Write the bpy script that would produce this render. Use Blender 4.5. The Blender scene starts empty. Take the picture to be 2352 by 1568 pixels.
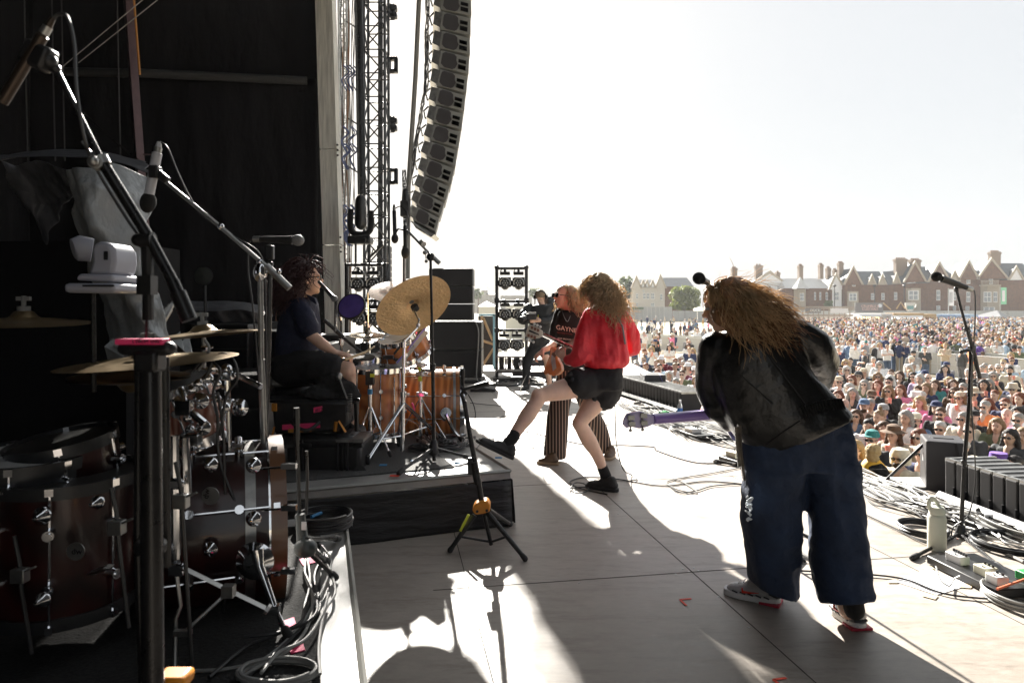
import bpy, math, random
from mathutils import Vector as V, Matrix, noise
random.seed(7)
S = bpy.context.scene
COL = S.collection
R = math.radians
PI = math.pi
# ---------------------------------------------------------------- camera
FX, CX, HY, CH = 1568.0, 1176.0, 700.0, 1.45      # focal length in units of a 2352 px wide frame, centre, horizon row, eye height over the stage
cd = bpy.data.cameras.new('camera'); cam = bpy.data.objects.new('camera', cd); COL.objects.link(cam)
cd.sensor_width = 36; cd.lens = 24; cd.clip_start = 0.05; cd.clip_end = 3000
cam.location = (0, 0, CH); cam.rotation_euler = (R(90), 0, 0); cd.shift_y = -84 / 2352
cd.dof.use_dof = True; cd.dof.focus_distance = 5.6; cd.dof.aperture_fstop = 5.0
S.camera = cam
# ---------------------------------------------------------------- sky and sun
SUN_EL, SUN_AZ = 28.2, -9.6                      # degrees; azimuth from +Y, negative to the left
w = bpy.data.worlds.new('World'); S.world = w; w.use_nodes = True
nt = w.node_tree; nt.nodes.clear()
out = nt.nodes.new('ShaderNodeOutputWorld'); bg = nt.nodes.new('ShaderNodeBackground')
sk = nt.nodes.new('ShaderNodeTexSky'); sk.sky_type = 'NISHITA'; sk.sun_disc = False
sk.sun_elevation = R(SUN_EL); sk.sun_rotation = R(SUN_AZ); sk.dust_density = 3.0
veil = nt.nodes.new('ShaderNodeMix'); veil.data_type = 'RGBA'
tc = nt.nodes.new('ShaderNodeTexCoord'); nz = nt.nodes.new('ShaderNodeTexNoise'); nz.inputs['Scale'].default_value = 1.6; nz.inputs['Detail'].default_value = 5
mp = nt.nodes.new('ShaderNodeMapping'); mp.inputs['Scale'].default_value = (1, 1, 3)
rp = nt.nodes.new('ShaderNodeValToRGB'); rp.color_ramp.elements[0].color = (1.34, 1.39, 1.425, 1); rp.color_ramp.elements[1].color = (1.39, 1.43, 1.455, 1)
rp.color_ramp.elements[0].position = .3; rp.color_ramp.elements[1].position = .7
nt.links.new(tc.outputs['Generated'], mp.inputs[0]); nt.links.new(mp.outputs[0], nz.inputs['Vector']); nt.links.new(nz.outputs['Fac'], rp.inputs[0])
veil.inputs[0].default_value = 0.97                # thin bright high cloud over the clear sky
nt.links.new(sk.outputs[0], veil.inputs[6]); nt.links.new(rp.outputs[0], veil.inputs[7])
nt.links.new(veil.outputs[2], bg.inputs['Color']); bg.inputs['Strength'].default_value = 0.12
nt.links.new(bg.outputs[0], out.inputs[0])
sd = bpy.data.lights.new('sun', 'SUN'); sun = bpy.data.objects.new('sun', sd); COL.objects.link(sun)
sd.energy = 5.0; sd.angle = R(0.8); sd.color = (1, .95, .87)
sv = V((math.sin(R(SUN_AZ)) * math.cos(R(SUN_EL)), math.cos(R(SUN_AZ)) * math.cos(R(SUN_EL)), math.sin(R(SUN_EL))))
sun.rotation_euler = sv.to_track_quat('Z', 'Y').to_euler(); sun.location = (0, 20, 30)
S.view_settings.view_transform = 'Standard'; S.view_settings.look = 'None'; S.view_settings.gamma = 1
S.view_settings.exposure = 2.2
cy = S.cycles
cy.max_bounces = 6; cy.diffuse_bounces = 3; cy.glossy_bounces = 3; cy.transmission_bounces = 4; cy.transparent_max_bounces = 6; cy.volume_bounces = 0
cy.caustics_reflective = False; cy.caustics_refractive = False; cy.sample_clamp_indirect = 4

# ---------------------------------------------------------------- materials
_M = {}
def mat(name, col=(.5, .5, .5), rough=.5, metal=0., var=0., vs=8., bump=0., bs=30., spec=.5, stretch=None, coat=0., alpha=1., emit=None, es=0., trans=0., objcol=False, sub=0., col2=None, bump2=0., bs2=6., tl=0.):
    if name in _M: return _M[name]
    m = bpy.data.materials.new(name); m.use_nodes = True; n = m.node_tree; L = n.links.new
    b = n.nodes['Principled BSDF']; I = b.inputs
    I['Roughness'].default_value = rough; I['Metallic'].default_value = metal; I['Specular IOR Level'].default_value = spec
    I['Coat Weight'].default_value = coat; I['Coat Roughness'].default_value = .08
    I['Alpha'].default_value = alpha; I['Transmission Weight'].default_value = trans
    if sub: I['Subsurface Weight'].default_value = sub; I['Subsurface Radius'].default_value = (.02, .008, .004); I['Subsurface Scale'].default_value = .5
    if emit: I['Emission Color'].default_value = (*emit, 1); I['Emission Strength'].default_value = es
    t = n.nodes.new('ShaderNodeTexCoord'); vec = t.outputs['Object']
    if stretch:
        q = n.nodes.new('ShaderNodeMapping'); q.inputs['Scale'].default_value = stretch; L(vec, q.inputs[0]); vec = q.outputs[0]
    base = None
    if objcol:
        oi = n.nodes.new('ShaderNodeObjectInfo'); base = oi.outputs['Color']
    if var or col2:
        z = n.nodes.new('ShaderNodeTexNoise'); z.inputs['Scale'].default_value = vs; z.inputs['Detail'].default_value = 6; z.inputs['Roughness'].default_value = .6; L(vec, z.inputs['Vector'])
        r = n.nodes.new('ShaderNodeMapRange'); r.inputs[1].default_value = .3; r.inputs[2].default_value = .7; L(z.outputs['Fac'], r.inputs[0])
        if col2:
            x = n.nodes.new('ShaderNodeMix'); x.data_type = 'RGBA'; x.inputs[6].default_value = (*col, 1); x.inputs[7].default_value = (*col2, 1); L(r.outputs[0], x.inputs[0]); base = x.outputs[2]
        if var:
            r2 = n.nodes.new('ShaderNodeMapRange'); r2.inputs[1].default_value = .3; r2.inputs[2].default_value = .7; r2.inputs[3].default_value = 1 - var; r2.inputs[4].default_value = 1 + var; L(z.outputs['Fac'], r2.inputs[0])
            x = n.nodes.new('ShaderNodeMix'); x.data_type = 'RGBA'; x.blend_type = 'MULTIPLY'; x.inputs[0].default_value = 1
            if base: L(base, x.inputs[6])
            else: x.inputs[6].default_value = (*col, 1)
            L(r2.outputs[0], x.inputs[7]); base = x.outputs[2]
            r3 = n.nodes.new('ShaderNodeMapRange'); r3.inputs[3].default_value = max(0, rough - .12); r3.inputs[4].default_value = min(1, rough + .12); L(z.outputs['Fac'], r3.inputs[0]); L(r3.outputs[0], I['Roughness'])
    if base: L(base, I['Base Color'])
    else: I['Base Color'].default_value = (*col, 1)
    nrm = None
    for bb, sc in ((bump, bs), (bump2, bs2)):
        if bb:
            z = n.nodes.new('ShaderNodeTexNoise'); z.inputs['Scale'].default_value = sc; z.inputs['Detail'].default_value = 4; L(vec, z.inputs['Vector'])
            u = n.nodes.new('ShaderNodeBump'); u.inputs['Strength'].default_value = bb; u.inputs['Distance'].default_value = .01 if sc > 15 else .04; L(z.outputs['Fac'], u.inputs['Height'])
            if nrm: L(nrm, u.inputs['Normal'])
            nrm = u.outputs[0]
    if nrm: L(nrm, I['Normal'])
    if tl:
        tr = n.nodes.new('ShaderNodeBsdfTranslucent'); mx = n.nodes.new('ShaderNodeMixShader'); mx.inputs[0].default_value = tl
        if base: L(base, tr.inputs[0])
        else: tr.inputs[0].default_value = (*col, 1)
        L(b.outputs[0], mx.inputs[1]); L(tr.outputs[0], mx.inputs[2]); L(mx.outputs[0], n.nodes['Material Output'].inputs[0])
    _M[name] = m
    return m
def wave_mat(name, c1, c2, scale, dist, rough, coat=0., direction='X', stretch=(1, 1, 1), detail=3):
    m = mat(name, c1, rough, coat=coat); n = m.node_tree; L = n.links.new; b = n.nodes['Principled BSDF']
    t = n.nodes.new('ShaderNodeTexCoord'); q = n.nodes.new('ShaderNodeMapping'); q.inputs['Scale'].default_value = stretch; L(t.outputs['Object'], q.inputs[0])
    wv = n.nodes.new('ShaderNodeTexWave'); wv.bands_direction = direction; wv.inputs['Scale'].default_value = scale; wv.inputs['Distortion'].default_value = dist; wv.inputs['Detail'].default_value = detail; wv.inputs['Detail Scale'].default_value = 1.2
    L(q.outputs[0], wv.inputs[0])
    x = n.nodes.new('ShaderNodeMix'); x.data_type = 'RGBA'; x.inputs[6].default_value = (*c1, 1); x.inputs[7].default_value = (*c2, 1); L(wv.outputs['Fac'], x.inputs[0]); L(x.outputs[2], b.inputs['Base Color'])
    return m
BLACK = mat('black_plastic', (.012, .012, .013), .42, var=.3, vs=20)
BLACKM = mat('black_powder_coat', (.015, .015, .016), .3, metal=.3, var=.3, vs=30)
MATTE = mat('matte_black', (.005, .005, .006), .85, spec=.2)
RUBBER = mat('rubber', (.02, .02, .02), .7, bump=.2, bs=60)
CHROME = mat('chrome', (.75, .76, .78), .12, metal=1., var=.15, vs=15)
STEEL = mat('dull_steel', (.35, .35, .34), .38, metal=.9, var=.3, vs=12)
ALU = mat('aluminium', (.55, .56, .55), .42, metal=.7, var=.25, vs=5)
SKIN = mat('skin', (.72, .46, .34), .5, var=.12, vs=9, sub=.12, bump=.05, bs=80)
WHITE = mat('white_plastic', (.72, .73, .76), .4, var=.08, vs=5)
CABLE = mat('cable_rubber', (.02, .02, .022), .42, var=.3, vs=3)
GCABLE = mat('grey_cable', (.28, .28, .27), .5, var=.4, vs=3)
PINK = mat('pink_tape', (.9, .05, .2), .6, var=.1)
BLUET = mat('blue_tape', (.05, .25, .5), .6, var=.2)
YELLOWT = mat('yellow_tape', (.65, .7, .05), .6)
REDT = mat('red_tape', (.85, .06, .02), .6, var=.1)
ORANGE = mat('yellow_orange_plastic', (.75, .28, .02), .45, var=.15, vs=12)
INK = mat('black_ink', (.01, .01, .012), .6)
PRINT = mat('white_print', (.75, .74, .7), .6)
PURPLE = mat('purple_pad', (.055, .04, .26), .55, var=.2, vs=20)
DRUMHEAD = mat('white_drum_head', (.7, .7, .69), .45, var=.08, vs=6)

# ---------------------------------------------------------------- geometry helpers
def P(x, y, Y): return V(((x - CX) / FX * Y, Y, CH + (HY - y) / FX * Y))      # a traced point taken out to its measured distance
def G(x, y, z=0.):
    Y = (CH - z) * FX / (y - HY); return V(((x - CX) / FX * Y, Y, z))          # a traced point on the level z
def basis(d):
    d = d.normalized(); a = V((0, 0, 1)) if abs(d.z) < .95 else V((1, 0, 0))
    u = d.cross(a).normalized(); return u, d.cross(u).normalized(), d
def cat(pts, n=6):
    pts = [V(p) for p in pts]; q = [pts[0] * 2 - pts[1]] + pts + [pts[-1] * 2 - pts[-2]]; o = []
    for i in range(1, len(q) - 2):
        a, b, c, d = q[i - 1:i + 3]
        for k in range(n):
            t = k / n; o.append(.5 * ((2 * b) + (c - a) * t + (2 * a - 5 * b + 4 * c - d) * t * t + (3 * b - a - 3 * c + d) * t ** 3))
    o.append(pts[-1]); return o
class MB:
    def __init__(s): s.v = []; s.f = []; s.m = []; s.mats = []; s.c = []
    def slot(s, m):
        if m is None: return 0
        if m not in s.mats: s.mats.append(m)
        return s.mats.index(m)
    def add(s, vs, fs, m=None):
        k = len(s.v); s.v += [V(p) for p in vs]; q = s.slot(m)
        for f in fs: s.f.append([i + k for i in f]); s.m.append(q)
        return s
    def box(s, c, d, Rm=None, m=None):
        c = V(c); x, y, z = d[0] / 2, d[1] / 2, d[2] / 2
        p = [V((a * x, b * y, e * z)) for e in (-1, 1) for b in (-1, 1) for a in (-1, 1)]
        if Rm is not None: p = [Rm @ q for q in p]
        return s.add([c + q for q in p], [(0, 2, 3, 1), (4, 5, 7, 6), (0, 1, 5, 4), (2, 6, 7, 3), (0, 4, 6, 2), (1, 3, 7, 5)], m)
    def tube(s, pts, r, n=8, m=None, el=None, cap=True, up=None):
        pts = [V(p) for p in pts]; N = len(pts)
        rs = r if isinstance(r, (list, tuple)) else [r] * N
        vs = []; fs = []; pu = None
        for i, p in enumerate(pts):
            t = (pts[min(i + 1, N - 1)] - pts[max(i - 1, 0)])
            if t.length < 1e-9: t = V((0, 0, 1))
            t.normalize()
            if pu is None:
                pu = V(up) if up is not None else basis(t)[0]
            u = pu - t * pu.dot(t)
            if u.length < 1e-6: u = basis(t)[0]
            u.normalize(); pu = u; v = t.cross(u)
            e = el[i] if isinstance(el, (list, tuple)) else (el or 1)
            for k in range(n):
                a = 2 * PI * k / n; vs.append(p + (u * math.cos(a) + v * math.sin(a) * e) * rs[i])
        for i in range(N - 1):
            for k in range(n):
                a = i * n + k; b = i * n + (k + 1) % n; fs.append((a, b, b + n, a + n))
        if cap: fs.append(tuple(range(n - 1, -1, -1))); fs.append(tuple(range((N - 1) * n, N * n)))
        return s.add(vs, fs, m)
    def cyl(s, a, b, r, r2=None, n=14, m=None): return s.tube([a, b], [r, r if r2 is None else r2], n, m)
    def cap(s, a, b, r1, r2, n=12, m=None, el=1, up=None):                      # capsule with tapered radius
        a = V(a); b = V(b); d = (b - a); L = max(d.length, 1e-6); d /= L
        pts = [a - d * r1 * .96, a - d * r1 * .7, a - d * r1 * .3, a, a.lerp(b, .33), a.lerp(b, .66), b, b + d * r2 * .3, b + d * r2 * .7, b + d * r2 * .96]
        rr = [r1 * .2, r1 * .7, r1 * .95, r1, r1 + (r2 - r1) * .33, r1 + (r2 - r1) * .66, r2, r2 * .95, r2 * .7, r2 * .2]
        return s.tube(pts, rr, n, m, el, True, up)
    def limb(s, pts, rr, n=12, m=None, el=1, k=5, up=None):                     # smooth tapered chain
        q = cat([(*p, ) for p in pts], k); r = []
        for i in range(len(pts) - 1):
            for j in range(k): t = j / k; t = t * t * (3 - 2 * t); r.append(rr[i] * (1 - t) + rr[i + 1] * t)
        r.append(rr[-1]); d0 = (q[1] - q[0]).normalized(); d1 = (q[-1] - q[-2]).normalized()
        q = [q[0] - d0 * rr[0] * .9, q[0] - d0 * rr[0] * .5] + q + [q[-1] + d1 * rr[-1] * .5, q[-1] + d1 * rr[-1] * .9]
        r = [rr[0] * .35, rr[0] * .85] + r + [rr[-1] * .85, rr[-1] * .35]
        return s.tube(q, r, n, m, el, True, up)
    def ell(s, c, r, Rm=None, m=None, nu=12, nv=8):
        c = V(c); r = (r, r, r) if isinstance(r, (int, float)) else r; vs = []; fs = []
        for i in range(nv + 1):
            th = PI * (i + (.08 if i == 0 else -.08 if i == nv else 0)) / nv
            for k in range(nu):
                a = 2 * PI * k / nu; q = V((r[0] * math.sin(th) * math.cos(a), r[1] * math.sin(th) * math.sin(a), r[2] * math.cos(th)))
                vs.append(c + (Rm @ q if Rm is not None else q))
        for i in range(nv):
            for k in range(nu):
                a = i * nu + k; b = i * nu + (k + 1) % nu; fs.append((a, a + nu, b + nu, b))
        fs.append(tuple(range(nu))); fs.append(tuple(range((nv + 1) * nu - 1, nv * nu - 1, -1)))
        return s.add(vs, fs, m)
    def lathe(s, prof, o, ax=(0, 0, 1), n=24, m=None):                           # prof: (radius, height) pairs
        o = V(o); u, v, d = basis(V(ax)); vs = []; fs = []
        for r, h in prof:
            for k in range(n):
                a = 2 * PI * k / n; vs.append(o + d * h + (u * math.cos(a) + v * math.sin(a)) * max(r, 1e-4))
        for i in range(len(prof) - 1):
            for k in range(n):
                a = i * n + k; b = i * n + (k + 1) % n; fs.append((a, b, b + n, a + n))
        return s.add(vs, fs, m)
    def prism(s, poly, d, m=None):
        n = len(poly); poly = [V(p) for p in poly]; d = V(d)
        vs = poly + [p + d for p in poly]
        fs = [tuple(range(n)), tuple(range(2 * n - 1, n - 1, -1))] + [(i, i + n, (i + 1) % n + n, (i + 1) % n) for i in range(n)]
        return s.add(vs, fs, m)
    def quad(s, a, b, c, d, m=None): return s.add([a, b, c, d], [(0, 1, 2, 3)], m)
    def grid(s, fn, nu, nv, m=None):
        vs = [fn(i / nu, j / nv) for j in range(nv + 1) for i in range(nu + 1)]
        return s.add(vs, [(j * (nu + 1) + i, j * (nu + 1) + i + 1, (j + 1) * (nu + 1) + i + 1, (j + 1) * (nu + 1) + i) for j in range(nv) for i in range(nu)], m)
def wloc(o):
    L = V((0, 0, 0))
    while o is not None: L += o.location; o = o.parent
    return L
def fixn(me):
    import bmesh
    b = bmesh.new(); b.from_mesh(me); bmesh.ops.recalc_face_normals(b, faces=b.faces); b.to_mesh(me); b.free()
def finish(me, smooth=True, ang=38):
    if smooth:
        me.shade_smooth(); me.set_sharp_from_angle(angle=R(ang))
def build(name, mb, m=None, parent=None, smooth=True, ang=38, bevel=0, sol=0, label=None, category=None, group=None, kind=None, origin=None, fix=True):
    if parent is not None: L = wloc(parent)
    elif origin is not None: L = V(origin)
    else:
        n = max(1, len(mb.v)); c = V((0, 0, 0))
        for p in mb.v: c += p
        c /= n; c.z = min(p.z for p in mb.v); L = c
    me = bpy.data.meshes.new(name); me.from_pydata([p - L for p in mb.v], [], mb.f); me.update()
    if mb.mats:
        for q in mb.mats: me.materials.append(q)
        me.polygons.foreach_set('material_index', mb.m)
    elif m: me.materials.append(m)
    if fix: fixn(me)
    finish(me, smooth, ang)
    o = bpy.data.objects.new(name, me); COL.objects.link(o)
    if parent is not None: o.parent = parent
    else: o.location = L
    if bevel:
        bv = o.modifiers.new('bevel', 'BEVEL'); bv.width = bevel; bv.segments = 2; bv.limit_method = 'ANGLE'; bv.angle_limit = R(40); bv.harden_normals = False
    if sol:
        sl = o.modifiers.new('solid', 'SOLIDIFY'); sl.thickness = sol; sl.offset = 0
    tag(o, label, category, group, kind); return o
def tag(o, label=None, category=None, group=None, kind=None):
    if label: o['label'] = label
    if category: o['category'] = category
    if group: o['group'] = group
    if kind: o['kind'] = kind
    return o
def thing(name, label, category, loc, group=None):
    o = bpy.data.objects.new(name, None); o.empty_display_size = .1; COL.objects.link(o); o.location = V(loc)
    return tag(o, label, category, group)
def struct(name, mb, m, **k): return build(name, mb, m, kind='structure', **k)
_tex = {}
def ctex(scale, kind='CLOUDS'):
    k = (scale, kind)
    if k not in _tex:
        t = bpy.data.textures.new('wrinkle', kind); t.noise_scale = scale
        if kind == 'CLOUDS': t.noise_depth = 2
        _tex[k] = t
    return _tex[k]
def blob(name, mb, m, parent=None, vox=.012, sm=6, disp=None, dec=None, fn=None, **k):
    """one continuous surface grown over overlapping volumes"""
    me = bpy.data.meshes.new('tmp'); me.from_pydata(mb.v, [], mb.f); me.update(); fixn(me)
    o = bpy.data.objects.new('tmp', me); COL.objects.link(o)
    r = o.modifiers.new('r', 'REMESH'); r.mode = 'VOXEL'; r.voxel_size = vox
    if sm: q = o.modifiers.new('s', 'SMOOTH'); q.factor = .5; q.iterations = sm
    for st, sc in (disp or []):
        d = o.modifiers.new('d', 'DISPLACE'); d.texture = ctex(sc); d.strength = st; d.mid_level = .5
    if dec: q = o.modifiers.new('dec', 'DECIMATE'); q.ratio = dec
    dg = bpy.context.evaluated_depsgraph_get(); ev = o.evaluated_get(dg); em = ev.to_mesh()
    out = MB(); out.v = [V(v.co) for v in em.vertices]; out.f = [list(p.vertices) for p in em.polygons]; out.m = [0] * len(out.f)
    ev.to_mesh_clear(); bpy.data.objects.remove(o); bpy.data.meshes.remove(me)
    if fn: out.v = [fn(p) for p in out.v]
    return build(name, out, m, parent, ang=80, fix=False, **k)
_font = {}
def text(name, s, o, ux, uz, h, m, parent, depth=.002, label=None):
    """raised lettering: o = left end of the baseline, ux = reading direction, uz = up, h = cap height"""
    cu = bpy.data.curves.new('t', 'FONT'); cu.body = s; cu.size = h * 1.4; cu.extrude = depth / (h * 1.4) * (h * 1.4); cu.resolution_u = 3
    t = bpy.data.objects.new('t', cu); COL.objects.link(t); dg = bpy.context.evaluated_depsgraph_get(); em = t.evaluated_get(dg).to_mesh()
    ux = V(ux).normalized(); uz = V(uz).normalized(); n = ux.cross(uz)
    mb = MB(); mb.v = [V(o) + ux * v.co.x + uz * v.co.y + n * v.co.z for v in em.vertices]; mb.f = [list(p.vertices) for p in em.polygons]; mb.m = [0] * len(mb.f)
    t.evaluated_get(dg).to_mesh_clear(); bpy.data.objects.remove(t); bpy.data.curves.remove(cu)
    if not mb.v: return None
    return build(name, mb, m, parent, smooth=False, fix=False, label=label)
def rot(ax, deg): return Matrix.Rotation(R(deg), 3, ax)
def frame(x, z):                                                          # 3x3 with given X and Z axes
    x = V(x).normalized(); z = V(z); z = (z - x * z.dot(x)).normalized(); y = z.cross(x); return Matrix((x, y, z)).transposed()
# ================================================================ ground, stage, black drapes
GZ = -2.25                                         # the field lies this far below the stage deck
mb = MB(); mb.add([(-900, -60, GZ), (1200, -60, GZ), (1200, 900, GZ), (-900, 900, GZ)], [(0, 1, 2, 3)])
struct('ground', mb, mat('dry_trodden_grass', (.36, .31, .21), .9, var=.25, vs=.12, bump=.3, bs=2, col2=(.42, .36, .27)), label='pale dry trodden field', smooth=False)
def floor_mat():
    m = mat('worn_black_deck', (.18, .165, .15), .40, spec=.6); n = m.node_tree; L = n.links.new; b = n.nodes['Principled BSDF']
    t = n.nodes.new('ShaderNodeTexCoord'); q = n.nodes.new('ShaderNodeMapping'); q.inputs['Rotation'].default_value = (0, 0, R(48)); q.inputs['Scale'].default_value = (3, 7, 1); L(t.outputs['Object'], q.inputs[0])
    z = n.nodes.new('ShaderNodeTexNoise'); z.inputs['Scale'].default_value = 3; z.inputs['Detail'].default_value = 9; z.inputs['Roughness'].default_value = .75; L(q.outputs[0], z.inputs[0])
    z2 = n.nodes.new('ShaderNodeTexNoise'); z2.inputs['Scale'].default_value = 1.3; z2.inputs['Detail'].default_value = 6; L(t.outputs['Object'], z2.inputs[0])
    a = n.nodes.new('ShaderNodeMath'); a.operation = 'ADD'; L(z.outputs[0], a.inputs[0]); L(z2.outputs[0], a.inputs[1])
    r = n.nodes.new('ShaderNodeValToRGB'); e = r.color_ramp.elements; e[0].position = .34; e[0].color = (.27, .235, .20, 1); e[1].position = .66; e[1].color = (.47, .42, .37, 1)
    h = n.nodes.new('ShaderNodeMath'); h.operation = 'MULTIPLY'; h.inputs[1].default_value = .5; L(a.outputs[0], h.inputs[0]); L(h.outputs[0], r.inputs[0]); L(r.outputs[0], b.inputs['Base Color'])
    vo = n.nodes.new('ShaderNodeTexNoise'); vo.inputs['Scale'].default_value = 2.2; vo.inputs['Detail'].default_value = 12; vo.inputs['Roughness'].default_value = .8; q2 = n.nodes.new('ShaderNodeMapping'); q2.inputs['Rotation'].default_value = (0, 0, R(-20)); q2.inputs['Scale'].default_value = (1, 5, 1); L(t.outputs['Object'], q2.inputs[0]); L(q2.outputs[0], vo.inputs[0])
    sr = n.nodes.new('ShaderNodeValToRGB'); se = sr.color_ramp.elements; se[0].position = .40; se[0].color = (.78, .76, .74, 1); se[1].position = .50; se[1].color = (1, 1, 1, 1); sm_ = n.nodes.new('ShaderNodeMix'); sm_.data_type = 'RGBA'; sm_.blend_type = 'MULTIPLY'; sm_.inputs[0].default_value = 1; L(vo.outputs[0], sr.inputs[0]); L(r.outputs[0], sm_.inputs[6]); L(sr.outputs[0], sm_.inputs[7]); L(sm_.outputs[2], b.inputs['Base Color'])
    rr = n.nodes.new('ShaderNodeMapRange'); rr.inputs[1].default_value = .35; rr.inputs[2].default_value = .65; rr.inputs[3].default_value = .34; rr.inputs[4].default_value = .55; L(h.outputs[0], rr.inputs[0]); L(rr.outputs[0], b.inputs['Roughness'])
    z3 = n.nodes.new('ShaderNodeTexNoise'); z3.inputs['Scale'].default_value = 260; z3.inputs['Detail'].default_value = 2; L(t.outputs['Object'], z3.inputs[0])
    u = n.nodes.new('ShaderNodeBump'); u.inputs['Strength'].default_value = .25; u.inputs['Distance'].default_value = .004; L(z3.outputs[0], u.inputs['Height']); L(u.outputs[0], b.inputs['Normal'])
    return m
DECK = floor_mat()
mb = MB()
mb.prism([(-9, -4, 0), (4.4, -4, 0), (4.4, 5.66, 0), (2.98, 5.66, 0), (2.98, 17, 0), (-9, 17, 0)], (0, 0, -.12))
struct('stage_floor', mb, DECK, label='worn dark stage deck', smooth=False, origin=(0, 0, 0))
# plywood joints: thin dark strips let 1 mm proud of the deck
mb = MB(); d1 = (G(1575, 1316) - G(990, 1385)).normalized(); d2 = V((-d1.y, d1.x, 0)); o0 = G(1660, 1305)
def seam(a, b, wd=.004):
    a = V(a); b = V(b); s_ = (b - a).normalized().cross(V((0, 0, 1))) * wd / 2; z = V((0, 0, .0015)); mb.prism([a - s_ + z, b - s_ + z, b + s_ + z, a + s_ + z], (0, 0, -.001))
p0 = G(1590, 1313); dl = (G(1590, 1313) - G(1330, 1080)).normalized(); pr = V((dl.y, -dl.x, 0))
for k in range(-2, 4): seam(p0 + pr * 1.22 * k - dl * 9, p0 + pr * 1.22 * k + dl * (2.2 if k > 0 else 4))
for k in range(-4, 2): seam(p0 + dl * 1.9 * k - pr * 3.5, p0 + dl * 1.9 * k + pr * (2.6 if k < 0 else 1.4))
struct('stage_joint', mb, mat('joint_dirt', (.02, .018, .016), .9), label='dark joints between the deck panels', smooth=False)
# steel skirt and scaffold under the deck edge
mb = MB(); mb.box((3.02, 11.3, -1.2), (.05, 11.2, 2.1)); mb.box((4.43, .8, -1.2), (.05, 9.6, 2.1)); mb.box((3.7, 5.69, -1.2), (1.4, .05, 2.1))
struct('stage_skirt', mb, mat('black_skirt', (.012, .012, .012), .9), label='black cloth skirt round the stage', smooth=False)
DRAPE = mat('black_scrim', (.0045, .0045, .006), .8, spec=.25, var=.5, vs=1.5, bump=.5, bs=6, bump2=.9, bs2=1.2, stretch=(1, 1, .35))
def cloth(a, b, z0, z1, amp=.05, nu=60, nv=26, seed=0, fold=5.):
    a = V(a); b = V(b); n = (b - a).cross(V((0, 0, 1))).normalized(); L = (b - a).length
    return lambda u, v: a.lerp(b, u) + V((0, 0, z0 + (z1 - z0) * v)) + n * (amp * (noise.noise(V((u * L * fold * .4 + seed, v * .8, seed))) + .5 * noise.noise(V((u * L * 3 + v * 2, v * 4, seed + 5)))))
mb = MB(); mb.grid(cloth((-8.6, 11.9, 0), (-3.58, 12.55, 0), 0, 5.6, .07), 80, 30)
build('black_drape', mb, DRAPE, sol=.006, label='wrinkled black scrim filling the back wall below the cross rail', category='drape', group='black drapes at the back of the stage')
mb = MB(); mb.grid(cloth((-8.6, 12.0, 0), (-3.58, 12.6, 0), 5.35, 8.4, .05, seed=9), 80, 18)
build('black_drape', mb, DRAPE, sol=.006, label='smooth black scrim above the cross rail', category='drape', group='black drapes at the back of the stage')
mb = MB(); mb.grid(cloth((-5.2, -3.5, 0), (-8.4, 12.0, 0), 0, 8.4, .08, seed=4), 90, 24)
build('black_drape', mb, DRAPE, sol=.006, label='dark scrim closing the left side wing', category='drape', group='black drapes at the back of the stage')
mb = MB(); mb.tube([P(130, 165, 11.75), P(300, 168, 11.8)], .075, 10); mb.tube([P(318, 168, 11.8), P(705, 186, 12.35)], .075, 10)
build('cross_rail', mb, mat('cloth_wrapped_rail', (.035, .036, .038), .8, bump=.8, bs=20), label='dark cloth wrapped rail across the back wall', category='rail')
# roof and rear closure that keep the left of the stage in the dark
mb = MB(); mb.box((-4.6, 4.2, 8.45), (11.2, 16.4, .12)); mb.box((-7.0, 13.4, 4.1), (6.7, .1, 8.5))
struct('stage_roof', mb, MATTE, label='black stage roof', smooth=False)
mb = MB(); mb.box((-4.6, -3.6, 4.1), (10.4, .1, 8.6))
mb.box((2.95, .1, 4.1), (.08, 7.4, 8.6))  # side wall out of view, added to block sky light on the near kit
struct('unseen_light_block', mb, MATTE, label='unseen black walls added to block light behind and beside the camera', smooth=False)
# leaning mauve steel post with an orange edge
MAUVE = mat('mauve_painted_steel', (.12, .075, .085), .45, metal=.2, var=.2)
t = thing('roof_post', 'leaning mauve steel post with thin orange edge strip', 'post', P(348, 790, 11.5))
a, b = P(290, -60, 11.5), P(352, 800, 11.5); mb = MB(); ax = (b - a)
mb.tube([a, b], .085, 4); build('post_body', mb, MAUVE, t)
mb = MB(); mb.tube([P(303, -60, 11.35), P(321, 172, 11.35)], .018, 8); build('edge_strip', mb, mat('orange_strip', (.55, .25, .06), .5), t)
mb = MB(); mb.box(P(343, 355, 11.42), (.2, .03, .02)); mb.box(P(349, 640, 11.42), (.2, .03, .02)); build('bracket', mb, MAUVE, t)
# diagonal guy wires and hanging lines
for i, (pa, pb, lb) in enumerate((((130, 165), (340, -10), 'upper guy wire rising to the top of the mauve post'), ((180, 145), (400, -30), 'lower guy wire running behind the mauve post'),
        ((185, 262), (360, 400), 'thin wire slanting down to the white pencil microphone'), ((192, 258), (352, 405), 'second thin wire beside the one slanting down'))):
    mb = MB(); mb.tube([P(*pa, 11.0), P(*pb, 11.2)], .008, 5); build('guy_wire', mb, STEEL if i < 2 else BLACKM, label=lb, category='wire', group='guy wires across the back wall')
for x, lb in ((55, 'leftmost'), (118, 'second from the left'), (140, 'third from the left'), (268, 'rightmost')):
    mb = MB(); mb.tube([P(x, -60, 11.2), P(x + 4, 160, 11.2), P(x + 9, 370, 11.2)], .012, 5); build('hanging_rope', mb, mat('dark_rope', (.05, .05, .055), .8), label=f'{lb} dark rope hanging before the back drape', category='rope', group='ropes hanging at the back wall')
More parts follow.
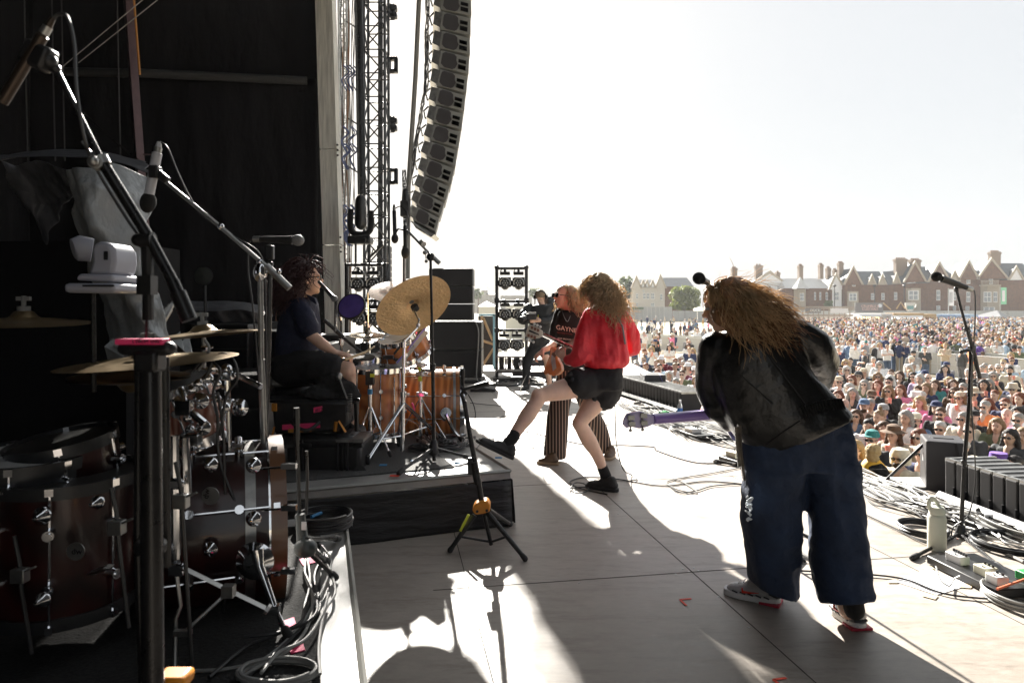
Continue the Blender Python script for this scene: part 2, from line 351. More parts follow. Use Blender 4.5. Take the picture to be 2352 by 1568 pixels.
# pale steel corner post
def wpost():
    t = thing('corner_post', 'tall pale grey steel box post at the edge of the black drape', 'post', P(762, 810, 12.5))
    m = mat('pale_painted_steel', (.72, .72, .68), .5, metal=.2, var=.25, vs=3, stretch=(8, 8, .6))
    for (ya, yb) in ((-80, 345), (348, 562), (565, 815)):
        def xx(y): return 748 + (y) * .031
        mb = MB(); a, b = P(xx(ya), ya, 12.5), P(xx(yb), yb, 12.5)
        mb.tube([a, b], .16 * 1.35, 4, up=(1, 1, 0)); build('post_section', mb, m, t, smooth=False)
    mb = MB()
    for y in (333, 345, 357, 545, 568, 578):
        for dx in (12,): mb.cyl(P(752 + y * .033 + dx, y, 12.36), P(752 + y * .033 + dx, y, 12.30), .018)
    build('bolt', mb, INK, t)
wpost()
# ---------------------------------------------------------------- lattice tower with its column of lamps
def lattice(mb, a, b, w_, r, step, m=None, n=6):
    a = V(a); b = V(b); d = b - a; L = d.length; u = V((1, 0, 0)); v = V((0, 1, 0)); c = [(-1, -1), (1, -1), (1, 1), (-1, 1)]
    cor = [(u * i + v * j) * w_ / 2 for i, j in c]
    for q in cor: mb.tube([a + q, b + q], r, n, m)
    k = max(1, int(L / step))
    for i in range(k):
        for f in range(4):
            p, q = cor[f], cor[(f + 1) % 4]; t0, t1 = i / k, (i + 1) / k
            if i % 2: p, q = q, p
            mb.tube([a.lerp(b, t0) + p, a.lerp(b, t1) + q], r * .55, 5, m); mb.tube([a.lerp(b, t0) + cor[f], a.lerp(b, t0) + cor[(f + 1) % 4]], r * .5, 5, m)
DKST = mat('dark_steel', (.05, .052, .055), .4, metal=.6, var=.3)
t = thing('truss_tower', 'dark lattice truss tower with a smooth black column on its left', 'truss tower', G(862, 880))
mb = MB(); lattice(mb, G(866, 872), P(864, -90, 13.3), .40, .028, .45); build('lattice', mb, DKST, t)
mb = MB(); mb.box(P(874, 390, 13.9), (.09, .08, 8.4)); build('rear_chord', mb, DKST, t, smooth=False)
mb = MB(); mb.tube([P(822, -90, 13.0), P(831, 448, 13.0)], .08, 12); build('black_column', mb, BLACKM, t)
mb = MB()
for y in range(-60, 880, 110): mb.tube([P(796, y, 13.5), P(838, y + 26, 13.2)], .016, 5)
build('brace', mb, DKST, t)
t = thing('cable_ladder', 'pale scaffold ladder hung with bundles of loose cables beside the corner post', 'cable ladder', P(800, 860, 13.2))
mb = MB(); lattice(mb, P(794, 860, 13.8), P(788, -80, 13.8), .16, .02, .24); build('ladder_frame', mb, ALU, t)
random.seed(3)
for q, (mm, nm) in enumerate(((GCABLE, 'pale_cable'), (CABLE, 'dark_cable'), (mat('brown_cable', (.2, .1, .05), .6), 'brown_cable'))):
    mb = MB()
    for k in range(6 if q == 0 else 3):
        x = random.uniform(782, 815); pts = []
        for y in range(-80, 870, 60):
            x += random.uniform(-3, 3); x = min(818, max(778, x)); pts.append(P(x, y, 13.3 + random.uniform(-.1, .25)))
        mb.tube(cat(pts, 3), .010, 5)
    build(nm, mb, mm, t)
mb = MB()
for y in (150, 290, 330, 470, 505):
    mb = MB()
    for k in range(6):
        x = random.uniform(782, 812); mb.tube(cat([P(x, y, 13.1), P(x + 12, y + 16, 13.05), P(x - 4, y + 34, 13.1), P(x + 8, y + 60, 13.15)], 4), .012, 5)
    build('cable_loop', mb, mat('blue_cable', (.03, .045, .12), .5), t)
# small lamps standing off the tower on brackets
for i, (y, hh) in enumerate(((28, 0), (150, 1), (286, 0), (405, 1))):
    Yd = 13.6; nm = ['top', 'second', 'third', 'lowest'][i]
    t = thing('bracket_lamp', f'{nm} small lamp standing off the truss tower against the sky', 'lamp', P(902, y, Yd), 'small lamps on brackets beside the tower')
    mb = MB(); mb.tube([P(888, y - 18, Yd), P(906, y - 18, Yd)], .012, 5); mb.tube([P(888, y + 18, Yd), P(906, y + 18, Yd)], .012, 5); build('bracket', mb, DKST, t)
    mb = MB()
    if hh:
        for sx in (-8, 8): mb.box(P(902 + sx, y, Yd), (.07, .12, .30))
        for sy in (-14, 14): mb.box(P(902, y + sy, Yd), (.2, .12, .07))
    else:
        mb.cap(P(901, y - 12, Yd), P(903, y + 12, Yd), .06, .06); mb.box(P(904, y - 8, Yd), (.14, .14, .1)); mb.box(P(904, y + 9, Yd), (.14, .14, .1))
    build('lamp_body', mb, DKST, t, bevel=.01)
# ---------------------------------------------------------------- hung line array
BOXG = mat('grey_loudspeaker_paint', (.27, .28, .27), .5, var=.15, vs=4)
GRL = mat('dark_grille', (.045, .042, .046), .6, bump=.4, bs=120)
edgeR = [(1084, -70), (1084, 0), (1083, 40), (1081, 86), (1080, 130), (1076, 175), (1071, 218), (1066, 260), (1060, 302), (1053, 344), (1046, 386), (1035, 428), (1023, 465), (1011, 500), (1000, 536)]
edgeL = [(1003, -70), (1003, -20), (1002, 18), (1001, 62), (998, 104), (994, 148), (989, 190), (985, 232), (978, 273), (970, 312), (962, 352), (952, 392), (942, 430), (930, 464), (943, 510)]
edgeL = [(1006, -70), (1005, -22), (1003, 22), (1002, 66), (1000, 110), (998, 153), (995, 196), (991, 238), (986, 280), (979, 320), (972, 358), (965, 398), (956, 434), (949, 468), (942, 502)]
LY = 13.0
ta = thing('line_array', 'long curved hanging column of grey loudspeaker boxes against the sky', 'line array', P(985, 520, LY))
proto = None
for i in range(14):
    tr, br, tl, bl = edgeR[i], edgeR[i + 1], edgeL[i], edgeL[i + 1]
    def q(s_, t_, dy=0):                                                         # bilinear over the side panel
        x = (tl[0] * (1 - s_) + tr[0] * s_) * (1 - t_) + (bl[0] * (1 - s_) + br[0] * s_) * t_; y = (tl[1] * (1 - s_) + tr[1] * s_) * (1 - t_) + (bl[1] * (1 - s_) + br[1] * s_) * t_
        return P(x, y, LY) + V((0, dy, 0))
    mb = MB(); mb.prism([q(.16, .04), q(.98, .06), q(1, .9), q(.1, .96)], (-.12, 1.05, 0)); bx = build('speaker_box', mb, BOXG, ta, smooth=False, bevel=.012)
    mb = MB(); g_ = [(.22, .2), (.3, .1), (.55, .1), (.62, .2), (.62, .4), (.66, .55), (.6, .8), (.52, .9), (.28, .9), (.18, .75)]
    mb.prism([q(a_, b_, -.012) for a_, b_ in g_], (0, .01, 0)); build('side_cover', mb, GRL, bx, smooth=False)
    mb = MB()
    for (u0, u1) in ((.70, .80), (.83, .90)):
        for (v0, v1) in ((.28, .46), (.56, .78)): mb.prism([q(.68, v0, -.014), q(.9, v0, -.014), q(.9, v1, -.014), q(.68, v1, -.014)], (0, .012, 0))
    build('handle_slot', mb, MATTE if i % 2 else INK, bx, smooth=False)
    mb = MB(); mb.prism([q(-.05, .1), q(.17, .12), q(.1, .88), q(-.1, .8)], (-.1, .9, 0)); mb.tube([q(-.08, .2), q(-.2, .5), q(-.12, .9)], .02, 5); build('rear_rigging', mb, STEEL, bx, smooth=False)
mb = MB()
for k in range(5): mb.tube([P(944 + k * 3, 508 + k * 3, LY + .2 * k), P(985 + k * 3, 540 - k * 2, LY + .2 * k)], .014, 5)
mb.prism([P(943, 506, LY), P(998, 538, LY), P(990, 545, LY), P(955, 524, LY)], (0, .9, 0)); build('bottom_frame', mb, STEEL, ta, smooth=False)
t = thing('hoist_chain', 'motor chain hanging left of the line array with hoist block at its foot', 'hoist', P(935, 520, 12.9))
mb = MB(); mb.tube([P(966, -80, 12.9), P(954, 180, 12.9), P(938, 430, 12.9), P(936, 640, 12.9)], .045, 8); build('strap', mb, mat('grey_strap', (.2, .2, .19), .7), t)
mb = MB(); mb.box(P(931, 480, 12.8), (.17, .2, .3)); mb.cap(P(931, 440, 12.8), P(932, 460, 12.8), .06, .08); build('hoist_block', mb, BLACK, t, bevel=.02)
mb = MB()
for k in range(5):
    pts = [P(928 + 4 * math.sin(j * .9 + k) + j * .3, 390 + j * 12, 12.85) for j in range(12)]; mb.tube(cat(pts, 2), .01, 5)
build('chain', mb, DKST, t)
t = thing('speaker_cable', 'frayed looking bundle of cables hanging behind the line array', 'cable', P(960, 400, 12.9))
random.seed(11)
for mm in (GCABLE, CABLE):
    mb = MB()
    for k in range(5):
        pts = [P(982 + random.uniform(-5, 5) - max(0, j * 30 - 250) * .16 - (j * 30) * .01, -60 + j * 30, 12.9 + random.uniform(-.05, .05)) for j in range(18)]; mb.tube(cat(pts, 2), .009, 4)
    build('cable_strand', mb, mm, t)
mb = MB()
for x, y in ((1568, 1306), (1582, 1312), (1594, 1304), (1604, 1310), (1552, 1318), (1330, 1338), (1120, 1362), (1780, 1286), (1420, 1180), (1500, 1240), (1650, 1370), (1720, 1440)): mb.cyl(G(x, y, .0), G(x, y, .0) + V((0, 0, .0016)), .006, n=10)
struct('deck_screw', mb, ALU, label='screw heads in the deck panels', smooth=False)
# ================================================================ loudspeakers and light racks across the stage
def led_lamp(x, y, Y, s, label, grp, tilt=0, yb=0):
    """square faced LED wash lamp in a yoke, s = body width in metres"""
    c = P(x, y, Y); t = thing('wash_lamp', label, 'stage lamp', c + V((0, 0, -s * .7)), grp)
    mb = MB(); mb.box(c, (s, .10, s * .8)); build('housing', mb, BLACK, t, bevel=.012)
    mb = MB(); mb.ell(c + V((0, .02, -s * .12)), (s * .40, .12, s * .52)); build('lamp_head', mb, mat('lamp_shell', (.09, .09, .085), .35, var=.2), t)
    mb = MB(); mb.tube([c + V((s * .42 * math.cos(a), -.115, s * .42 * math.sin(a) - s * .08)) for a in [R(q) for q in range(-20, 201, 20)]], .014, 6); build('rim', mb, STEEL, t)
    mb = MB(); mb.cyl(c + V((0, -.10, -s * .08)), c + V((0, -.125, -s * .08)), s * .34, n=20); ln = build('lens', mb, INK, t)
    mb = MB()
    for k in range(7):
        a = k * PI / 3; rr = 0 if k == 6 else s * .2; mb.ell(c + V((rr * math.cos(a), -.125, rr * math.sin(a) - s * .08)), (s * .075, .012, s * .075), nu=8, nv=5)
    build('lens_cell', mb, mat('glass_lens', (.4, .42, .42), .1, metal=.6), ln)
    mb = MB(); mb.box(c + V((0, 0, s * .72)), (s * .82, .16, s * .26)); build('yoke_base', mb, BLACK, t, bevel=.01)
    mb = MB(); mb.box(c + V((-s * .55, 0, -.02)), (.03, .06, s * .45)); mb.box(c + V((s * .55, 0, -.02)), (.03, .06, s * .45)); build('yoke_arm', mb, BLACK, t, bevel=.006)
    mb = MB(); mb.cyl(c + V((0, 0, s * .8)), c + V((0, 0, s * 1.12)), .025); mb.tube(cat([c + V((-s * .4, .05, s * .75)), c + V((-s * .3, .05, s * 1.05)), c + V((-s * .05, .05, s * 1.15))], 4), .01, 5); build('clamp', mb, DKST, t)
    return t
# tall ladder rack with six lamps
RY = 13.3; t = thing('lamp_rack', 'upright pipe rack on the stage centre back carrying six square wash lamps', 'lighting rack', P(1175, 868, RY))
mb = MB()
for x in (1141, 1209):
    mb.tube([P(x, 612, RY), P(x, 868, RY)], .032, 8); mb.ell(P(x, 614, RY), .045)
for y in (616, 692, 758): mb.tube([P(1137, y, RY), P(1213, y, RY)], .03, 8)
for y in (690, 758): mb.box(P(1141, y, RY), (.09, .09, .09)); mb.box(P(1209, y, RY), (.09, .09, .09))
build('pipe_frame', mb, DKST, t)
mb = MB(); mb.box(P(1176, 868, RY), (.72, .5, .04)); mb.box(P(1176, 852, RY), (.64, .45, .03)); build('base_plate', mb, mat('plum_dark_steel', (.05, .035, .035), .5), t)
for i, (x, y) in enumerate(((1160, 648), (1191, 648), (1160, 720), (1191, 720), (1158, 790), (1187, 790))):
    led_lamp(x, y, RY - .08, .235, ['top left', 'top right', 'middle left', 'middle right', 'lowest left', 'lowest right'][i] + ' lamp of the tall rack beside the videographer', 'wash lamps in the tall rack')
t = thing('power_distro', 'silver electrical distribution frame standing in the foot of the tall lamp rack', 'electrical box', P(1178, 852, RY))
mb = MB(); mb.box(P(1178, 817, RY), (.62, .4, .03)); mb.box(P(1178, 848, RY), (.62, .4, .03))
for x in (1143, 1161, 1178, 1196, 1213): mb.box(P(x, 833, RY - .18), (.02, .02, .26))
build('case_frame', mb, ALU, t, smooth=False)
for x, w_ in ((1152, .1), (1170, .08), (1187, .12), (1204, .09)): mb = MB(); mb.box(P(x, 833, RY), (w_, .3, .22)); build('module', mb, BLACK, t, bevel=.008)
for q in ((1162, 830, .05, .12), (1194, 836, .06, .05)): mb = MB(); mb.box(P(q[0], q[1], RY - .16), (q[2], .03, q[3])); build('label_plate', mb, WHITE, t)
# left floor rack
RY2 = 12.2; t = thing('lamp_rack', 'black pipe rack with four round LED lamps at the foot of the truss tower', 'lighting rack', P(840, 886, RY2))
mb = MB()
for x in (796, 884): mb.tube([P(x, 606, RY2), P(x, 886, RY2)], .035, 8)
for y in (608, 690, 770, 850): mb.tube([P(792, y, RY2), P(888, y, RY2)], .03, 8)
mb.tube([P(796, 690, RY2), P(884, 770, RY2)], .02, 6); mb.tube([P(884, 770, RY2), P(800, 850, RY2)], .02, 6)
build('pipe_frame', mb, BLACKM, t)
for i, (x, y) in enumerate(((823, 650), (858, 650), (826, 728), (862, 728))):
    led_lamp(x, y, RY2 - .05, .25, ['upper left', 'upper right', 'lower left', 'lower right'][i] + ' lamp in the black rack under the truss tower', 'lamps in the rack under the tower')
t = thing('amplifier_case', 'black equipment case stack with meters below the round lamps under the tower', 'equipment case', P(836, 884, RY2 + .3))
mb = MB(); mb.box(P(836, 830, RY2 + .3), (.66, .5, .72)); build('case_body', mb, BLACK, t, bevel=.02)
for k in range(4): mb = MB(); mb.box(P(815 + (k % 2) * 44, 800 + (k // 2) * 40, RY2 + .03), (.2, .03, .18)); build('front_panel', mb, DKST, t, bevel=.005)
# moving head on its column foot
t = thing('moving_head', 'black moving head lamp pointing up below the smooth column', 'stage lamp', P(830, 540, 12.0))
mb = MB(); mb.cap(P(829, 462, 12), P(829, 512, 12), .12, .13, n=14, el=.8); build('lamp_head', mb, BLACK, t)
mb = MB(); mb.tube(cat([P(806, 480, 12), P(805, 520, 12), P(814, 536, 12), P(842, 536, 12), P(853, 520, 12), P(852, 484, 12)], 5), .032, 8, el=1.6); build('yoke', mb, BLACK, t)
mb = MB(); mb.box(P(828, 552, 12), (.4, .3, .14)); build('lamp_base', mb, BLACK, t, bevel=.03)
mb = MB()
for x in (817, 849): mb.tube([P(x, 560, 12), P(x, 606, 12)], .02, 6)
mb.tube(cat([P(840, 548, 11.8), P(836, 575, 11.8), P(846, 600, 11.8), P(858, 570, 11.8)], 4), .01, 5); mb.tube([P(850, 590, 12), P(880, 562, 12)], .022, 6)
build('support_leg', mb, DKST, t)
mb = MB()
for i in range(7): mb.box(P(883, 572 + i * 14.5, 15), (.26, .4, .128))
tag(build('line_array', mb, mat('slatted_speaker', (.035, .03, .03), .6), bevel=.01), 'small distant column of slatted dark speakers standing behind the tower foot', 'line array')
# loudspeaker stack
SY = 12.6
def spk(name, x0, x1, y0, y1, Y, dep, label, grp=None, top=None, face=GRL):
    a, b = P(x0, y1, Y), P(x1, y0, Y); c = (a + b) / 2; t = thing(name, label, 'loudspeaker', V((c.x, Y + dep / 2, a.z)), grp)
    mb = MB(); mb.box(c + V((0, dep / 2, 0)), (b.x - a.x, dep, b.z - a.z)); build('cabinet', mb, BLACK, t, bevel=.015, smooth=False)
    mb = MB(); mb.box(c + V((0, -.006, 0)), ((b.x - a.x) * .9, .02, (b.z - a.z) * .86)); build('grille', mb, face, t, bevel=.004, smooth=False)
    return t
SP1 = mat('black_mesh_grille', (.014, .014, .016), .75, bump=.4, bs=150, var=.2, vs=2)
spk('stage_speaker', 985, 1086, 616, 656.5, SY, .6, 'top cabinet of the three stacked behind the gold cymbal', 'three flat cabinets on the big stack', face=SP1)
spk('stage_speaker', 985, 1086, 657.8, 697.2, SY, .6, 'middle cabinet of the three stacked behind the gold cymbal', 'three flat cabinets on the big stack', face=SP1)
spk('stage_speaker', 985, 1086, 698.5, 736, SY, .6, 'lowest of the three flat cabinets, resting on the big bass cabinets', 'three flat cabinets on the big stack', face=SP1)
spk('bass_speaker', 986, 1106, 739, 803, SY, .9, 'upper big black bass cabinet under the flat cabinets', 'big bass cabinets', face=SP1)
spk('bass_speaker', 986, 1106, 805, 868, SY, .9, 'lower big black bass cabinet standing on the deck', 'big bass cabinets', face=SP1)
t = thing('wheel_board', 'low wheeled board with cables beneath the bass cabinets', 'dolly', P(1050, 878, SY))
mb = MB(); mb.box(P(1050, 871, SY + .4), (1.05, .9, .05)); build('board', mb, BLACK, t)
for x in (995, 1100): mb = MB(); mb.cyl(P(x, 876, SY), P(x, 876, SY + .05), .05); build('wheel', mb, RUBBER, t)
mb = MB(); mb.tube(cat([P(1093, 740, SY - .05), P(1099, 760, SY - .1), P(1098, 800, SY - .1), P(1095, 868, SY - .1), P(1110, 878, SY - .2)], 5), .012, 5)
build('speaker_cable', mb, GCABLE, label='grey lead running down the front of the bass cabinets', category='cable')
# open plywood crate
t = thing('plywood_crate', 'open wooden braced set piece with pale blue edge right of the bass cabinets', 'crate', P(1122, 842, 15))
PLY = mat('pale_plywood', (.55, .36, .2), .6, var=.2)
mb = MB(); mb.box(P(1120, 782, 15.2), (.42, .1, 1.1)); build('panel', mb, mat('brown_panel', (.06, .05, .045), .6), t)
mb = MB()
for a, b in (((1107, 725), (1107, 842)), ((1107, 782), (1134, 790)), ((1110, 730), (1132, 782)), ((1108, 840), (1134, 800))): mb.tube([P(*a, 14.9), P(*b, 14.9)], .03, 4)
build('brace', mb, PLY, t)
mb = MB(); mb.box(P(1135, 785, 14.9), (.05, .1, 1.2)); mb.box(P(1120, 723, 14.9), (.36, .1, .04)); build('blue_edge', mb, mat('pale_blue_foam', (.3, .55, .65), .6), t)
# ---------------------------------------------------------------- rows of front subs along the deck edge
def subrow(name, pts, h, n, label, lean=.03):
    """pts: two or three floor points seen along the stage side of the row"""
    t = thing(name, label, 'loudspeaker row', (pts[0] + pts[-1]) / 2); pp = cat(pts, 12); L = [0]
    for i in range(1, len(pp)): L.append(L[-1] + (pp[i] - pp[i - 1]).length)
    def at(s_):
        s_ *= L[-1]
        for i in range(1, len(pp)):
            if L[i] >= s_ - 1e-9: return pp[i - 1].lerp(pp[i], (s_ - L[i - 1]) / max(1e-6, L[i] - L[i - 1]))
        return pp[-1]
    for i in range(n):
        a, b = at(i / n), at((i + 1) / n); d = (b - a).normalized(); o = d.cross(V((0, 0, 1)));
        if o.x < 0: o = -o
        w_ = (b - a).length * .93; Rm = frame(d, (0, 0, 1)); c = (a + b) / 2 + o * .22
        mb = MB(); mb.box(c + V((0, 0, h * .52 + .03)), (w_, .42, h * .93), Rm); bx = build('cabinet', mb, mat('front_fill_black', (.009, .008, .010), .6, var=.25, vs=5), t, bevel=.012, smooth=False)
        mb = MB(); mb.box(c + V((0, 0, h + .012)), (w_ * .86, .36, .02), Rm); build('lid', mb, mat('grey_lid', (.06, .055, .055), .5), bx, smooth=False)  # lid in a lighter grey than the cabinet
        mb = MB(); mb.box(c + o * -.19 + V((0, 0, h + .02)), (w_ * .95, .03, .03), Rm); mb.box(c + V((0, 0, h + .02)) - d * w_ * .46, (.025, .4, .03), Rm); build('rim_rail', mb, STEEL, bx, smooth=False)
        mb = MB(); mb.box(c - o * .215 + V((0, 0, h * .25)) + d * w_ * .45, (w_ * .10, .02, h * .38), Rm); build('slot', mb, INK, bx, smooth=False)
    mb = MB(); q = [at(k / 8) - d.cross(V((0, 0, 1))) * 0 for k in range(9)]
    mb.tube([p + V((-.03, 0, .04)) for p in q], .035, 4); build('base_rail', mb, BLACKM, t)
    return t
subrow('speaker_row', [G(2166, 1150), G(2255, 1184), G(2352, 1222), V((3.36, 3.45, 0))], .285, 15, 'near row of flat black cabinets on the stage lip by the right microphone stand')
subrow('speaker_row', [G(1562, 952), G(1490, 928), G(1412, 903)], .265, 22, 'far row of narrow black cabinets on the stage lip behind the red jacket')
mb = MB(); c = V((3.3, 4.62, .055)); mb.box(G(2296, 1198) + V((0, 0, .05)), (.12, .01, .06), frame((-.1, -1, 0), (0, 0, 1))); sg = thing('number_plate', 'small white plate reading 3312 on the foot of the near speaker row', 'sign', G(2271, 1195))
mb = MB(); mb.box(P(2271, 1189, 4.46), (.055, .006, .045)); build('plate', mb, WHITE, sg); text('digits', '3312', P(2263, 1193, 4.452), (1, 0, 0), (0, 0, 1), .016, INK, sg, .001)
def fill(x0, x1, y0, y1, Y, dep, yaw, label, strap=None, lab=False):
    a, b = P(x0, y1, Y), P(x1, y0, Y); c = (a + b) / 2; Rm = rot('Z', yaw); t = thing('wedge_speaker', label, 'loudspeaker', V((c.x, c.y, a.z)))
    mb = MB(); w_, h = b.x - a.x, b.z - a.z
    mb.box(c, (w_, dep, h), Rm); build('cabinet', mb, mat('grey_black_cabinet', (.028, .026, .03), .5, var=.15, vs=3), t, bevel=.012, smooth=False)
    mb = MB(); mb.box(c + Rm @ V((0, 0, h / 2 + .002)), (w_ * .5, dep * .12, .006), Rm); build('handle', mb, INK, t)
    if lab: mb = MB(); mb.box(c + Rm @ V((-w_ / 2 - .002, -dep * .1, h * .1)), (.004, .035, .05), Rm); build('label_plate', mb, WHITE, t)
    if strap: mb = MB(); mb.tube([c + Rm @ V((w_ * .2, -dep / 2 - .01, h * .5)), c + Rm @ V((w_ * .46, -dep / 2 - .02, -h * .35))], .012, 5, el=.3); build('strap', mb, strap, t)
    return t
fill(2126, 2206, 1006, 1120, 5.45, .34, -24, 'upright dark grey loudspeaker on the stage corner by the near row', INK, True)
fill(1566, 1614, 915, 965, 9.9, .28, 0, 'dark front speaker hidden partly by the leather jacket') 
fill(1475, 1523, 858, 893, 10.5, .4, 0, 'dark box speaker with violet strap behind the far row', mat('violet_strap', (.15, .12, .5), .5))
mb = MB(); mb.tube([P(2031, 1106, 5.6), P(2138, 1004, 5.5)], .012, 6)
build('prop_rod', mb, BLACKM, label='thin black rod leaning on the upright corner loudspeaker', category='rod')
mb = MB(); mb.box((3.25, 5.52, .012), (.62, .3, .016)); build('floor_plate', mb, mat('white_board', (.6, .6, .58), .5), label='white board lying on the stage corner', category='board', smooth=False)

# ================================================================ riser platforms
def riser(name, C_, u, wu, v, wv, z, label):
    u = V(u).normalized(); v = V(v).normalized(); C_ = V(C_); t = thing(name, label, 'drum riser', C_)
    mb = MB(); a, b, c, d = C_, C_ + u * wu, C_ + u * wu + v * wv, C_ + v * wv
    mb.prism([p + V((0, 0, z - .05)) for p in (a, b, c, d)], (0, 0, .05)); build('deck', mb, mat('riser_deck', (.36, .355, .34), .42, var=.25, vs=4, spec=.6), t, smooth=False)
    CL = mat('black_riser_cloth', (.009, .009, .01), .55, bump=.8, bs=5, stretch=(.6, .6, 3), bump2=.6, bs2=1.5)
    for (p, q, nm) in ((a, b, 'front_skirt'), (d, a, 'side_skirt')):
        n = (q - p).cross(V((0, 0, 1))).normalized(); L = (q - p).length
        if n.dot((a + c) / 2 - p) > 0: n = -n
        mb = MB(); mb.grid(lambda s_, w_: p.lerp(q, s_) + n * (.015 + .02 * (1 - w_) * (1 + noise.noise(V((s_ * L * 4, w_ * 2, 3)))) + .006 * noise.noise(V((s_ * 3, w_ * 14, 1)))) + V((0, 0, .004 + (z - .06) * w_)), 50, 14); build(nm, mb, CL, t, sol=.004)
    mb = MB(); mb.tube([a + V((0, 0, z + .002)), b + V((0, 0, z + .002))], .012, 4); mb.tube([a + V((0, 0, z + .002)), d + V((0, 0, z + .002))], .012, 4)
    build('edge_trim', mb, mat('riser_edge', (.3, .3, .28), .4, metal=.5), t)
    mb = MB()
    for s_ in (0, 1):
        for w_ in (0, 1): mb.box(C_ + u * (.06 + (wu - .12) * s_) + v * (.06 + (wv - .12) * w_) + V((0, 0, z / 2 - .03)), (.05, .05, z - .06))
    build('leg', mb, DKST, t)
    return t
ZR = .35
U1 = (G(810, 1248) - G(1172, 1203)); U1.z = 0; U1.normalize(); V1 = V((U1.y, -U1.x, 0))
if V1.y < 0: V1 = -V1
C1 = G(1172, 1203); riser('drum_riser', C1, U1, 3.4, V1, 2.35, ZR, 'low black skirted platform under the wooden drum kit')
C2 = V((-.43, 1.7, 0)); v2 = (G(790, 1175, ZR) - G(835, 1568, ZR)); v2.z = 0; v2.normalize(); u2 = V((-v2.y, v2.x, 0))
if u2.x > 0: u2 = -u2
C2 = G(835, 1568, ZR) - v2 * .9; C2.z = 0
riser('drum_riser', C2, u2, 3.2, v2, 2.55, ZR, 'near platform with pale edge carrying the dark red drum kit')
# carpets
CARP = mat('speckled_carpet', (.08, .08, .078), .95, var=.8, vs=160, bump=.6, bs=90)
mb = MB(); a = C1 + U1 * .32 + V1 * .22; pg = []
for k in range(40):
    s_ = k / 39; pg.append(a + U1 * 2.3 * s_ + V1 * (.03 * noise.noise(V((s_ * 5, 0, 2)))) + V((0, 0, ZR + .002)))
pg += [a + U1 * 2.3 + V1 * 1.95 + V((0, 0, ZR + .002)), a + V1 * 1.95 + V((0, 0, ZR + .002))]
mb.prism(pg, (0, 0, .008)); build('carpet', mb, CARP, label='speckled grey carpet under the wooden drum kit', category='carpet', smooth=False)
mb = MB(); a = C2 + u2 * .12 + V((0, 0, ZR + .002)); mb.prism([a, a + u2 * 2.6, a + u2 * 2.6 + v2 * 2.4, a + v2 * 2.4], (0, 0, .008))
build('carpet', mb, mat('black_carpet', (.018, .018, .018), .95, var=.8, vs=160, bump=.6, bs=90), label='black carpet under the dark red drum kit', category='carpet', smooth=False)

# ================================================================ drum hardware builders
def cymbal(name, c, nrm, r, label, m, grp=None, bell=.2, par=None, hats=False):
    c = V(c); nrm = V(nrm).normalized(); t = thing(name, label, 'cymbal', c, grp)
    for k in range(2 if hats else 1):
        s_ = -1 if (k == 1) else 1; mb = MB(); o = c + nrm * (-.012 * k)
        pr_ = [(r, 0), (r * .97, .002 * s_), (r * .6, .012 * s_), (r * bell * 1.15, .02 * s_), (r * bell, .026 * s_), (r * bell * .7, .042 * s_), (.01, .05 * s_)]
        prl = pr_ + [(a_, b_ - .002 * s_) for a_, b_ in reversed(pr_)]
        mb.lathe(prl, o, nrm, 48); build('plate', mb, m, t, ang=60)
    mb = MB(); mb.cyl(c + nrm * .045, c + nrm * .062, .022); mb.cyl(c + nrm * .06, c + nrm * .10, .008); mb.box(c + nrm * .09, (.05, .012, .015)); build('felt_and_nut', mb, mat('grey_felt', (.25, .25, .24), .9), t)
    return t
GOLD = mat('hammered_bronze', (.80, .55, .27), .36, metal=.35, var=.10, vs=9, bump=.7, bs=34, stretch=(1, 1, 2.5))
PALEC = mat('pale_bronze', (.62, .55, .44), .26, metal=.85, var=.12, vs=20)
DARKC = mat('dim_bronze', (.36, .26, .14), .33, metal=.8, var=.15, vs=15)  # bronze darkened: low light on the near kit painted in
def drum(name, c, ax, r, h, shell, label, lugs=8, hoop=None, head=None, top=True, grp=None, woodhoop=False, logo=None, spurs=False):
    """c = centre of the far end, ax = axis towards the batter head"""
    c = V(c); u, v, d = basis(V(ax)); t = thing(name, label, 'drum', c, grp); hoop = hoop or CHROME; head = head or DRUMHEAD
    mb = MB(); mb.lathe([(r * .9, 0), (r, .0), (r, h), (r * .9, h)], c, d, 40); build('shell', mb, shell, t)
    for k, (z0, sg) in enumerate(((0, -1), (h, 1))):
        mb = MB(); mb.lathe([(r * 1.0, z0 - sg * .022), (r * 1.05, z0 - sg * .022), (r * 1.05, z0 + sg * .016), (r * .985, z0 + sg * .016), (r * .985, z0 - sg * .0)], c, d, 40); build('hoop', mb, hoop, t)
    mb = MB(); mb.lathe([(r * .99, h + .004), (0.001, h + .004)], c, d, 40); build('batter_head', mb, head, t)
    mb = MB(); mb.lathe([(r * .99, -.004), (0.001, -.004)], c, d, 40); build('resonant_head', mb, head, t)
    for k in range(lugs):
        a = 2 * PI * (k + .5) / lugs; o = (u * math.cos(a) + v * math.sin(a)); mb = MB()
        mb.tube([c + o * r * 1.045 + d * -.01, c + o * r * 1.045 + d * (h + .01)], .0045, 6)
        for z in ((.3, .7) if h > .2 else (.5,)): mb.cyl(c + o * r * .99 + d * h * z, c + o * (r * 1.0 + .03) + d * h * z, .016, n=10); mb.cyl(c + o * (r + .03) + d * h * z, c + o * (r + .034) + d * h * z, .010, n=10)
        for z in (-.005, h + .005): mb.box(c + o * r * 1.05 + d * z, (.022, .022, .022), frame(o, d))
        build('tension_rod', mb, hoop if hoop in (CHROME, STEEL) else CHROME, t)
    return t
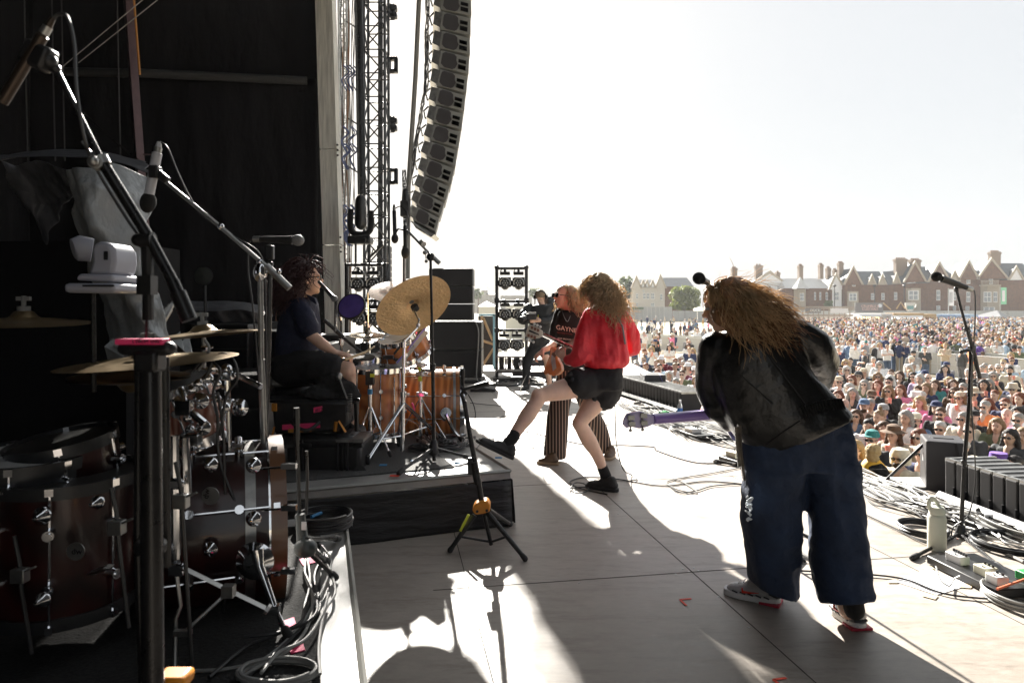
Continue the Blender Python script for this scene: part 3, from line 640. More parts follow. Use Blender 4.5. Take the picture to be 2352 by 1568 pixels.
def tripod(t, base, up, rads, h, m, rr=.011, foot=RUBBER, brace=True, n=7):
    """legs from a collar at height h; rads = (x,y) offsets of the feet"""
    for (dx, dy) in rads:
        f = V(base) + V((dx, dy, .012)); mb = MB(); mb.tube([V(base) + V((dx * .06, dy * .06, h)), f + V((0, 0, 0))], rr, n, el=.6); lg = build('leg', mb, m, t)
        mb = MB(); mb.cap(f.lerp(V(base) + V((0, 0, h)), .07), f, rr * 1.5, rr * 1.4, 8); build('rubber_foot', mb, foot, lg)
    if brace:
        mb = MB()
        for (dx, dy) in rads: mb.tube([V(base) + V((0, 0, h * .38)), V(base) + V((dx * .5, dy * .5, h * .5))], rr * .7, 5)
        build('brace', mb, m, t)
def mic(name, tail, head, r, label, kind='pencil', m=None, parentgrp=None):
    """a microphone from its cable end to its head"""
    tail, head = V(tail), V(head); d = (head - tail); L = d.length; d.normalize(); t = thing(name, label, 'microphone', tail, parentgrp); m = m or BLACK
    if kind == 'pencil':
        mb = MB(); mb.tube([tail, tail + d * L * .12, tail + d * L * .2, tail + d * L * .21, head - d * L * .03, head], [r * .45, r * .7, r * .75, r, r, r * .95], 14); build('body', mb, m, t)
        mb = MB(); mb.cyl(tail + d * L * .10, tail + d * L * .19, r * .8); build('connector', mb, STEEL, t)
    else:
        mb = MB(); mb.tube([tail, tail + d * L * .15, tail + d * L * .17, head - d * r * 2.2, head - d * r * 1.6], [r * .5, r * .55, r * .52, r * .72, r * .85], 14); build('body', mb, m, t)
        mb = MB(); mb.cyl(tail + d * L * .0, tail + d * L * .14, r * .56); build('connector', mb, STEEL, t)
        mb = MB(); mb.ell(head - d * r * .6, (r * 1.0, r * 1.0, r * 1.12), frame(basis(d)[0], d), nu=20, nv=14); build('foam_windscreen' if kind == 'foam' else 'mesh_head', mb, mat('foam', (.012, .012, .012), .95, bump=.5, bs=200) if kind == 'foam' else mat('mesh_grille', (.30, .30, .30), .45, metal=.7, bump=.9, bs=400), t)
    return t
def cable(name, pts, r, label, m=None, n=6, k=8, grp=None):
    mb = MB(); mb.tube(cat(pts, k), r, n); return build(name, mb, m or CABLE, label=label, category='cable', group=grp)
# ================================================================ wooden kit on the riser
WOOD = wave_mat('figured_walnut', (.60, .22, .06), (.32, .10, .028), 2.4, 10, .22, coat=.5, direction='Z', stretch=(1, 1, 1))
WOODV = wave_mat('figured_walnut_upright', (.70, .29, .08), (.36, .12, .03), 2.4, 10, .22, coat=.5, direction='X', stretch=(2.2, .5, .5))
ZT = ZR + .012
def zat(y, Y): return CH + (HY - y) / FX * Y
c = P(848, 1003, 5.15); drum('floor_tom', V((c.x, 5.15 + .2, zat(1003, 5.15))), (0, 0, 1), .222, (1003 - 853) / FX * 5.15, WOOD, 'orange brown wooden floor tom with chrome hoops beside the drummer', 8)
t = thing('drum_leg_set', 'chrome leg set under the wooden floor tom', 'drum legs', V((c.x, 5.35, ZT)))
for a in (200, 320, 80): mb = MB(); o = V((c.x + .235 * math.cos(R(a)), 5.35 + .235 * math.sin(R(a)), 0)); mb.tube([o + V((0, 0, .9)), o + V((0, 0, ZT))], .006, 7); build('leg', mb, CHROME, t)
kc = P(1004, 925, 5.92); kd = drum('bass_drum', V((kc.x - .30, kc.y, kc.z)), (1, .11, 0), .293, .51, WOODV, 'wooden bass drum lying on its side pointing to the stage front', 10)
sp = thing('bass_drum_spur', 'chrome spur leg bracing the wooden bass drum', 'drum leg', P(1058, 1008, 5.6))
mb = MB(); mb.cyl(P(1024, 948, 5.66), P(1024, 948, 5.58), .045, n=18); mb.cyl(P(1024, 948, 5.58), P(1024, 948, 5.55), .03, n=18); build('bracket', mb, CHROME, sp)
mb = MB(); mb.tube([P(1024, 950, 5.55), P(1040, 985, 5.55), P(1060, 1010, 5.5)], [.02, .014, .01], 8); build('leg', mb, CHROME, sp)
mb = MB(); mb.cap(P(1056, 1006, 5.5), P(1064, 1016, 5.47), .014, .014); build('rubber_foot', mb, RUBBER, sp)
# silver hoop strip and paper on the bass drum
mb = MB(); mb.lathe([(.301, 0), (.308, 0), (.308, .022), (.301, .022)], V((kc.x + .13, kc.y + .045, kc.z)), (1, .11, 0), 40); build('band', mb, STEEL, kd)
# rack toms, snare
nrm = V((-.35, -.42, .84)); drum('rack_tom', P(950, 812, 5.62) - nrm * .0, nrm, .16, .21, WOOD, 'small wooden rack tom behind the sampling pad', 6)
drum('rack_tom', P(918, 822, 5.5) - V((-.12, -.2, .97)) * .02, V((-.12, -.25, .97)), .14, .17, WOOD, 'small wooden rack tom left of the sampling pad with white head', 6)
drum('snare_drum', P(838, 848, 5.5), (0, -.03, 1), .19, .095, CHROME, 'chrome snare drum under the black practice pad', 8)
t = thing('practice_pad', 'thin black rubber practice disc lying on the snare drum', 'drum pad', P(815, 822, 4.9))
mb = MB(); mb.lathe([(.001, 0), (.146, 0), (.151, .008), (.146, .022), (.001, .026)], P(817, 824, 5.35), (0.02, -.06, 1), 36); build('disc', mb, RUBBER, t)
mb = MB(); mb.box(P(892, 820, 5.2), (.08, .05, .03)); build('trigger_box', mb, BLACK, t, bevel=.004)
# purple electronic pad
t = thing('electronic_pad', 'round purple electronic drum pad tilted towards the drummer', 'drum pad', P(808, 706, 5.3))
nrm = V((-.1, -.88, .42)).normalized(); c = P(808, 704, 5.3)
mb = MB(); mb.lathe([(.001, -.012), (.1, -.02), (.112, 0), (.108, .012), (.1, .014)], c, nrm, 36); build('rim', mb, BLACK, t)
mb = MB(); mb.lathe([(.1, .010), (.001, .013)], c, nrm, 36); build('pad_surface', mb, PURPLE, t)
mb = MB(); mb.box(P(778, 718, 5.32), (.05, .05, .06)); mb.tube([P(778, 718, 5.32), P(785, 740, 5.34)], .014); build('clamp', mb, CHROME, t, bevel=.004)
t = thing('pad_stand', 'straight chrome stand holding the purple pad', 'stand', P(786, 960, 5.34)); mb = MB()
mb.tube([P(784, 735, 5.34), P(784, 790, 5.34), P(785, 955, 5.34)], [.008, .011, .014], 8); build('pole', mb, CHROME, t); mb = MB(); mb.cyl(P(784, 778, 5.34), P(784, 792, 5.34), .02); build('collar', mb, CHROME, t)
tripod(t, (P(785, 955, 5.34).x, 5.34, ZT), 1, ((-.2, .1), (.2, .1), (0, -.25)), .3, CHROME)
# hats
c = P(845, 768, 5.85); cymbal('hi_hat', c, (.04, -.1, 1), .155, 'pair of closed hi-hat cymbals over the snare', PALEC, hats=True)
t = thing('hi_hat_stand', 'chrome stand running up through the hi-hat cymbals', 'stand', (c.x + .01, 5.85, ZT)); mb = MB(); mb.tube([P(845, 672, 5.85), P(846, 790, 5.85)], .006, 7); build('rod', mb, CHROME, t); mb = MB(); mb.tube([P(847, 790, 5.85), P(848, 1000, 5.85)], .014, 8); build('pole', mb, CHROME, t)
mb = MB(); mb.cyl(P(845, 742, 5.85), P(845, 752, 5.85), .02); mb.cyl(P(838, 738, 5.85), P(838, 748, 5.85), .012); build('clutch', mb, CHROME, t)
tripod(t, (P(848, 1000, 5.85).x, 5.85, ZT), 1, ((-.22, .08), (.22, .12), (0, -.28)), .32, CHROME)
# cymbals
nc = V((.26, -.80, -.50)).normalized(); c = P(951, 703, 5.0)
ax_long = (P(1026, 652, 5.15) - P(878, 758, 5.15)).normalized(); 
nn = V((0, 1, 0)); nn = (nn - ax_long * nn.dot(ax_long)).normalized(); oth = ax_long.cross(nn); 
oth = oth if oth.z > 0 else -oth; nc = nn * math.sin(R(35)) + oth * math.cos(R(35))
cymbal('crash_cymbal', c, nc, .293, 'big gold crash cymbal seen from beneath tilted before the tall speakers', GOLD, bell=.16)
CY = bpy.data.objects['crash_cymbal']; mb = MB(); mb.cyl(c - nc * .0, c - nc * .035, .028); build('sleeve', mb, RUBBER, CY)
uxx = (P(1003, 695, 5.15) - P(950, 780, 5.15)).normalized(); uxx = (uxx - nc * uxx.dot(nc)).normalized()
text('lettering', 'ZILDJIAN', c - nc * .004 + (P(968, 752, 5.38) - P(951, 703, 5.0)) - nc * .004, uxx, -nc.cross(uxx), .032, INK, CY, .003)
t = thing('cymbal_stand', 'chrome cymbal boom stand with splayed double legs in front of the wooden drums', 'stand', G(926, 1052, ZT))
b0 = G(926, 1052, ZT); SYc = b0.y; mb = MB(); mb.tube([P(924, 1035, SYc), P(926, 900, SYc)], .016, 10); mb.tube([P(926, 905, SYc), P(928, 780, SYc)], .012, 10); build('pole', mb, CHROME, t)
for y in (905, 850, 792): mb = MB(); mb.cyl(P(926, y + 6, SYc), P(926, y - 6, SYc), .024); mb.box(P(933, y, SYc), (.05, .015, .012)); build('collar', mb, CHROME, t)
mb = MB(); mb.tube([P(906, 812, SYc + .1), P(930, 782, SYc), P(958, 752, 4.95), P(962, 735, 4.95), P(951, 712, 4.98)], [.009] * 5, 8); mb.ell(P(960, 746, 4.95), .018); build('boom_arm', mb, CHROME, t)
for (x, y) in ((845, 1066), (1012, 1012), (900, 1018)):
    f = G(x, y, ZT) if x != 900 else b0 + V((-.1, .42, 0)); top = P(926, 925, SYc); sd_ = (f - top).cross(V((0, 0, 1))).normalized() * .014; mb = MB()
    mb.tube([top + sd_, f + sd_ * .6 + V((0, 0, .03))], .007, 6); mb.tube([top - sd_, f - sd_ * .6 + V((0, 0, .03))], .007, 6); mb.tube([P(925, 1000, SYc), (top * .4 + f * .6)], .007, 6); lg = build('leg', mb, CHROME, t)
    mb = MB(); mb.cap(f + V((0, 0, .05)), f + V((0, 0, .01)), .018, .014); build('rubber_foot', mb, RUBBER, lg)
c = P(900, 670, 6.25); cymbal('ride_cymbal', c, (-.12, .42, .9), .21, 'pale violet lit ride cymbal left of the gold crash', mat('white_bronze', (.86, .84, .84), .3, metal=.6, var=.1, vs=30))
t = thing('cymbal_stand', 'slim chrome stand hidden behind the toms under the ride cymbal', 'stand', P(905, 960, 6.3)); mb = MB(); mb.tube([P(900, 672, 6.27), P(905, 960, 6.3)], .011, 8); build('pole', mb, CHROME, t); tripod(t, (P(905, 960, 6).x, 6.3, ZT), 1, ((-.22, .08), (.22, .12), (0, -.28)), .3, CHROME)
# second front stand with yellow tape holding toms
t = thing('tom_stand', 'thick chrome tom stand with yellow taped clamps', 'stand', G(850, 1012, ZT)); b1 = P(850, 1012, 5.0); b1.z = ZT
mb = MB(); mb.tube([P(850, 1030, 5.0), P(850, 862, 5.0)], .015, 10); build('pole', mb, CHROME, t)
mb = MB(); mb.box(P(850, 868, 4.98), (.06, .05, .10)); build('clamp', mb, BLACK, t, bevel=.006); mb = MB(); mb.box(P(855, 862, 4.94), (.03, .01, .025)); build('yellow_tape', mb, YELLOWT, t); mb = MB(); mb.cyl(P(850, 893, 5.0), P(850, 905, 5.0), .018); build('blue_tape', mb, BLUET, t)
tripod(t, b1, 1, ((-.1, -.2), (.17, -.12), (.02, .25)), .34, CHROME, .009)
t = thing('tom_stand', 'chrome upright with yellow tape beside the bass drum', 'stand', G(966, 1000, ZT)); b1 = P(966, 1000, 5.4); b1.z = ZT
mb = MB(); mb.tube([P(966, 1040, 5.4), P(966, 850, 5.4)], .014, 10); mb.tube([P(940, 845, 5.4), P(990, 852, 5.4)], .011, 8); build('pole', mb, CHROME, t)
for y in (838, 858, 905): mb = MB(); mb.box(P(966, y, 5.38), (.07, .05, .035)); mb.cyl(P(975, y, 5.35), P(983, y, 5.35), .012); build('clamp', mb, CHROME, t, bevel=.006)
mb = MB(); mb.box(P(965, 870, 5.35), (.028, .02, .035)); mb.box(P(963, 848, 5.35), (.02, .02, .03)); build('yellow_tape', mb, YELLOWT, t)
tripod(t, b1, 1, ((-.2, .1), (.22, -.05), (.02, .25)), .34, CHROME, .009)
# sampling pad
t = thing('sampling_pad', 'tilted black and purple sampling pad with white side lettering', 'sampler', P(940, 800, 5.0))
a0 = P(905, 832, 5.45); a1 = P(970, 752, 5.56); d0 = (a1 - a0).normalized(); dn = V((.2, -.9, -.2)).normalized(); sd_ = d0.cross(V((0, 1, 0))).normalized()
L_ = (a1 - a0).length; Rm = Matrix((d0, V((0, 1, 0)) - d0 * d0.y, d0.cross(V((0, 1, 0))))).transposed(); cc = (a0 + a1) / 2
for i in range(3): 
    pass
Rm = frame(d0, d0.cross(V((0, 1, 0))))
mb = MB(); mb.box(cc, (L_, .22, .05), Rm); build('case_body', mb, BLACK, t, bevel=.008)
mb = MB(); mb.box(cc + Rm @ V((0, 0, -.03)) + V((0, -.02, 0)), (L_ * 1.0, .2, .012), Rm); mb.box(cc + Rm @ V((0, 0, .03)), (L_ * .98, .2, .012), Rm); build('pad_face', mb, mat('pale_purple', (.25, .2, .7), .4), t, bevel=.003)  # pad faces in a light purple
lw = frame(d0, d0.cross(V((0, 1, 0)))); s_ = -1 if (Rm @ V((0, 0, 1))).x < 0 else 1
mb = MB(); mb.box(cc + Rm @ V((-.01, -.112, 0)) + (V((.03, 0, -.035))), (L_ * .95, .004, .05), Rm); build('side_panel', mb, mat('light_grey_panel', (.5, .5, .5), .5), t)
text('lettering', 'Roland', cc + V((-.03, -.117, -.085)), d0, V((0, 1, 0)).cross(d0) * -1, .032, INK, t, .001)
# mic stand over the kit
t = thing('microphone_stand', 'black boom stand rising in front of the wooden bass drum', 'microphone stand', G(994, 1060, ZT)); mY = G(994, 1060, ZT).y
mb = MB(); mb.tube([P(997, 1058, mY), P(994, 840, mY)], .013, 9); mb.tube([P(994, 842, mY), P(989, 598, mY)], .0095, 9); build('pole', mb, BLACKM, t)
mb = MB(); mb.ell(P(989, 590, mY), .03); mb.cyl(P(994, 836, mY), P(994, 850, mY), .02); mb.cap(P(995, 1035, mY), P(996, 1015, mY), .04, .025); build('collar', mb, BLACKM, t)
mb = MB(); mb.tube([P(1010, 605, mY), P(996, 592, mY)], .016, 8); mb.tube([P(996, 592, mY), P(965, 560, mY + .05), P(936, 530, mY + .1)], .009, 8); build('boom_arm', mb, STEEL, t)
mb = MB(); mb.cyl(P(968, 556, mY + .03), P(973, 561, mY), .02); mb.ell(P(976, 580, mY), .016); mb.ell(P(979, 600, mY), .012); mb.tube([P(976, 575, mY), P(979, 600, mY)], .003, 5); build('knob', mb, STEEL, t)
for f in (G(905, 1096, 0), G(1075, 1056, ZT), G(960, 1015, ZT)):
    if f.z < .1: f = G(916, 1092, ZT)
    mb = MB(); mb.tube([P(996, 1028, mY), f + V((0, 0, .02))], .011, 7); lg = build('leg', mb, BLACKM, t); mb = MB(); mb.cap(f.lerp(P(996, 1028, mY), .1) + V((0, 0, .018)), f + V((0, 0, .016)), .017, .017); build('rubber_foot', mb, RUBBER, lg)
mb = MB(); f = G(914, 1093, ZT); mb.box(f + V((-.02, 0, .004)), (.06, .04, .004)); build('floor_tape', mb, REDT, label='red tape mark under the front leg of the tall boom stand', category='tape')
for k, (x0, y0, x1, y1, lb) in enumerate(((905, 470, 907, 560, 'small black microphone hanging upside down left of the overhead boom'), (930, 505, 931, 592, 'pencil microphone with oval windscreen pointing down over the drums'))):
    Y_ = mY + .1; mic('pencil_microphone', P(x0, y0, Y_), P(x1, y1 - 20, Y_), .014, lb)
    par = [o for o in bpy.data.objects if o.name.startswith('pencil_microphone')][-1]
    mb = MB(); mb.ell(P(x1, y1 - 12, Y_), (.030, .030, .044) if k else (.026, .026, .035)); build('windscreen', mb, mat('grey_foam', (.05, .05, .05), .95), par)
mb = MB(); mb.tube([P(905, 540, mY + .1), P(915, 525, mY + .1), P(936, 530, mY + .1)], .008, 7); mb.tube(cat([P(905, 480, mY + .1), P(922, 475, mY + .1), P(938, 500, mY + .05), P(936, 540, mY)], 6), .004, 5); build('mic_bar', mb, BLACKM, label='short bar carrying the two hanging drum microphones', category='bracket')
t = thing('backline_pole', 'pale upright tube behind the drums below the hoist', 'pole', P(928, 820, 8)); mb = MB(); mb.tube([P(929, 590, 8), P(928, 820, 8)], .02, 8); mb.tube([P(930, 565, 8), P(929, 590, 8)], .03, 8); build('tube', mb, STEEL, t)
# vocal mic at the drummer
t = mic('gooseneck_microphone', P(733, 647, 4.75), P(770, 688, 4.6), .022, 'grey vocal microphone on thin arm at the drummer mouth', 'vocal', STEEL)
t = thing('microphone_stand', 'lattice patterned boom arm slanting down behind the drummer arm', 'microphone stand', P(780, 960, 5.2)); mb = MB()
mb.tube([P(772, 690, 4.6), P(770, 760, 5.2), P(800, 785, 5.2), P(835, 812, 5.3)], .012, 7); mb.tube([P(745, 735, 5.2), P(790, 775, 5.2)], .016, 7); build('boom_arm', mb, BLACKM, t)
# drumsticks
for i, (a, b, lb) in enumerate((((832, 812), (898, 790), 'drumstick in the far hand pointing at the snare'), ((828, 813), (900, 787), 'upper drumstick'))[:1]):
    mb = MB(); mb.tube([P(792, 826, 4.72), P(838, 809, 4.85), P(858, 797, 4.92)], [.009, .009, .005], 8); mb.ell(P(859, 796.5, 4.92), .007); build('drumstick', mb, mat('pale_hickory', (.66, .5, .3), .5), label='pale wooden drumstick held over the snare', category='drumstick')
mb = MB(); mb.tube([P(770, 832, 4.7), P(790, 816, 4.8), P(802, 806, 4.9)], [.009, .009, .006], 8); build('drumstick', mb, mat('pale_hickory', (.66, .5, .3), .5), label='second drumstick partly hidden behind the drummer forearm', category='drumstick')
# pedal and beater behind the floor tom
t = thing('bass_drum_pedal', 'chrome double pedal with spring posts beside the floor tom', 'drum pedal', P(800, 1004, 4.6)); mb = MB()
mb.tube([P(776, 985, 4.6), P(776, 915, 4.6)], .012, 7); mb.tube([P(820, 990, 4.6), P(818, 925, 4.6)], .016, 7); mb.tube([P(772, 915, 4.6), P(826, 918, 4.6)], .012, 7); build('post', mb, BLACKM, t)
mb = MB(); mb.tube([P(797, 915, 4.55), P(780, 870, 4.55)], .006, 6); mb.cap(P(778, 866, 4.55), P(779, 862, 4.55), .022, .022); build('beater', mb, STEEL, t)
mb = MB()
for k in range(9): mb.lathe([(.014, -.002), (.018, 0), (.014, .002)], P(803, 905 + k * 5, 4.5), (0, 0, 1), 10)
build('spring', mb, STEEL, t); mb = MB(); mb.box(P(815, 1002, 4.6), (.18, .3, .02)); build('foot_plate', mb, STEEL, t)
# cases and towel beside the kit
CASE = mat('black_case_plastic', (.014, .014, .015), .38, bump=.15, bs=60, var=.2)
t = thing('wheeled_case', 'large black ribbed transport case with corner wheel at the riser edge', 'equipment case', G(770, 1100, ZR)); Yc = 4.5
a, b = P(655, 1096, Yc), P(829, 1000, Yc); c = (a + b) / 2
mb = MB(); mb.box(c + V((0, .22, -.03)), (b.x - a.x, .42, b.z - a.z - .06)); build('case_body', mb, CASE, t, bevel=.03)
mb = MB(); mb.box(P(744, 1001, Yc + .22), (b.x - a.x + .01, .44, .10)); build('lid', mb, CASE, t, bevel=.04)
mb = MB()
for x in (682, 694, 776, 786, 798): mb.box(P(x, 1050, Yc), (.014, .025, .24))
build('rib', mb, CASE, t, bevel=.005)
mb = MB(); mb.box(P(822, 1022, Yc), (.06, .03, .03)); mb.box(P(700, 1022, Yc), (.09, .03, .03)); build('latch', mb, BLACK, t, bevel=.005)
mb = MB(); mb.cyl(P(826, 1085, Yc - .01), P(826, 1085, Yc + .06), .045, n=18); build('wheel', mb, RUBBER, t)
t = thing('cymbal_case', 'black soft case with pink and yellow tapes standing on the wheeled case', 'equipment case', P(715, 1000, Yc + .1))
mb = MB(); pl = [P(622, 925, Yc), P(630, 998, Yc), P(770, 992, Yc), P(800, 975, Yc), P(800, 922, Yc), P(680, 918, Yc)]; mb.prism(pl, (0, .34, 0)); build('case_body', mb, CASE, t, bevel=.02)
mb = MB(); mb.prism([P(720, 936, Yc - .004), P(740, 932, Yc - .004), P(740, 944, Yc - .004), P(720, 948, Yc - .004)], (0, .003, 0)); mb.prism([P(648, 975, Yc - .004), P(735, 970, Yc - .004), P(735, 982, Yc - .004), P(648, 987, Yc - .004)], (0, .003, 0)); tp = build('pink_tape', mb, PINK, t, smooth=False)
text('lettering', '#12', P(724, 945.5, Yc - .008), (1, 0, .12), (0, 0, 1), .022, INK, tp, .001)
mb = MB(); mb.prism([P(662, 985, Yc - .006), P(715, 983, Yc - .006), P(715, 991, Yc - .006), P(662, 993, Yc - .006)], (0, .003, 0)); mb.tube([P(772, 968, Yc - .01), P(770, 990, Yc - .01)], .012, 5); mb.tube([P(778, 966, Yc - .01), P(794, 992, Yc - .01)], .018, 5, el=.3); mb.tube([P(630, 980, Yc - .01), P(618, 1030, Yc - .02)], .016, 5, el=.3); mb.box(P(630, 935, Yc - .02), (.03, .02, .05)); build('yellow_strap', mb, mat('amber_webbing', (.5, .2, .02), .7), t)
mb = MB(); mb.tube(cat([P(668, 968, Yc - .02), P(690, 985, Yc - .06), P(712, 986, Yc - .06), P(735, 968, Yc - .02)], 5), .012, 8); build('handle', mb, BLACK, t)
mb = MB(); mb.lathe([(.18, 0), (.185, .01), (.17, .02), (.02, .028)], P(668, 916, Yc + .2), (0, 0, 1), 30); mb.box(P(700, 910, Yc + .1), (.1, .005, .004), m=None); build('practice_pad', mb, BLACK, label='flat black disc with yellow mark on the soft case', category='drum pad')
random.seed(5)
mb = MB()
for (x, y, Y_, rx, ry, rz) in ((760, 880, 4.7, .12, .1, .13), (790, 905, 4.65, .10, .1, .10), (735, 905, 4.6, .14, .1, .04), (745, 860, 4.75, .07, .08, .1), (790, 945, 4.6, .05, .05, .16), (720, 898, 4.6, .1, .08, .03), (775, 930, 4.6, .07, .06, .12)):
    mb.ell(P(x, y, Y_), (rx, ry, rz), nu=14, nv=10)
TOWEL = mat('black_towelling', (.014, .014, .015), .95, bump=.8, bs=120)
blob('towel', mb, TOWEL, vox=.014, sm=3, disp=[(.06, .09), (.02, .03)], label='crumpled black towel draped over the floor tom and case', category='towel')
# cables under the kit
def tangle(name, fn, nstr, npt, r, label, m, spread, seed, z=.006, lift=.02):
    """loose cable heap: fn(t) gives the centre line on the deck"""
    random.seed(seed); mb = MB()
    for k in range(nstr):
        ph = random.uniform(0, 9); off = random.uniform(-spread, spread); pts = []; t0 = random.uniform(-.05, .35); t1 = random.uniform(.65, 1.05)
        for j in range(npt):
            q = t0 + (t1 - t0) * j / (npt - 1); p = fn(min(1, max(0, q))); d = fn(min(1, max(0, q) + .02)) - p; d = d.normalized() if d.length > 1e-6 else V((1, 0, 0)); s_ = V((-d.y, d.x, 0))
            pts.append(p + s_ * (off + spread * .7 * noise.noise(V((q * 4 + ph, ph, seed)))) + V((0, 0, z + r + lift * abs(noise.noise(V((q * 5, ph, 9)))) * (1 + k % 3))))
        mb.tube(cat(pts, 4), r, 5)
    return build(name, mb, m, label=label, category='cables', fix=False)
def coil(name, c, rx, ry, nl, r, label, m, seed=1, z=0, th=.01, ang=0, jit=.12):
    random.seed(seed); mb = MB(); pts = []; c = V(c)
    for k in range(nl * 14):
        a = k / 14 * 2 * PI; s_ = 1 + jit * noise.noise(V((k * .13, seed, 0))); p = V((rx * math.cos(a) * s_, ry * math.sin(a) * s_, 0)); p = rot('Z', ang) @ p
        pts.append(c + p + V((jit * rx * noise.noise(V((k / 14, seed, 3))), 0, r + th * (k / 14 / nl) * nl * .5 + th * .5 * abs(noise.noise(V((k * .3, seed, 7)))))))
    mb.tube(cat(pts, 2), r, 6); return build(name, mb, m, label=label, category='cables', fix=False)
tangle('cable_heap', lambda q: G(960 + 110 * q, 1000 + 28 * math.sin(q * 3), ZT), 22, 14, .005, 'tangled black cables lying under the wooden bass drum', CABLE, .12, 21)
coil('coiled_cable', G(1030, 1020, ZT), .13, .2, 5, .006, 'coiled black lead at the right of the riser carpet', CABLE, 3)
coil('coiled_cable', G(1000, 1032, ZT), .18, .12, 5, .006, 'coiled lead between the legs of the tall boom stand', CABLE, 8)
for i, (x, y) in enumerate(((1145, 1055), (952, 1062), (1052, 1068), (880, 1072))):
    mb = MB(); mb.box(G(x, y, ZR) + V((0, 0, .014)), (.05, .035, .004)); build('floor_tape', mb, BLUET, label=f'blue tape scrap on the riser, {["by the kicking foot", "near the chrome stand foot", "by the right leg of the boom stand", "below the tom stand"][i]}', category='tape', group='blue tape scraps on the riser')
# red cable end
mb = MB(); mb.tube(cat([P(946, 925, 5.1), P(950, 935, 5.1), P(953, 955, 5.1)], 4), .008, 6); build('jack_plug', mb, PINK, label='pink jack plug hanging between the wooden drums', category='plug')
# drum throne
t = thing('drum_throne', 'round black drum stool under the drummer', 'stool', P(668, 1000, 5.0)); c = P(670, 888, 5.02)
mb = MB(); mb.lathe([(.001, -.1), (.15, -.1), (.18, -.07), (.185, -.02), (.16, .01), (.001, .02)], c, (0, 0, 1), 30); build('seat', mb, BLACK, t)
mb = MB(); mb.cyl(c, V((c.x, c.y, ZT + .1)), .02); build('post', mb, CHROME, t); tripod(t, V((c.x, c.y, ZT)), 1, ((-.25, .1), (.25, .1), (0, -.27)), .25, CHROME)
# ================================================================ near kit, corner shade painted into shells, heads, hoops and cymbals; foreground stands
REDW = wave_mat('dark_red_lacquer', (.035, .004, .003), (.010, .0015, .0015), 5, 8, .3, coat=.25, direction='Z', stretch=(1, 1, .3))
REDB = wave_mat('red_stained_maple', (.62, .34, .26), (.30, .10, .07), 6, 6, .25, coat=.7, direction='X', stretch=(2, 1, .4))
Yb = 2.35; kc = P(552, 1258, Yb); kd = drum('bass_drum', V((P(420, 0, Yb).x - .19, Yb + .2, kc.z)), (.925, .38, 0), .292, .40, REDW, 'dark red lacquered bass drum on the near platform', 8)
for k in (0, 1):                                            # maple hoop
    mb = MB(); mb.lathe([(.294, .385), (.316, .385), (.316, .44), (.294, .44), (.294, .385)], V((P(420, 0, Yb).x - .19, Yb + .2, kc.z)), (.925, .38, 0), 44); 
build('wood_hoop', mb, mat('maple_hoop', (.17, .07, .025), .35, coat=.4), kd)
mb = MB(); mb.lathe([(.293, .30), (.301, .30), (.301, .335), (.293, .335)], V((P(420, 0, Yb).x - .19, Yb + .2, kc.z)), (.925, .38, 0), 44); build('silver_band', mb, STEEL, kd)
def lugplate(x, y, Y, r, par):
    mb = MB(); n_ = V((0, -1, 0)); mb.lathe([(r, 0), (r, .006), (r * .8, .012), (r * .5, .02), (r * .3, .034), (.001, .036)], P(x, y, Y), n_, 20); return build('round_lug', mb, CHROME, par)
for (x, y) in ((583, 1068), (583, 1190), (484, 1066), (484, 1260)): lugplate(x, y, Yb - .035, .026, kd)
for (x, y) in ((670, 1070), (672, 1165), (672, 1310)): mb = MB(); mb.tube([P(600, y + 6, Yb - .03), P(660, y + 2, Yb - .03)], .004, 6); mb.box(P(664, y, Yb - .03), (.05, .02, .018)); build('claw', mb, CHROME, kd)
mb = MB(); mb.lathe([(.001, 0), (.03, 0), (.03, .003), (.001, .004)], P(484, 1138, Yb - .02), (0, -1, 0), 24); bd = build('badge', mb, STEEL, kd)
text('lettering', 'dw', P(478, 1146, Yb - .026), (.15, 0, 1), (-1, 0, .15), .020, INK, bd, .001)
mb = MB(); mb.lathe([(.06, 0), (.065, .01), (.05, .02), (.03, .04), (.001, .042)], P(588, 1285, Yb - .03), (0, -1, 0), 24); mb.tube([P(590, 1262, Yb - .06), P(596, 1300, Yb - .07), P(632, 1400, Yb - .1)], [.024, .016, .011], 10); mb.tube([P(632, 1396, Yb - .1), P(657, 1450, Yb - .12)], .008, 8); mb.box(P(632, 1398, Yb - .1), (.03, .03, .03)); build('spur', mb, CHROME, kd)
mb = MB(); mb.cap(P(655, 1445, Yb - .12), P(664, 1462, Yb - .12), .014, .016); build('spur_foot', mb, RUBBER, kd)
# rack tom (chrome hoops, bright)
Yt = 2.55; nrm = V((-.22, -.25, .94)).normalized(); tc_ = P(446, 1005, Yt + .1)
td = drum('rack_tom', tc_, nrm, .125, .22, REDB, 'brightly lit rack tom with chrome hoops and stained maple shell', 6)
for (x, y, r_) in ((462, 920, .03), (468, 982, .028), (515, 935, .022)): lugplate(x, y, Yt - .06, r_, td)
mb = MB(); mb.tube([P(402, 915, Yt - .12), P(425, 935, Yt - .12), P(470, 972, Yt - .12)], .014, 8); mb.tube([P(415, 890, Yt - .1), P(425, 925, Yt - .12)], .010, 8); mb.box(P(424, 935, Yt - .13), (.05, .04, .05)); mb.box(P(440, 1010, Yt - .12), (.06, .04, .035)); mb.tube([P(405, 1005, Yt - .12), P(455, 1000, Yt - .12)], .011, 8); build('mount_arm', mb, CHROME, td)
mb = MB(); mb.lathe([(.001, .232), (.118, .232)], tc_, nrm, 30)
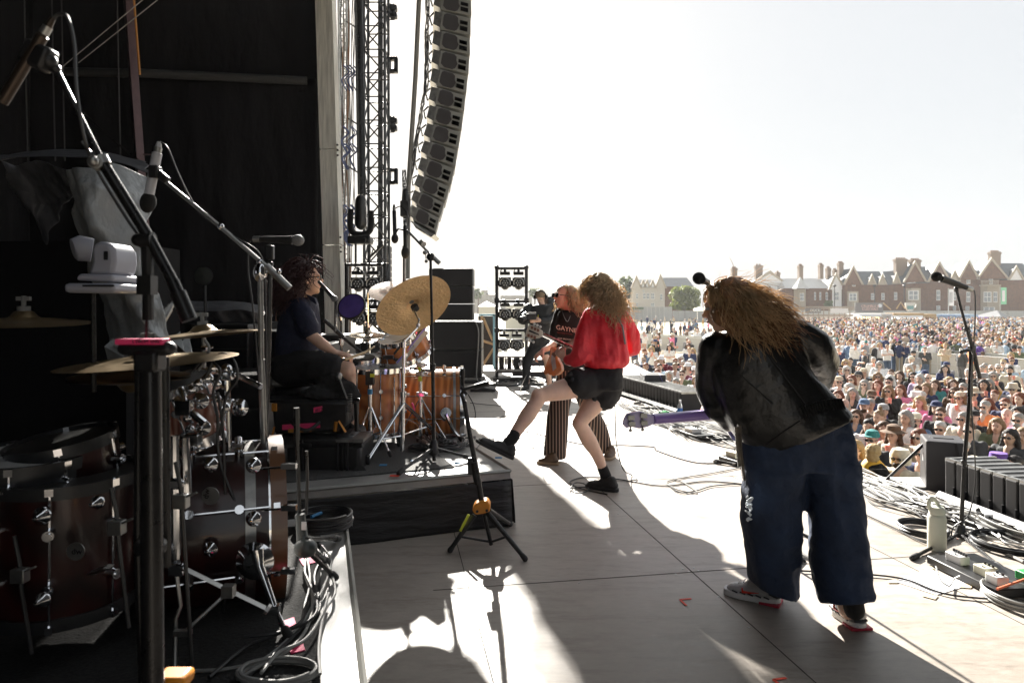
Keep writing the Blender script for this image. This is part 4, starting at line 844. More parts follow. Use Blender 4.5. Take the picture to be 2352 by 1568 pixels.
# floor tom left, dark
Yf = 2.0; fc = P(150, 1400, Yf + .22); fd = drum('floor_tom', V((fc.x, Yf + .22, .5)), (.02, -.02, 1), .21, .40, REDW, 'very dark red floor tom at the near left corner', 8, hoop=DKST, head=mat('grey_drum_head', (.03, .03, .028), .5))  # chrome hoops and head darkened: shade of the corner painted in
mb = MB(); mb.lathe([(.001, 0), (.026, 0), (.026, .003), (.001, .004)], P(175, 1265, Yf - .02), (0, -1, 0), 24); bd = build('badge', mb, STEEL, fd); text('lettering', 'dw', P(164, 1272, Yf - .026), (1, 0, .0), (0, 0, 1), .018, INK, bd, .001)
for (x, y, r_) in ((98, 1183, .026), (225, 1152, .02), (100, 1375, .022)): lugplate(x, y, Yf - .03, r_, fd)
for (x, y0, y1, lb) in ((45, 1290, 1500, 'leftmost'), (268, 1180, 1440, 'rightmost'), (415, 1120, 1560, 'beside the front pole')):
    t = thing('drum_leg_rod', f'steel drum leg of the dark near kit, {lb}', 'drum leg', P(x + 20, y1, Yf)); mb = MB(); mb.tube([P(x - 12, y0 - 60, Yf - .03), P(x, y0, Yf - .03), P(x + 4, y0 + 60, Yf - .03), P(x + 28, y1, Yf - .03)], .006, 7); build('rod', mb, DKST, t); mb = MB(); mb.box(P(x + 1, y0 + 30, Yf - .04), (.04, .03, .04)); mb.tube([P(x + 2, y0 + 25, Yf - .05), P(x + 38, y0 + 10, Yf - .05)], .004, 5); build('clamp', mb, STEEL, t, bevel=.005)  # rod darkened too, shade put into the steel colour
# second dim tom with pale head, upper left
c = P(165, 1010, 2.3); drum('rack_tom', c - V((0, 0, .16)), V((-.12, -.12, .98)), .16, .16, REDW, 'dim rack tom with grey head above the near floor tom', 6, hoop=DKST, head=mat('grey_drum_head'))  # hoops and head darkened, shade painted into their colour
drum('snare_drum', P(60, 1120, 2.2), V((.04, -.05, 1)), .18, .10, DKST, 'dim metal snare drum with chrome hoop at the left frame edge', 8, hoop=DKST)  # chrome hoops in dark steel: shade painted in
# cymbals
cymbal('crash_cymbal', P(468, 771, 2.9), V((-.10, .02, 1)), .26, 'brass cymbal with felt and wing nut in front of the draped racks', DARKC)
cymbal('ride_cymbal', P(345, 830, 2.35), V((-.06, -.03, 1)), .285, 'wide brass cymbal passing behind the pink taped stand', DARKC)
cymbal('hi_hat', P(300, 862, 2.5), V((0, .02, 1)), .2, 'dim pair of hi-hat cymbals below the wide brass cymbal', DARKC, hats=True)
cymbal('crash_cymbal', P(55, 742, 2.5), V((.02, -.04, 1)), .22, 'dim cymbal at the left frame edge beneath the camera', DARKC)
def pole(name, x0, y0, x1, y1, Y, r, label, m, parts=(), z1=None):
    t = thing(name, label, 'stand', P(x1, y1, Y)); mb = MB(); mb.tube([P(x0, y0, Y), P(x1, y1, Y)], r, 9); build('pole', mb, m, t)
    for (x, y, s_) in parts: mb = MB(); mb.box(P(x, y, Y - .01), (s_, s_ * .7, s_ * .8)); mb.cyl(P(x + 8, y, Y - .03), P(x + 20, y - 3, Y - .03), s_ * .2); build('clamp', mb, CHROME, t, bevel=.006)
    return t
t = pole('cymbal_stand', 468, 775, 470, 1130, 2.92, .009, 'thin stand under the brass cymbal with felt', STEEL, ((470, 800, .03),))
t = pole('cymbal_stand', 402, 1000, 404, 1310, 2.1, .013, 'thick chrome stand on the near platform with a folding strap brace', CHROME, ((403, 1110, .04), (408, 1305, .05)))
mb = MB(); p0, p1 = P(415, 1300, 2.1), P(610, 1395, 2.15); mb.tube([p0, p1], .016, 4, el=.35); mb.box(P(525, 1356, 2.1), (.035, .03, .035)); mb.tube([P(612, 1396, 2.15), P(618, 1400, 2.15)], .016, 6); build('strap_leg', mb, STEEL, t, smooth=False)
mb = MB(); mb.tube([P(520, 1362, 2.12), P(425, 1450, 2.05)], .006, 6); mb.tube([P(404, 1310, 2.1), P(415, 1390, 2.08), P(404, 1420, 2.08), P(402, 1530, 2.05)], .006, 7); mb.box(P(420, 1452, 2.05), (.05, .02, .015)); build('rod', mb, STEEL, t)
t = pole('tom_stand', 425, 1005, 432, 1140, 2.12, .012, 'short chrome post beside the bright rack tom', CHROME, ())
t = pole('tom_stand', 522, 870, 530, 1120, 2.6, .010, 'chrome post right of the bright rack tom with boom tube', CHROME, ((525, 925, .04), (524, 862, .045)))
mb = MB(); mb.tube([P(520, 850, 2.6), P(600, 888, 2.55)], .011, 9); mb.ell(P(520, 848, 2.6), .022); build('boom_tube', mb, CHROME, t)
mb = MB(); mb.lathe([(.03, 0), (.034, .008), (.02, .02), (.001, .022)], P(552, 935, 2.55), (0, -1, 0), 14); build('wing_bolt', mb, CHROME, t)
mb = MB(); mb.tube([P(118, 1352, 2.2), P(250, 1300, 2.05)], .018, 4, el=.4); build('fold_bar', mb, STEEL, label='folded steel bar between the dark drums', category='bar', smooth=False)
mb = MB()
for a, b in (((380, 905), (450, 850)), ((385, 920), (455, 862)), ((360, 845), (400, 800)), ((430, 870), (500, 850))): mb.tube([P(*a, 2.8), P(*b, 2.8)], .012, 4)
build('stand_rail', mb, ALU, label='silver folding rails behind the bright rack tom', category='rail', smooth=False)
for i, pts in enumerate(([(470, 870), (500, 815), (535, 825), (545, 870), (520, 910), (505, 1000)], [(440, 855), (470, 825), (505, 850), (490, 900), (500, 960), (505, 1060), (560, 1200), (600, 1320)], [(500, 900), (512, 980), (516, 1100), (525, 1300), (510, 1420)], [(470, 780), (480, 800), (470, 830), (455, 850)])):
    cable('drum_cable', [P(x, y, 2.42) for x, y in pts], .005, ['lead looping over the bright rack tom', 'long lead falling over the dark red bass drum', 'thin lead hanging straight past the bass drum', 'short lead below the felt topped cymbal'][i], GCABLE if i == 3 else CABLE, grp='leads on the near drum kit')
mb = MB()
for (x, y, s_) in ((455, 880, .02), (478, 868, .025), (500, 880, .018), (490, 845, .02), (440, 895, .02), (500, 915, .018), (430, 960, .02), (436, 985, .022)): mb.ell(P(x, y, 2.5), s_ * .8, nu=8, nv=6); mb.tube([P(x, y, 2.5), P(x + 14, y + 12, 2.5)], .006, 5)
build('clamp_cluster', mb, CHROME, label='cluster of chrome clamps and wing nuts on the bright rack tom rim', category='clamp')
t = mic('pencil_microphone', P(398, 693, 2.9), P(350, 775, 2.8), .016, 'silver pencil microphone slanting down behind the front pole', 'pencil', mat('satin_silver', (.4, .4, .4), .35, metal=.8))
mb = MB(); mb.tube([P(352, 775, 2.82), P(372, 768, 2.8), P(425, 815, 2.8)], .010, 7); mb.box(P(362, 772, 2.8), (.05, .03, .04)); build('mic_clip', mb, BLACK, t)
# front pole + boom (closest)
Yp = 1.45; t = thing('microphone_stand', 'large out of focus black microphone boom stand in the left foreground', 'microphone stand', P(352, 1568, Yp))
mb = MB(); mb.tube([P(338, 735, Yp), P(340, 590, Yp)], .010, 10); mb.tube([P(352, 1700, Yp - .05), P(345, 830, Yp)], .022, 12); build('pole', mb, BLACKM, t)
mb = MB(); mb.tube([P(325, 835, Yp + .03), P(322, 1250, Yp + .03), P(335, 1600, Yp)], .014, 9); mb.tube([P(378, 820, Yp + .05), P(382, 1300, Yp + .05)], .010, 8); build('fold_leg', mb, BLACKM, t)
mb = MB(); mb.tube([P(345, 1270, Yp), P(347, 1240, Yp)], .032, 14); mb.box(P(345, 830, Yp), (.05, .05, .045)); build('collar', mb, BLACK, t, bevel=.008)
mb = MB(); mb.cap(P(292, 800, Yp), P(385, 800, Yp), .019, .019, el=.8); build('spread_handle', mb, BLACK, t)
mb = MB(); mb.box(P(328, 784, Yp - .004), (.10, .035, .012)); tp = build('pink_tape', mb, PINK, t, bevel=.002); text('lettering', 'L DRUM  ENG', P(304, 787.5, Yp - .024), (1, 0, 0), (0, 0, 1), .0065, INK, tp, .0005)
mb = MB(); mb.tube([P(342, 735, Yp), P(338, 560, Yp)], [.010, .013], 9); mb.cyl(P(325, 552, Yp), P(352, 552, Yp), .018); mb.ell(P(318, 551, Yp), .014); mb.box(P(338, 655, Yp), (.03, .03, .04)); build('swivel', mb, BLACK, t)
mb = MB(); mb.tube([P(435, 735, Yp), P(408, 672, Yp)], [.0165, .0165], 12); mb.tube([P(409, 674, Yp), P(396, 645, Yp)], .013, 12); mb.tube([P(398, 648, Yp), P(345, 550, Yp), P(232, 368, Yp - .03)], .0115, 12); mb.tube([P(236, 372, Yp - .03), P(120, 142, Yp - .05)], .006, 10); build('boom_arm', mb, BLACKM, t)
mb = MB(); mb.cyl(P(218, 372, Yp - .05), P(226, 378, Yp - .02), .014); mb.cyl(P(238, 380, Yp - .03), P(229, 362, Yp - .03), .016); mb.ell(P(214, 370, Yp - .06), .011); mb.tube([P(206, 350, Yp), P(190, 325, Yp)], .004, 6); build('knob', mb, STEEL, t)
mb = MB(); mb.box(P(88, 130, Yp - .06), (.055, .04, .05), rot('Y', 25)); mb.ell(P(112, 140, Yp - .06), .016); mb.box(P(127, 158, Yp - .05), (.02, .02, .02)); build('mic_clip', mb, BLACK, t, bevel=.008)
mic('pencil_microphone', P(122, 42, Yp - .07), P(4, 236, Yp - .07), .0115, 'bronze pencil microphone at the top left of the frame', 'pencil', mat('dark_bronze_metal', (.06, .045, .035), .35, metal=.8, var=.1))
cable('microphone_lead', [P(122, 44, Yp - .07), P(135, 33, Yp - .07), P(155, 40, Yp - .07), P(170, 100, Yp - .07), P(175, 200, Yp - .07), P(190, 300, Yp - .06), P(205, 355, Yp - .04)], .0035, 'lead arching from the bronze microphone down the boom')
cable('microphone_lead', [P(205, 355, Yp), P(240, 420, Yp + .02), P(290, 500, Yp + .03), P(335, 570, Yp + .03), P(340, 640, Yp + .02), P(336, 780, Yp + .03)], .0035, 'lead running along the thick boom to the pole')
# second boom with pale mic
Ys = 2.7; t = thing('microphone_stand', 'tall black boom stand between the near kit and the drummer', 'microphone stand', P(612, 1120, Ys))
mb = MB(); mb.tube([P(598, 640, Ys), P(600, 830, Ys)], .011, 10); mb.tube([P(601, 825, Ys), P(612, 1150, Ys)], .015, 10); build('pole', mb, STEEL, t)
mb = MB(); mb.tube([P(665, 662, Ys), P(612, 610, Ys)], .014, 10); mb.tube([P(618, 617, Ys), P(505, 520, Ys), P(362, 402, Ys)], .0085, 9); build('boom_arm', mb, STEEL, t)
mb = MB(); mb.ell(P(597, 625, Ys), (.028, .028, .04)); mb.ell(P(507, 520, Ys), .014); mb.ell(P(597, 602, Ys), .014); mb.tube([P(605, 628, Ys), P(636, 624, Ys)], .005, 6); mb.ell(P(640, 624, Ys), .011); build('swivel', mb, CHROME, t)
mb = MB(); mb.box(P(372, 405, Ys), (.06, .03, .03), rot('Y', 40)); mb.box(P(357, 396, Ys), (.035, .05, .05)); build('mic_clip', mb, BLACK, t, bevel=.006)
pm = mic('pencil_microphone', P(366, 326, Ys), P(342, 450, Ys), .019, 'pale grey pencil microphone with black oval windscreen before the tarpaulin', 'pencil', mat('pale_lacquer', (.55, .56, .6), .4))
mb = MB(); mb.ell(P(340, 465, Ys), (.030, .030, .042), rot('Y', 10)); build('windscreen', mb, mat('foam', (.012, .012, .012), .95), pm)
cable('microphone_lead', [P(368, 326, Ys), P(385, 340, Ys), (P(410, 400, Ys)), P(440, 460, Ys), P(470, 500, Ys), P(540, 545, Ys), P(600, 590, Ys), P(610, 700, Ys), P(612, 900, Ys), P(618, 1050, Ys)], .004, 'thin lead from the pale microphone down the slanting boom')
# vocal mic on straight stand
Yv = 2.9; t = thing('microphone_stand', 'straight black stand holding the vocal microphone behind the drummer back', 'microphone stand', P(606, 1100, Yv))
mb = MB(); mb.tube([P(621, 612, Yv), P(618, 750, Yv), P(606, 1100, Yv)], [.008, .011, .013], 9); build('pole', mb, BLACKM, t); mb = MB(); mb.cyl(P(620, 600, Yv), P(620, 615, Yv), .014); mb.box(P(621, 580, Yv), (.03, .03, .06)); build('mic_clip', mb, BLACK, t, bevel=.006)
mic('vocal_microphone', P(582, 549, Yv), P(692, 552, Yv), .024, 'horizontal vocal microphone with silver mesh head left of the drummer', 'vocal')
cable('microphone_lead', [P(582, 549, Yv), P(572, 560, Yv), P(570, 620, Yv), P(580, 700, Yv), P(592, 850, Yv), P(600, 1000, Yv), P(606, 1060, Yv)], .004, 'lead hanging from the horizontal vocal microphone')
# PTZ camera
Yc = 2.3; t = thing('robotic_camera', 'white robotic camera on a thin pole with side arm head', 'camera', P(210, 672, Yc)); PT = mat('white_camera_shell', (.42, .43, .50), .45, var=.05)
mb = MB(); mb.prism([P(145, 672, Yc - .12), P(262, 672, Yc - .12), P(262, 650, Yc - .12), P(145, 650, Yc - .12)], (0, .22, 0)); bs = build('base', mb, PT, t, bevel=.012)
mb = MB(); mb.prism([P(172, 644, Yc - .10), P(260, 648, Yc - .10), P(260, 630, Yc - .10), P(178, 628, Yc - .10)], (0, .18, 0)); build('turntable', mb, PT, t, bevel=.01)
mb = MB(); mb.box(P(226, 656, Yc - .122), (.10, .004, .006)); build('slot', mb, INK, bs)
mb = MB(); mb.prism([P(*q, Yc - .08) for q in ((200, 632), (258, 632), (264, 600), (262, 572), (248, 556), (222, 554), (208, 566), (210, 600))], (0, .14, 0)); bd = build('body', mb, PT, t, bevel=.025, sol=0)
mb = MB(); mb.box(P(243, 587, Yc - .084), (.012, .004, .028)); build('label_plate', mb, INK, bd)
mb = MB(); mb.tube([P(212, 575, Yc), P(180, 570, Yc - .02), P(168, 572, Yc - .03)], [.04, .043, .034], 18); build('lens_head', mb, PT, t)
mb = MB(); mb.tube([P(214, 674, Yc), P(216, 900, Yc)], .008, 8); build('pole', mb, BLACKM, t)
# grey tarpaulin over racks
TARP = mat('grey_tarpaulin', (.46, .48, .49), .40, metal=.2, var=.15, vs=4, bump=.6, bs=22, bump2=.7, bs2=9, stretch=(1, 1, .6))
t = thing('covered_rack', 'equipment rack wrapped in crumpled silver grey tarpaulin behind the white camera', 'covered equipment', P(220, 1000, 3.6))
def sheet(name, rows, m, ys=1., amp=.05, seed=0, nu=34):
    """cloth laid through traced rows of (x, y, distance) points"""
    cur = [cat([P(q[0], q[1], q[2] * ys) for q in r_], 8) for r_ in rows]; mb = MB()
    def fn(u, v):
        k = v * (len(cur) - 1); i = min(int(k), len(cur) - 2); f = k - i; f = f * f * (3 - 2 * f) * .5 + f * .5
        def at(c_): q = u * (len(c_) - 1); j = min(int(q), len(c_) - 2); return c_[j].lerp(c_[j + 1], q - j)
        p = at(cur[i]).lerp(at(cur[i + 1]), f); n1 = noise.noise(p * 3 + V((seed, 0, 0))); n2 = noise.noise(V((p.x * 14 + p.z * 9, p.z * 5, seed))); n3 = abs(noise.noise(V((p.x * 7 - p.z * 7, p.z * 3, seed + 2))))
        n4 = noise.noise(V((p.x * 9 + p.z * 4, p.z * 1.6, seed + 7))); return p + V((.02 * n2, amp * (.5 * n1 + .2 * n2 - .3 * n3 + .9 * n4), .02 * n1))
    mb.grid(fn, nu * 3, 60); return build(name, mb, m, t, sol=.003, ang=60)
sheet('tarpaulin', [[(165, 388, 3.3), (180, 386, 3.2), (205, 386, 3.1), (260, 378, 3.2), (340, 408, 3.3)], [(175, 440, 3.35), (185, 430, 3.2), (200, 420, 3.02), (270, 440, 3.1), (345, 440, 3.2)], [(190, 545, 3.5), (200, 535, 3.3), (225, 520, 3.05), (285, 540, 3.1), (345, 520, 3.2)], [(200, 600, 3.55), (220, 600, 3.4), (250, 610, 3.2), (300, 610, 3.1), (350, 590, 3.2)], [(240, 700, 3.7), (255, 690, 3.5), (280, 690, 3.3), (310, 700, 3.1), (370, 680, 3.2)], [(240, 790, 3.6), (260, 780, 3.5), (300, 790, 3.2), (340, 770, 3.1), (400, 790, 3.2)]], TARP, .86, amp=.08)
sheet('tarpaulin_top', [[(0, 358, 4.2), (110, 345, 4.2), (240, 350, 4.2), (340, 372, 4.2)], [(0, 368, 3.6), (110, 360, 3.5), (250, 372, 3.4), (345, 402, 3.4)]], mat('dark_and_shaded_cover', (.07, .072, .08), .5, var=.3, bump=.5, bs=10), amp=.03, seed=4)
sheet('shaded_tarpaulin', [[(5, 370, 3.28), (40, 380, 3.4), (90, 372, 3.35), (180, 396, 3.2)], [(30, 430, 3.5), (80, 440, 3.5), (110, 470, 3.55), (180, 440, 3.3)], [(80, 500, 3.6), (95, 530, 3.6), (110, 560, 3.6), (135, 480, 3.5)]], mat('dark_and_shaded_cover', (.07, .072, .08), .5), amp=.05, seed=8)  # left side: its shade painted in as a darker sheet
mb = MB(); mb.box(P(170, 800, 4.0), (.95, .6, 1.2)); build('rack_body', mb, MATTE, t)
mb = MB()
for k in range(9):
    random.seed(k + 40); x = 240 + k * 20; y = 800 + random.uniform(-25, 20)
    mb.add([P(x, y, 3.2), P(x + 34, y - 30, 3.3), P(x + 44, y + 24, 3.15), P(x + 10, y + 38, 3.2)], [(0, 1, 2), (0, 2, 3)])
build('crumpled_hem', mb, TARP, t, smooth=False, sol=.003)
# backline in the dark: cases, fan, draped rack, workstation and crew member
random.seed(2)
for i, (x0, x1, y0, y1, Y, lb) in enumerate(((440, 570, 745, 860, 5.2, 'dark flight case with silver butterfly latch behind the brass cymbal'), (455, 600, 860, 1020, 4.6, 'dark amplifier rack below the flight case'), (572, 640, 760, 900, 5.3, 'amplifier case with aluminium edges behind the tall boom stand'), (640, 760, 790, 860, 6.0, 'low dark case behind the drummer'), (700, 790, 770, 940, 6.6, 'dark loudspeaker cabinet beside the corner post'))):
    a, b = P(x0, y1, Y), P(x1, y0, Y); c = (a + b) / 2; t = thing('flight_case', lb, 'flight case', V((c.x, Y, a.z)))
    mb = MB(); mb.box(c + V((0, .25, 0)), (b.x - a.x, .5, b.z - a.z)); build('case_body', mb, mat('black_laminate', (.013, .013, .014), .4, var=.4), t, bevel=.01)
    mb = MB()
    for zz in (a.z + .01, b.z - .01, (a.z + b.z) / 2): mb.box(V((c.x, Y - .004, zz)), (b.x - a.x, .012, .014))
    build('metal_edge', mb, mat('dull_edge', (.06, .06, .06), .4, metal=.7), t, smooth=False)
    mb = MB(); mb.box(V((c.x, Y - .01, b.z - .06)), (.12, .015, .05)); build('latch', mb, STEEL if i == 0 else DKST, t, bevel=.004)
t = thing('stage_fan', 'round caged fan on a thin pole in the dark', 'fan', P(470, 745, 4.6)); mb = MB()
for k in range(3): mb.lathe([(.062 + k * -.02, 0), (.065 - k * .02, .004)], P(468, 634, 4.6), (0, -1, 0), 28)
mb.tube([P(468 + 20 * math.cos(a), 634 + 20 * math.sin(a), 4.6) for a in [R(q) for q in range(0, 361, 15)]], .005, 5); build('cage', mb, DKST, t)
mb = MB(); mb.lathe([(.058, .01), (.001, .02)], P(468, 634, 4.6), (0, -1, 0), 20); build('blade_disc', mb, mat('smoked_plastic', (.06, .065, .06), .25), t)
mb = MB(); mb.tube([P(471, 655, 4.6), P(472, 745, 4.6)], .010, 7); build('pole', mb, DKST, t)
t = thing('covered_rack', 'long low rack covered with dark crinkled plastic behind the brass cymbal', 'covered equipment', P(540, 760, 5.6))
sheet('plastic_cover', [[(440, 690, 5.9), (500, 692, 5.9), (560, 694, 5.9), (620, 706, 5.9)], [(440, 712, 5.5), (500, 716, 5.4), (560, 716, 5.4), (625, 726, 5.5)], [(450, 740, 5.5), (500, 742, 5.45), (560, 742, 5.45), (625, 745, 5.5)]], mat('dark_and_shaded_cover', (.07, .072, .08), .5), amp=.06, seed=3)
mb = MB(); mb.box(P(535, 790, 5.8), (.62, .4, .35)); build('rack_body', mb, MATTE, t)
t = thing('guitar_workstation', 'stickered grey road case in front of the crew member', 'road case', P(665, 860, 6.2))
mb = MB(); mb.box(P(655, 800, 6.4), (.36, .4, .50)); build('case_body', mb, mat('grey_case', (.05, .05, .055), .45), t, bevel=.01)
mb = MB(); mb.box(P(644, 778, 6.18), (.09, .01, .16)); build('pale_panel', mb, mat('pale_sticker', (.30, .30, .28), .6), t); mb = MB(); mb.box(P(670, 774, 6.18), (.08, .01, .11)); mb.box(P(664, 758, 6.18), (.04, .01, .02)); build('orange_sticker', mb, mat('orange_sticker', (.75, .14, .02), .6), t)
mb = MB(); mb.tube([P(646, 760, 6.1), P(645, 900, 6.1)], .012, 5); build('red_cable', mb, mat('red_cable', (.35, .01, .02), .5), t)
t = thing('effects_case', 'small open case with coloured knobs beside the tall boom stand', 'equipment case', P(595, 870, 5.0)); mb = MB(); mb.box(P(588, 866, 5.05), (.14, .12, .04)); build('case_body', mb, BLACK, t)
mb = MB(); mb.box(P(582, 860, 4.98), (.02, .02, .025)); build('pink_knob', mb, PINK, t); mb = MB(); mb.box(P(598, 861, 4.98), (.05, .02, .015)); build('yellow_knob', mb, YELLOWT, t)
# lower left cables, belt pack stand and platform litter
ZC = ZR + .01
for i, pts in enumerate(([(430, 1545), (520, 1540), (610, 1515), (690, 1440), (720, 1390), (745, 1350), (760, 1290), (735, 1250)], [(560, 1568), (640, 1500), (700, 1440), (735, 1400), (722, 1330), (745, 1275)], [(545, 1570), (600, 1538), (660, 1505), (705, 1450), (718, 1380), (700, 1320), (708, 1262)], [(480, 1568), (560, 1500), (620, 1475), (690, 1440), (700, 1400), (712, 1340), (700, 1260)], [(735, 1565), (732, 1500), (745, 1420), (770, 1370), (752, 1310), (720, 1260)], [(560, 1480), (640, 1470), (712, 1440), (728, 1400), (700, 1330)], [(600, 1568), (640, 1520), (700, 1490), (740, 1430), (755, 1380)])):
    cable('floor_lead', [G(x, y, ZC) + V((0, 0, .006 + .004 * i)) for x, y in pts], .0055, ['black lead sweeping along the near platform from the drums', 'second lead curving to the corner of the near platform', 'grey lead crossing below the bass drum spur', 'lead rising under the maple hoop', 'lead running to the bottom edge beside the pale strip', 'short lead under the spur foot', 'lead doubled back near the pale strip'][i], GCABLE if i in (0, 2, 4, 6) else CABLE, grp='leads on the near platform')
coil('coiled_cable', G(640, 1555, ZC), .11, .07, 4, .006, 'coiled lead at the bottom edge of the near platform', GCABLE, 5)
coil('coiled_cable', G(745, 1212, ZC), .13, .13, 7, .007, 'neat coil of black cable with blue tape at the corner of the near platform', CABLE, 6, jit=.05, th=.02)
mb = MB(); mb.box(G(760, 1185, ZC) + V((0, 0, .04)), (.03, .02, .035)); mb.tube([G(715, 1210, ZC) + V((0, 0, .05)), G(738, 1200, ZC) + V((0, 0, .05))], .008, 7); build('cable_tape', mb, BLUET, label='blue tape and plug on the neat coil', category='tape')
for i, (x, y, s_) in enumerate(((655, 1430, .045), (675, 1487, .04), (702, 1285, .02))):
    mb = MB(); mb.prism([G(x - 15, y, ZC + .001) , G(x + 20, y - 12, ZC + .001), G(x + 26, y + 6, ZC + .001), G(x - 6, y + 14, ZC + .001)], (0, 0, .003)); build('pink_tape', mb, PINK, label=['pink tape square by the spur of the near bass drum', 'pink tape under the spur foot', 'pink tape scrap at the foot of the maple hoop'][i], category='tape', smooth=False)
Yw = 2.6; t = thing('microphone_stand', 'short black stand with grey base on the corner of the near platform', 'microphone stand', G(720, 1310, ZC))
mb = MB(); mb.tube([P(681, 936, Yw), P(682, 1010, Yw)], .012, 8); mb.tube([P(682, 1005, Yw), P(690, 1240, Yw)], .008, 8); mb.tube([P(704, 1035, Yw), P(706, 1100, Yw), P(703, 1180, Yw)], .006, 7); build('pole', mb, BLACKM, t)
mb = MB(); mb.tube([P(690, 1180, Yw - .02), P(694, 1230, Yw - .02), P(700, 1262, Yw - .05)], [.018, .022, .03], 12); mb.ell(P(702, 1258, Yw - .05), (.045, .04, .035)); build('grey_base', mb, mat('grey_moulding', (.06, .07, .07), .35), t); mb = MB(); mb.box(P(698, 1207, Yw - .05), (.018, .004, .03)); build('label_plate', mb, WHITE, t)
for (a, b) in (((705, 1238), (778, 1236)), ((715, 1258), (752, 1290)), ((712, 1270), (770, 1325))):
    mb = MB(); q = G(b[0], b[1], ZC + .01); mb.tube([P(a[0], a[1], Yw - .05), q], .009, 8); lg = build('leg', mb, BLACKM, t); mb = MB(); mb.cap(q.lerp(P(a[0], a[1], Yw - .05), .12), q, .015, .015); build('rubber_foot', mb, RUBBER, lg)
mb = MB(); mb.box(P(400, 1558, 1.5), (.07, .06, .03)); mb.box(P(355, 1564, 1.5), (.04, .05, .03)); build('stand_hub', mb, ORANGE, label='yellow orange stand hub cut by the bottom edge of the picture', category='stand hub', bevel=.01)
# ================================================================ guitar stand with yellow hub
b0 = G(1112, 1262); Yg = b0.y; t = thing('guitar_stand', 'black folding guitar stand with yellow orange tripod hub', 'guitar stand', b0)
mb = MB(); mb.tube([P(1108, 1160, Yg), P(1098, 1100, Yg), P(1080, 1000, Yg), P(1066, 920, Yg)], [.017, .0165, .015, .014], 10); mb.tube([P(1088, 1060, Yg), P(1098, 1110, Yg)], .024, 10); build('pole', mb, BLACKM, t)
mb = MB(); mb.tube([P(1066, 922, Yg), P(1060, 905, Yg), P(1068, 893, Yg), P(1092, 886, Yg - .02)], .012, 8); mb.tube([P(1092, 888, Yg - .02), P(1112, 882, Yg - .04), P(1123, 880, Yg - .04)], .017, 8); mb.tube([P(1063, 890, Yg + .02), P(1063, 852, Yg + .02)], .010, 8); mb.cap(P(1063, 862, Yg + .02), P(1063, 850, Yg + .02), .013, .013); mb.tube([P(1058, 888, Yg), P(1072, 906, Yg)], .010, 7); build('neck_yoke', mb, BLACK, t)
mb = MB(); mb.tube(cat([P(1075, 905, Yg), P(1088, 930, Yg), P(1092, 955, Yg), P(1086, 975, Yg)], 5), .003, 5); build('strap', mb, CABLE, t)
mb = MB(); mb.box(P(1080, 1070, Yg), (.03, .03, .10)); build('trigger', mb, BLACK, t, bevel=.006)
mb = MB(); hp = [(1084, 1172), (1090, 1158), (1104, 1152), (1120, 1150), (1126, 1160), (1126, 1174), (1112, 1180), (1092, 1183)]; mb.prism([P(x, y, Yg - .05) for x, y in hp], (0, .09, 0)); hub = build('hub', mb, ORANGE, t, bevel=.01)
mb = MB(); mb.cyl(P(1096, 1174, Yg - .052), P(1096, 1174, Yg - .06), .008); mb.cyl(P(1118, 1172, Yg - .052), P(1118, 1172, Yg - .06), .008); build('screw', mb, INK, hub)
for i, (a, f) in enumerate((((1090, 1182), (1034, 1268)), ((1120, 1176), (1206, 1288)), ((1112, 1180), (1126, 1250)), ((1122, 1170), (1172, 1208)))):
    q = G(f[0], f[1]) + V((0, 0, .014)); 
    if i == 2: q = P(1128, 1250, Yg)
    mb = MB(); mb.tube([P(a[0], a[1], Yg - .02), q], [.016, .013] if i != 2 else .012, 9); lg = build('leg', mb, BLACKM, t)
    if i != 2: mb = MB(); mb.cap(q.lerp(P(a[0], a[1], Yg), .07), q, .015, .017); build('rubber_foot', mb, RUBBER, lg)
mb = MB(); mb.tube([P(1060, 1232, Yg - .03), P(1128, 1244, Yg)], .007, 7); mb.tube([P(1128, 1244, Yg), P(1162, 1232, Yg)], .007, 7); build('brace', mb, BLACKM, t)
mb = MB(); mb.box(P(1067, 1200, Yg - .045), (.014, .006, .11), rot('Y', 28)); build('yellow_tape', mb, YELLOWT, t)
# ================================================================ right hand microphone and pedals
b0 = G(2208, 1232); Ym = b0.y; t = thing('microphone_stand', 'tall black boom stand with folded arm standing at the right', 'microphone stand', b0)
mb = MB(); mb.tube([P(2207, 1222, Ym), P(2215, 1062, Ym), P(2228, 905, Ym)], .0125, 10); mb.tube([P(2228, 910, Ym), P(2230, 840, Ym), P(2229, 800, Ym)], [.017, .012, .010], 10); build('pole', mb, BLACKM, t)
mb = MB(); mb.tube([P(2234, 805, Ym - .03), P(2205, 700, Ym - .06), P(2196, 662, Ym - .06)], .0085, 9); mb.tube([P(2222, 760, Ym - .03), P(2237, 810, Ym - .03), P(2250, 868, Ym - .02)], .0125, 9); build('boom_arm', mb, BLACKM, t)
mb = MB(); mb.box(P(2232, 800, Ym - .02), (.035, .03, .04)); mb.cyl(P(2210, 806, Ym - .03), P(2240, 803, Ym - .03), .010); mb.ell(P(2208, 808, Ym - .03), .013); mb.cyl(P(2214, 757, Ym - .04), P(2226, 754, Ym - .04), .012); mb.cyl(P(2214, 1056, Ym), P(2214, 1066, Ym), .017); build('clutch', mb, BLACK, t, bevel=.004)
mb = MB(); mb.tube([P(2207, 1232, Ym), P(2208, 1205, Ym)], [.04, .02], 12); hb = build('tripod_hub', mb, BLACK, t); mb = MB(); mb.box(P(2207, 1243, Ym - .04), (.05, .006, .022), rot('Y', 20)); build('red_label', mb, REDT, hb)
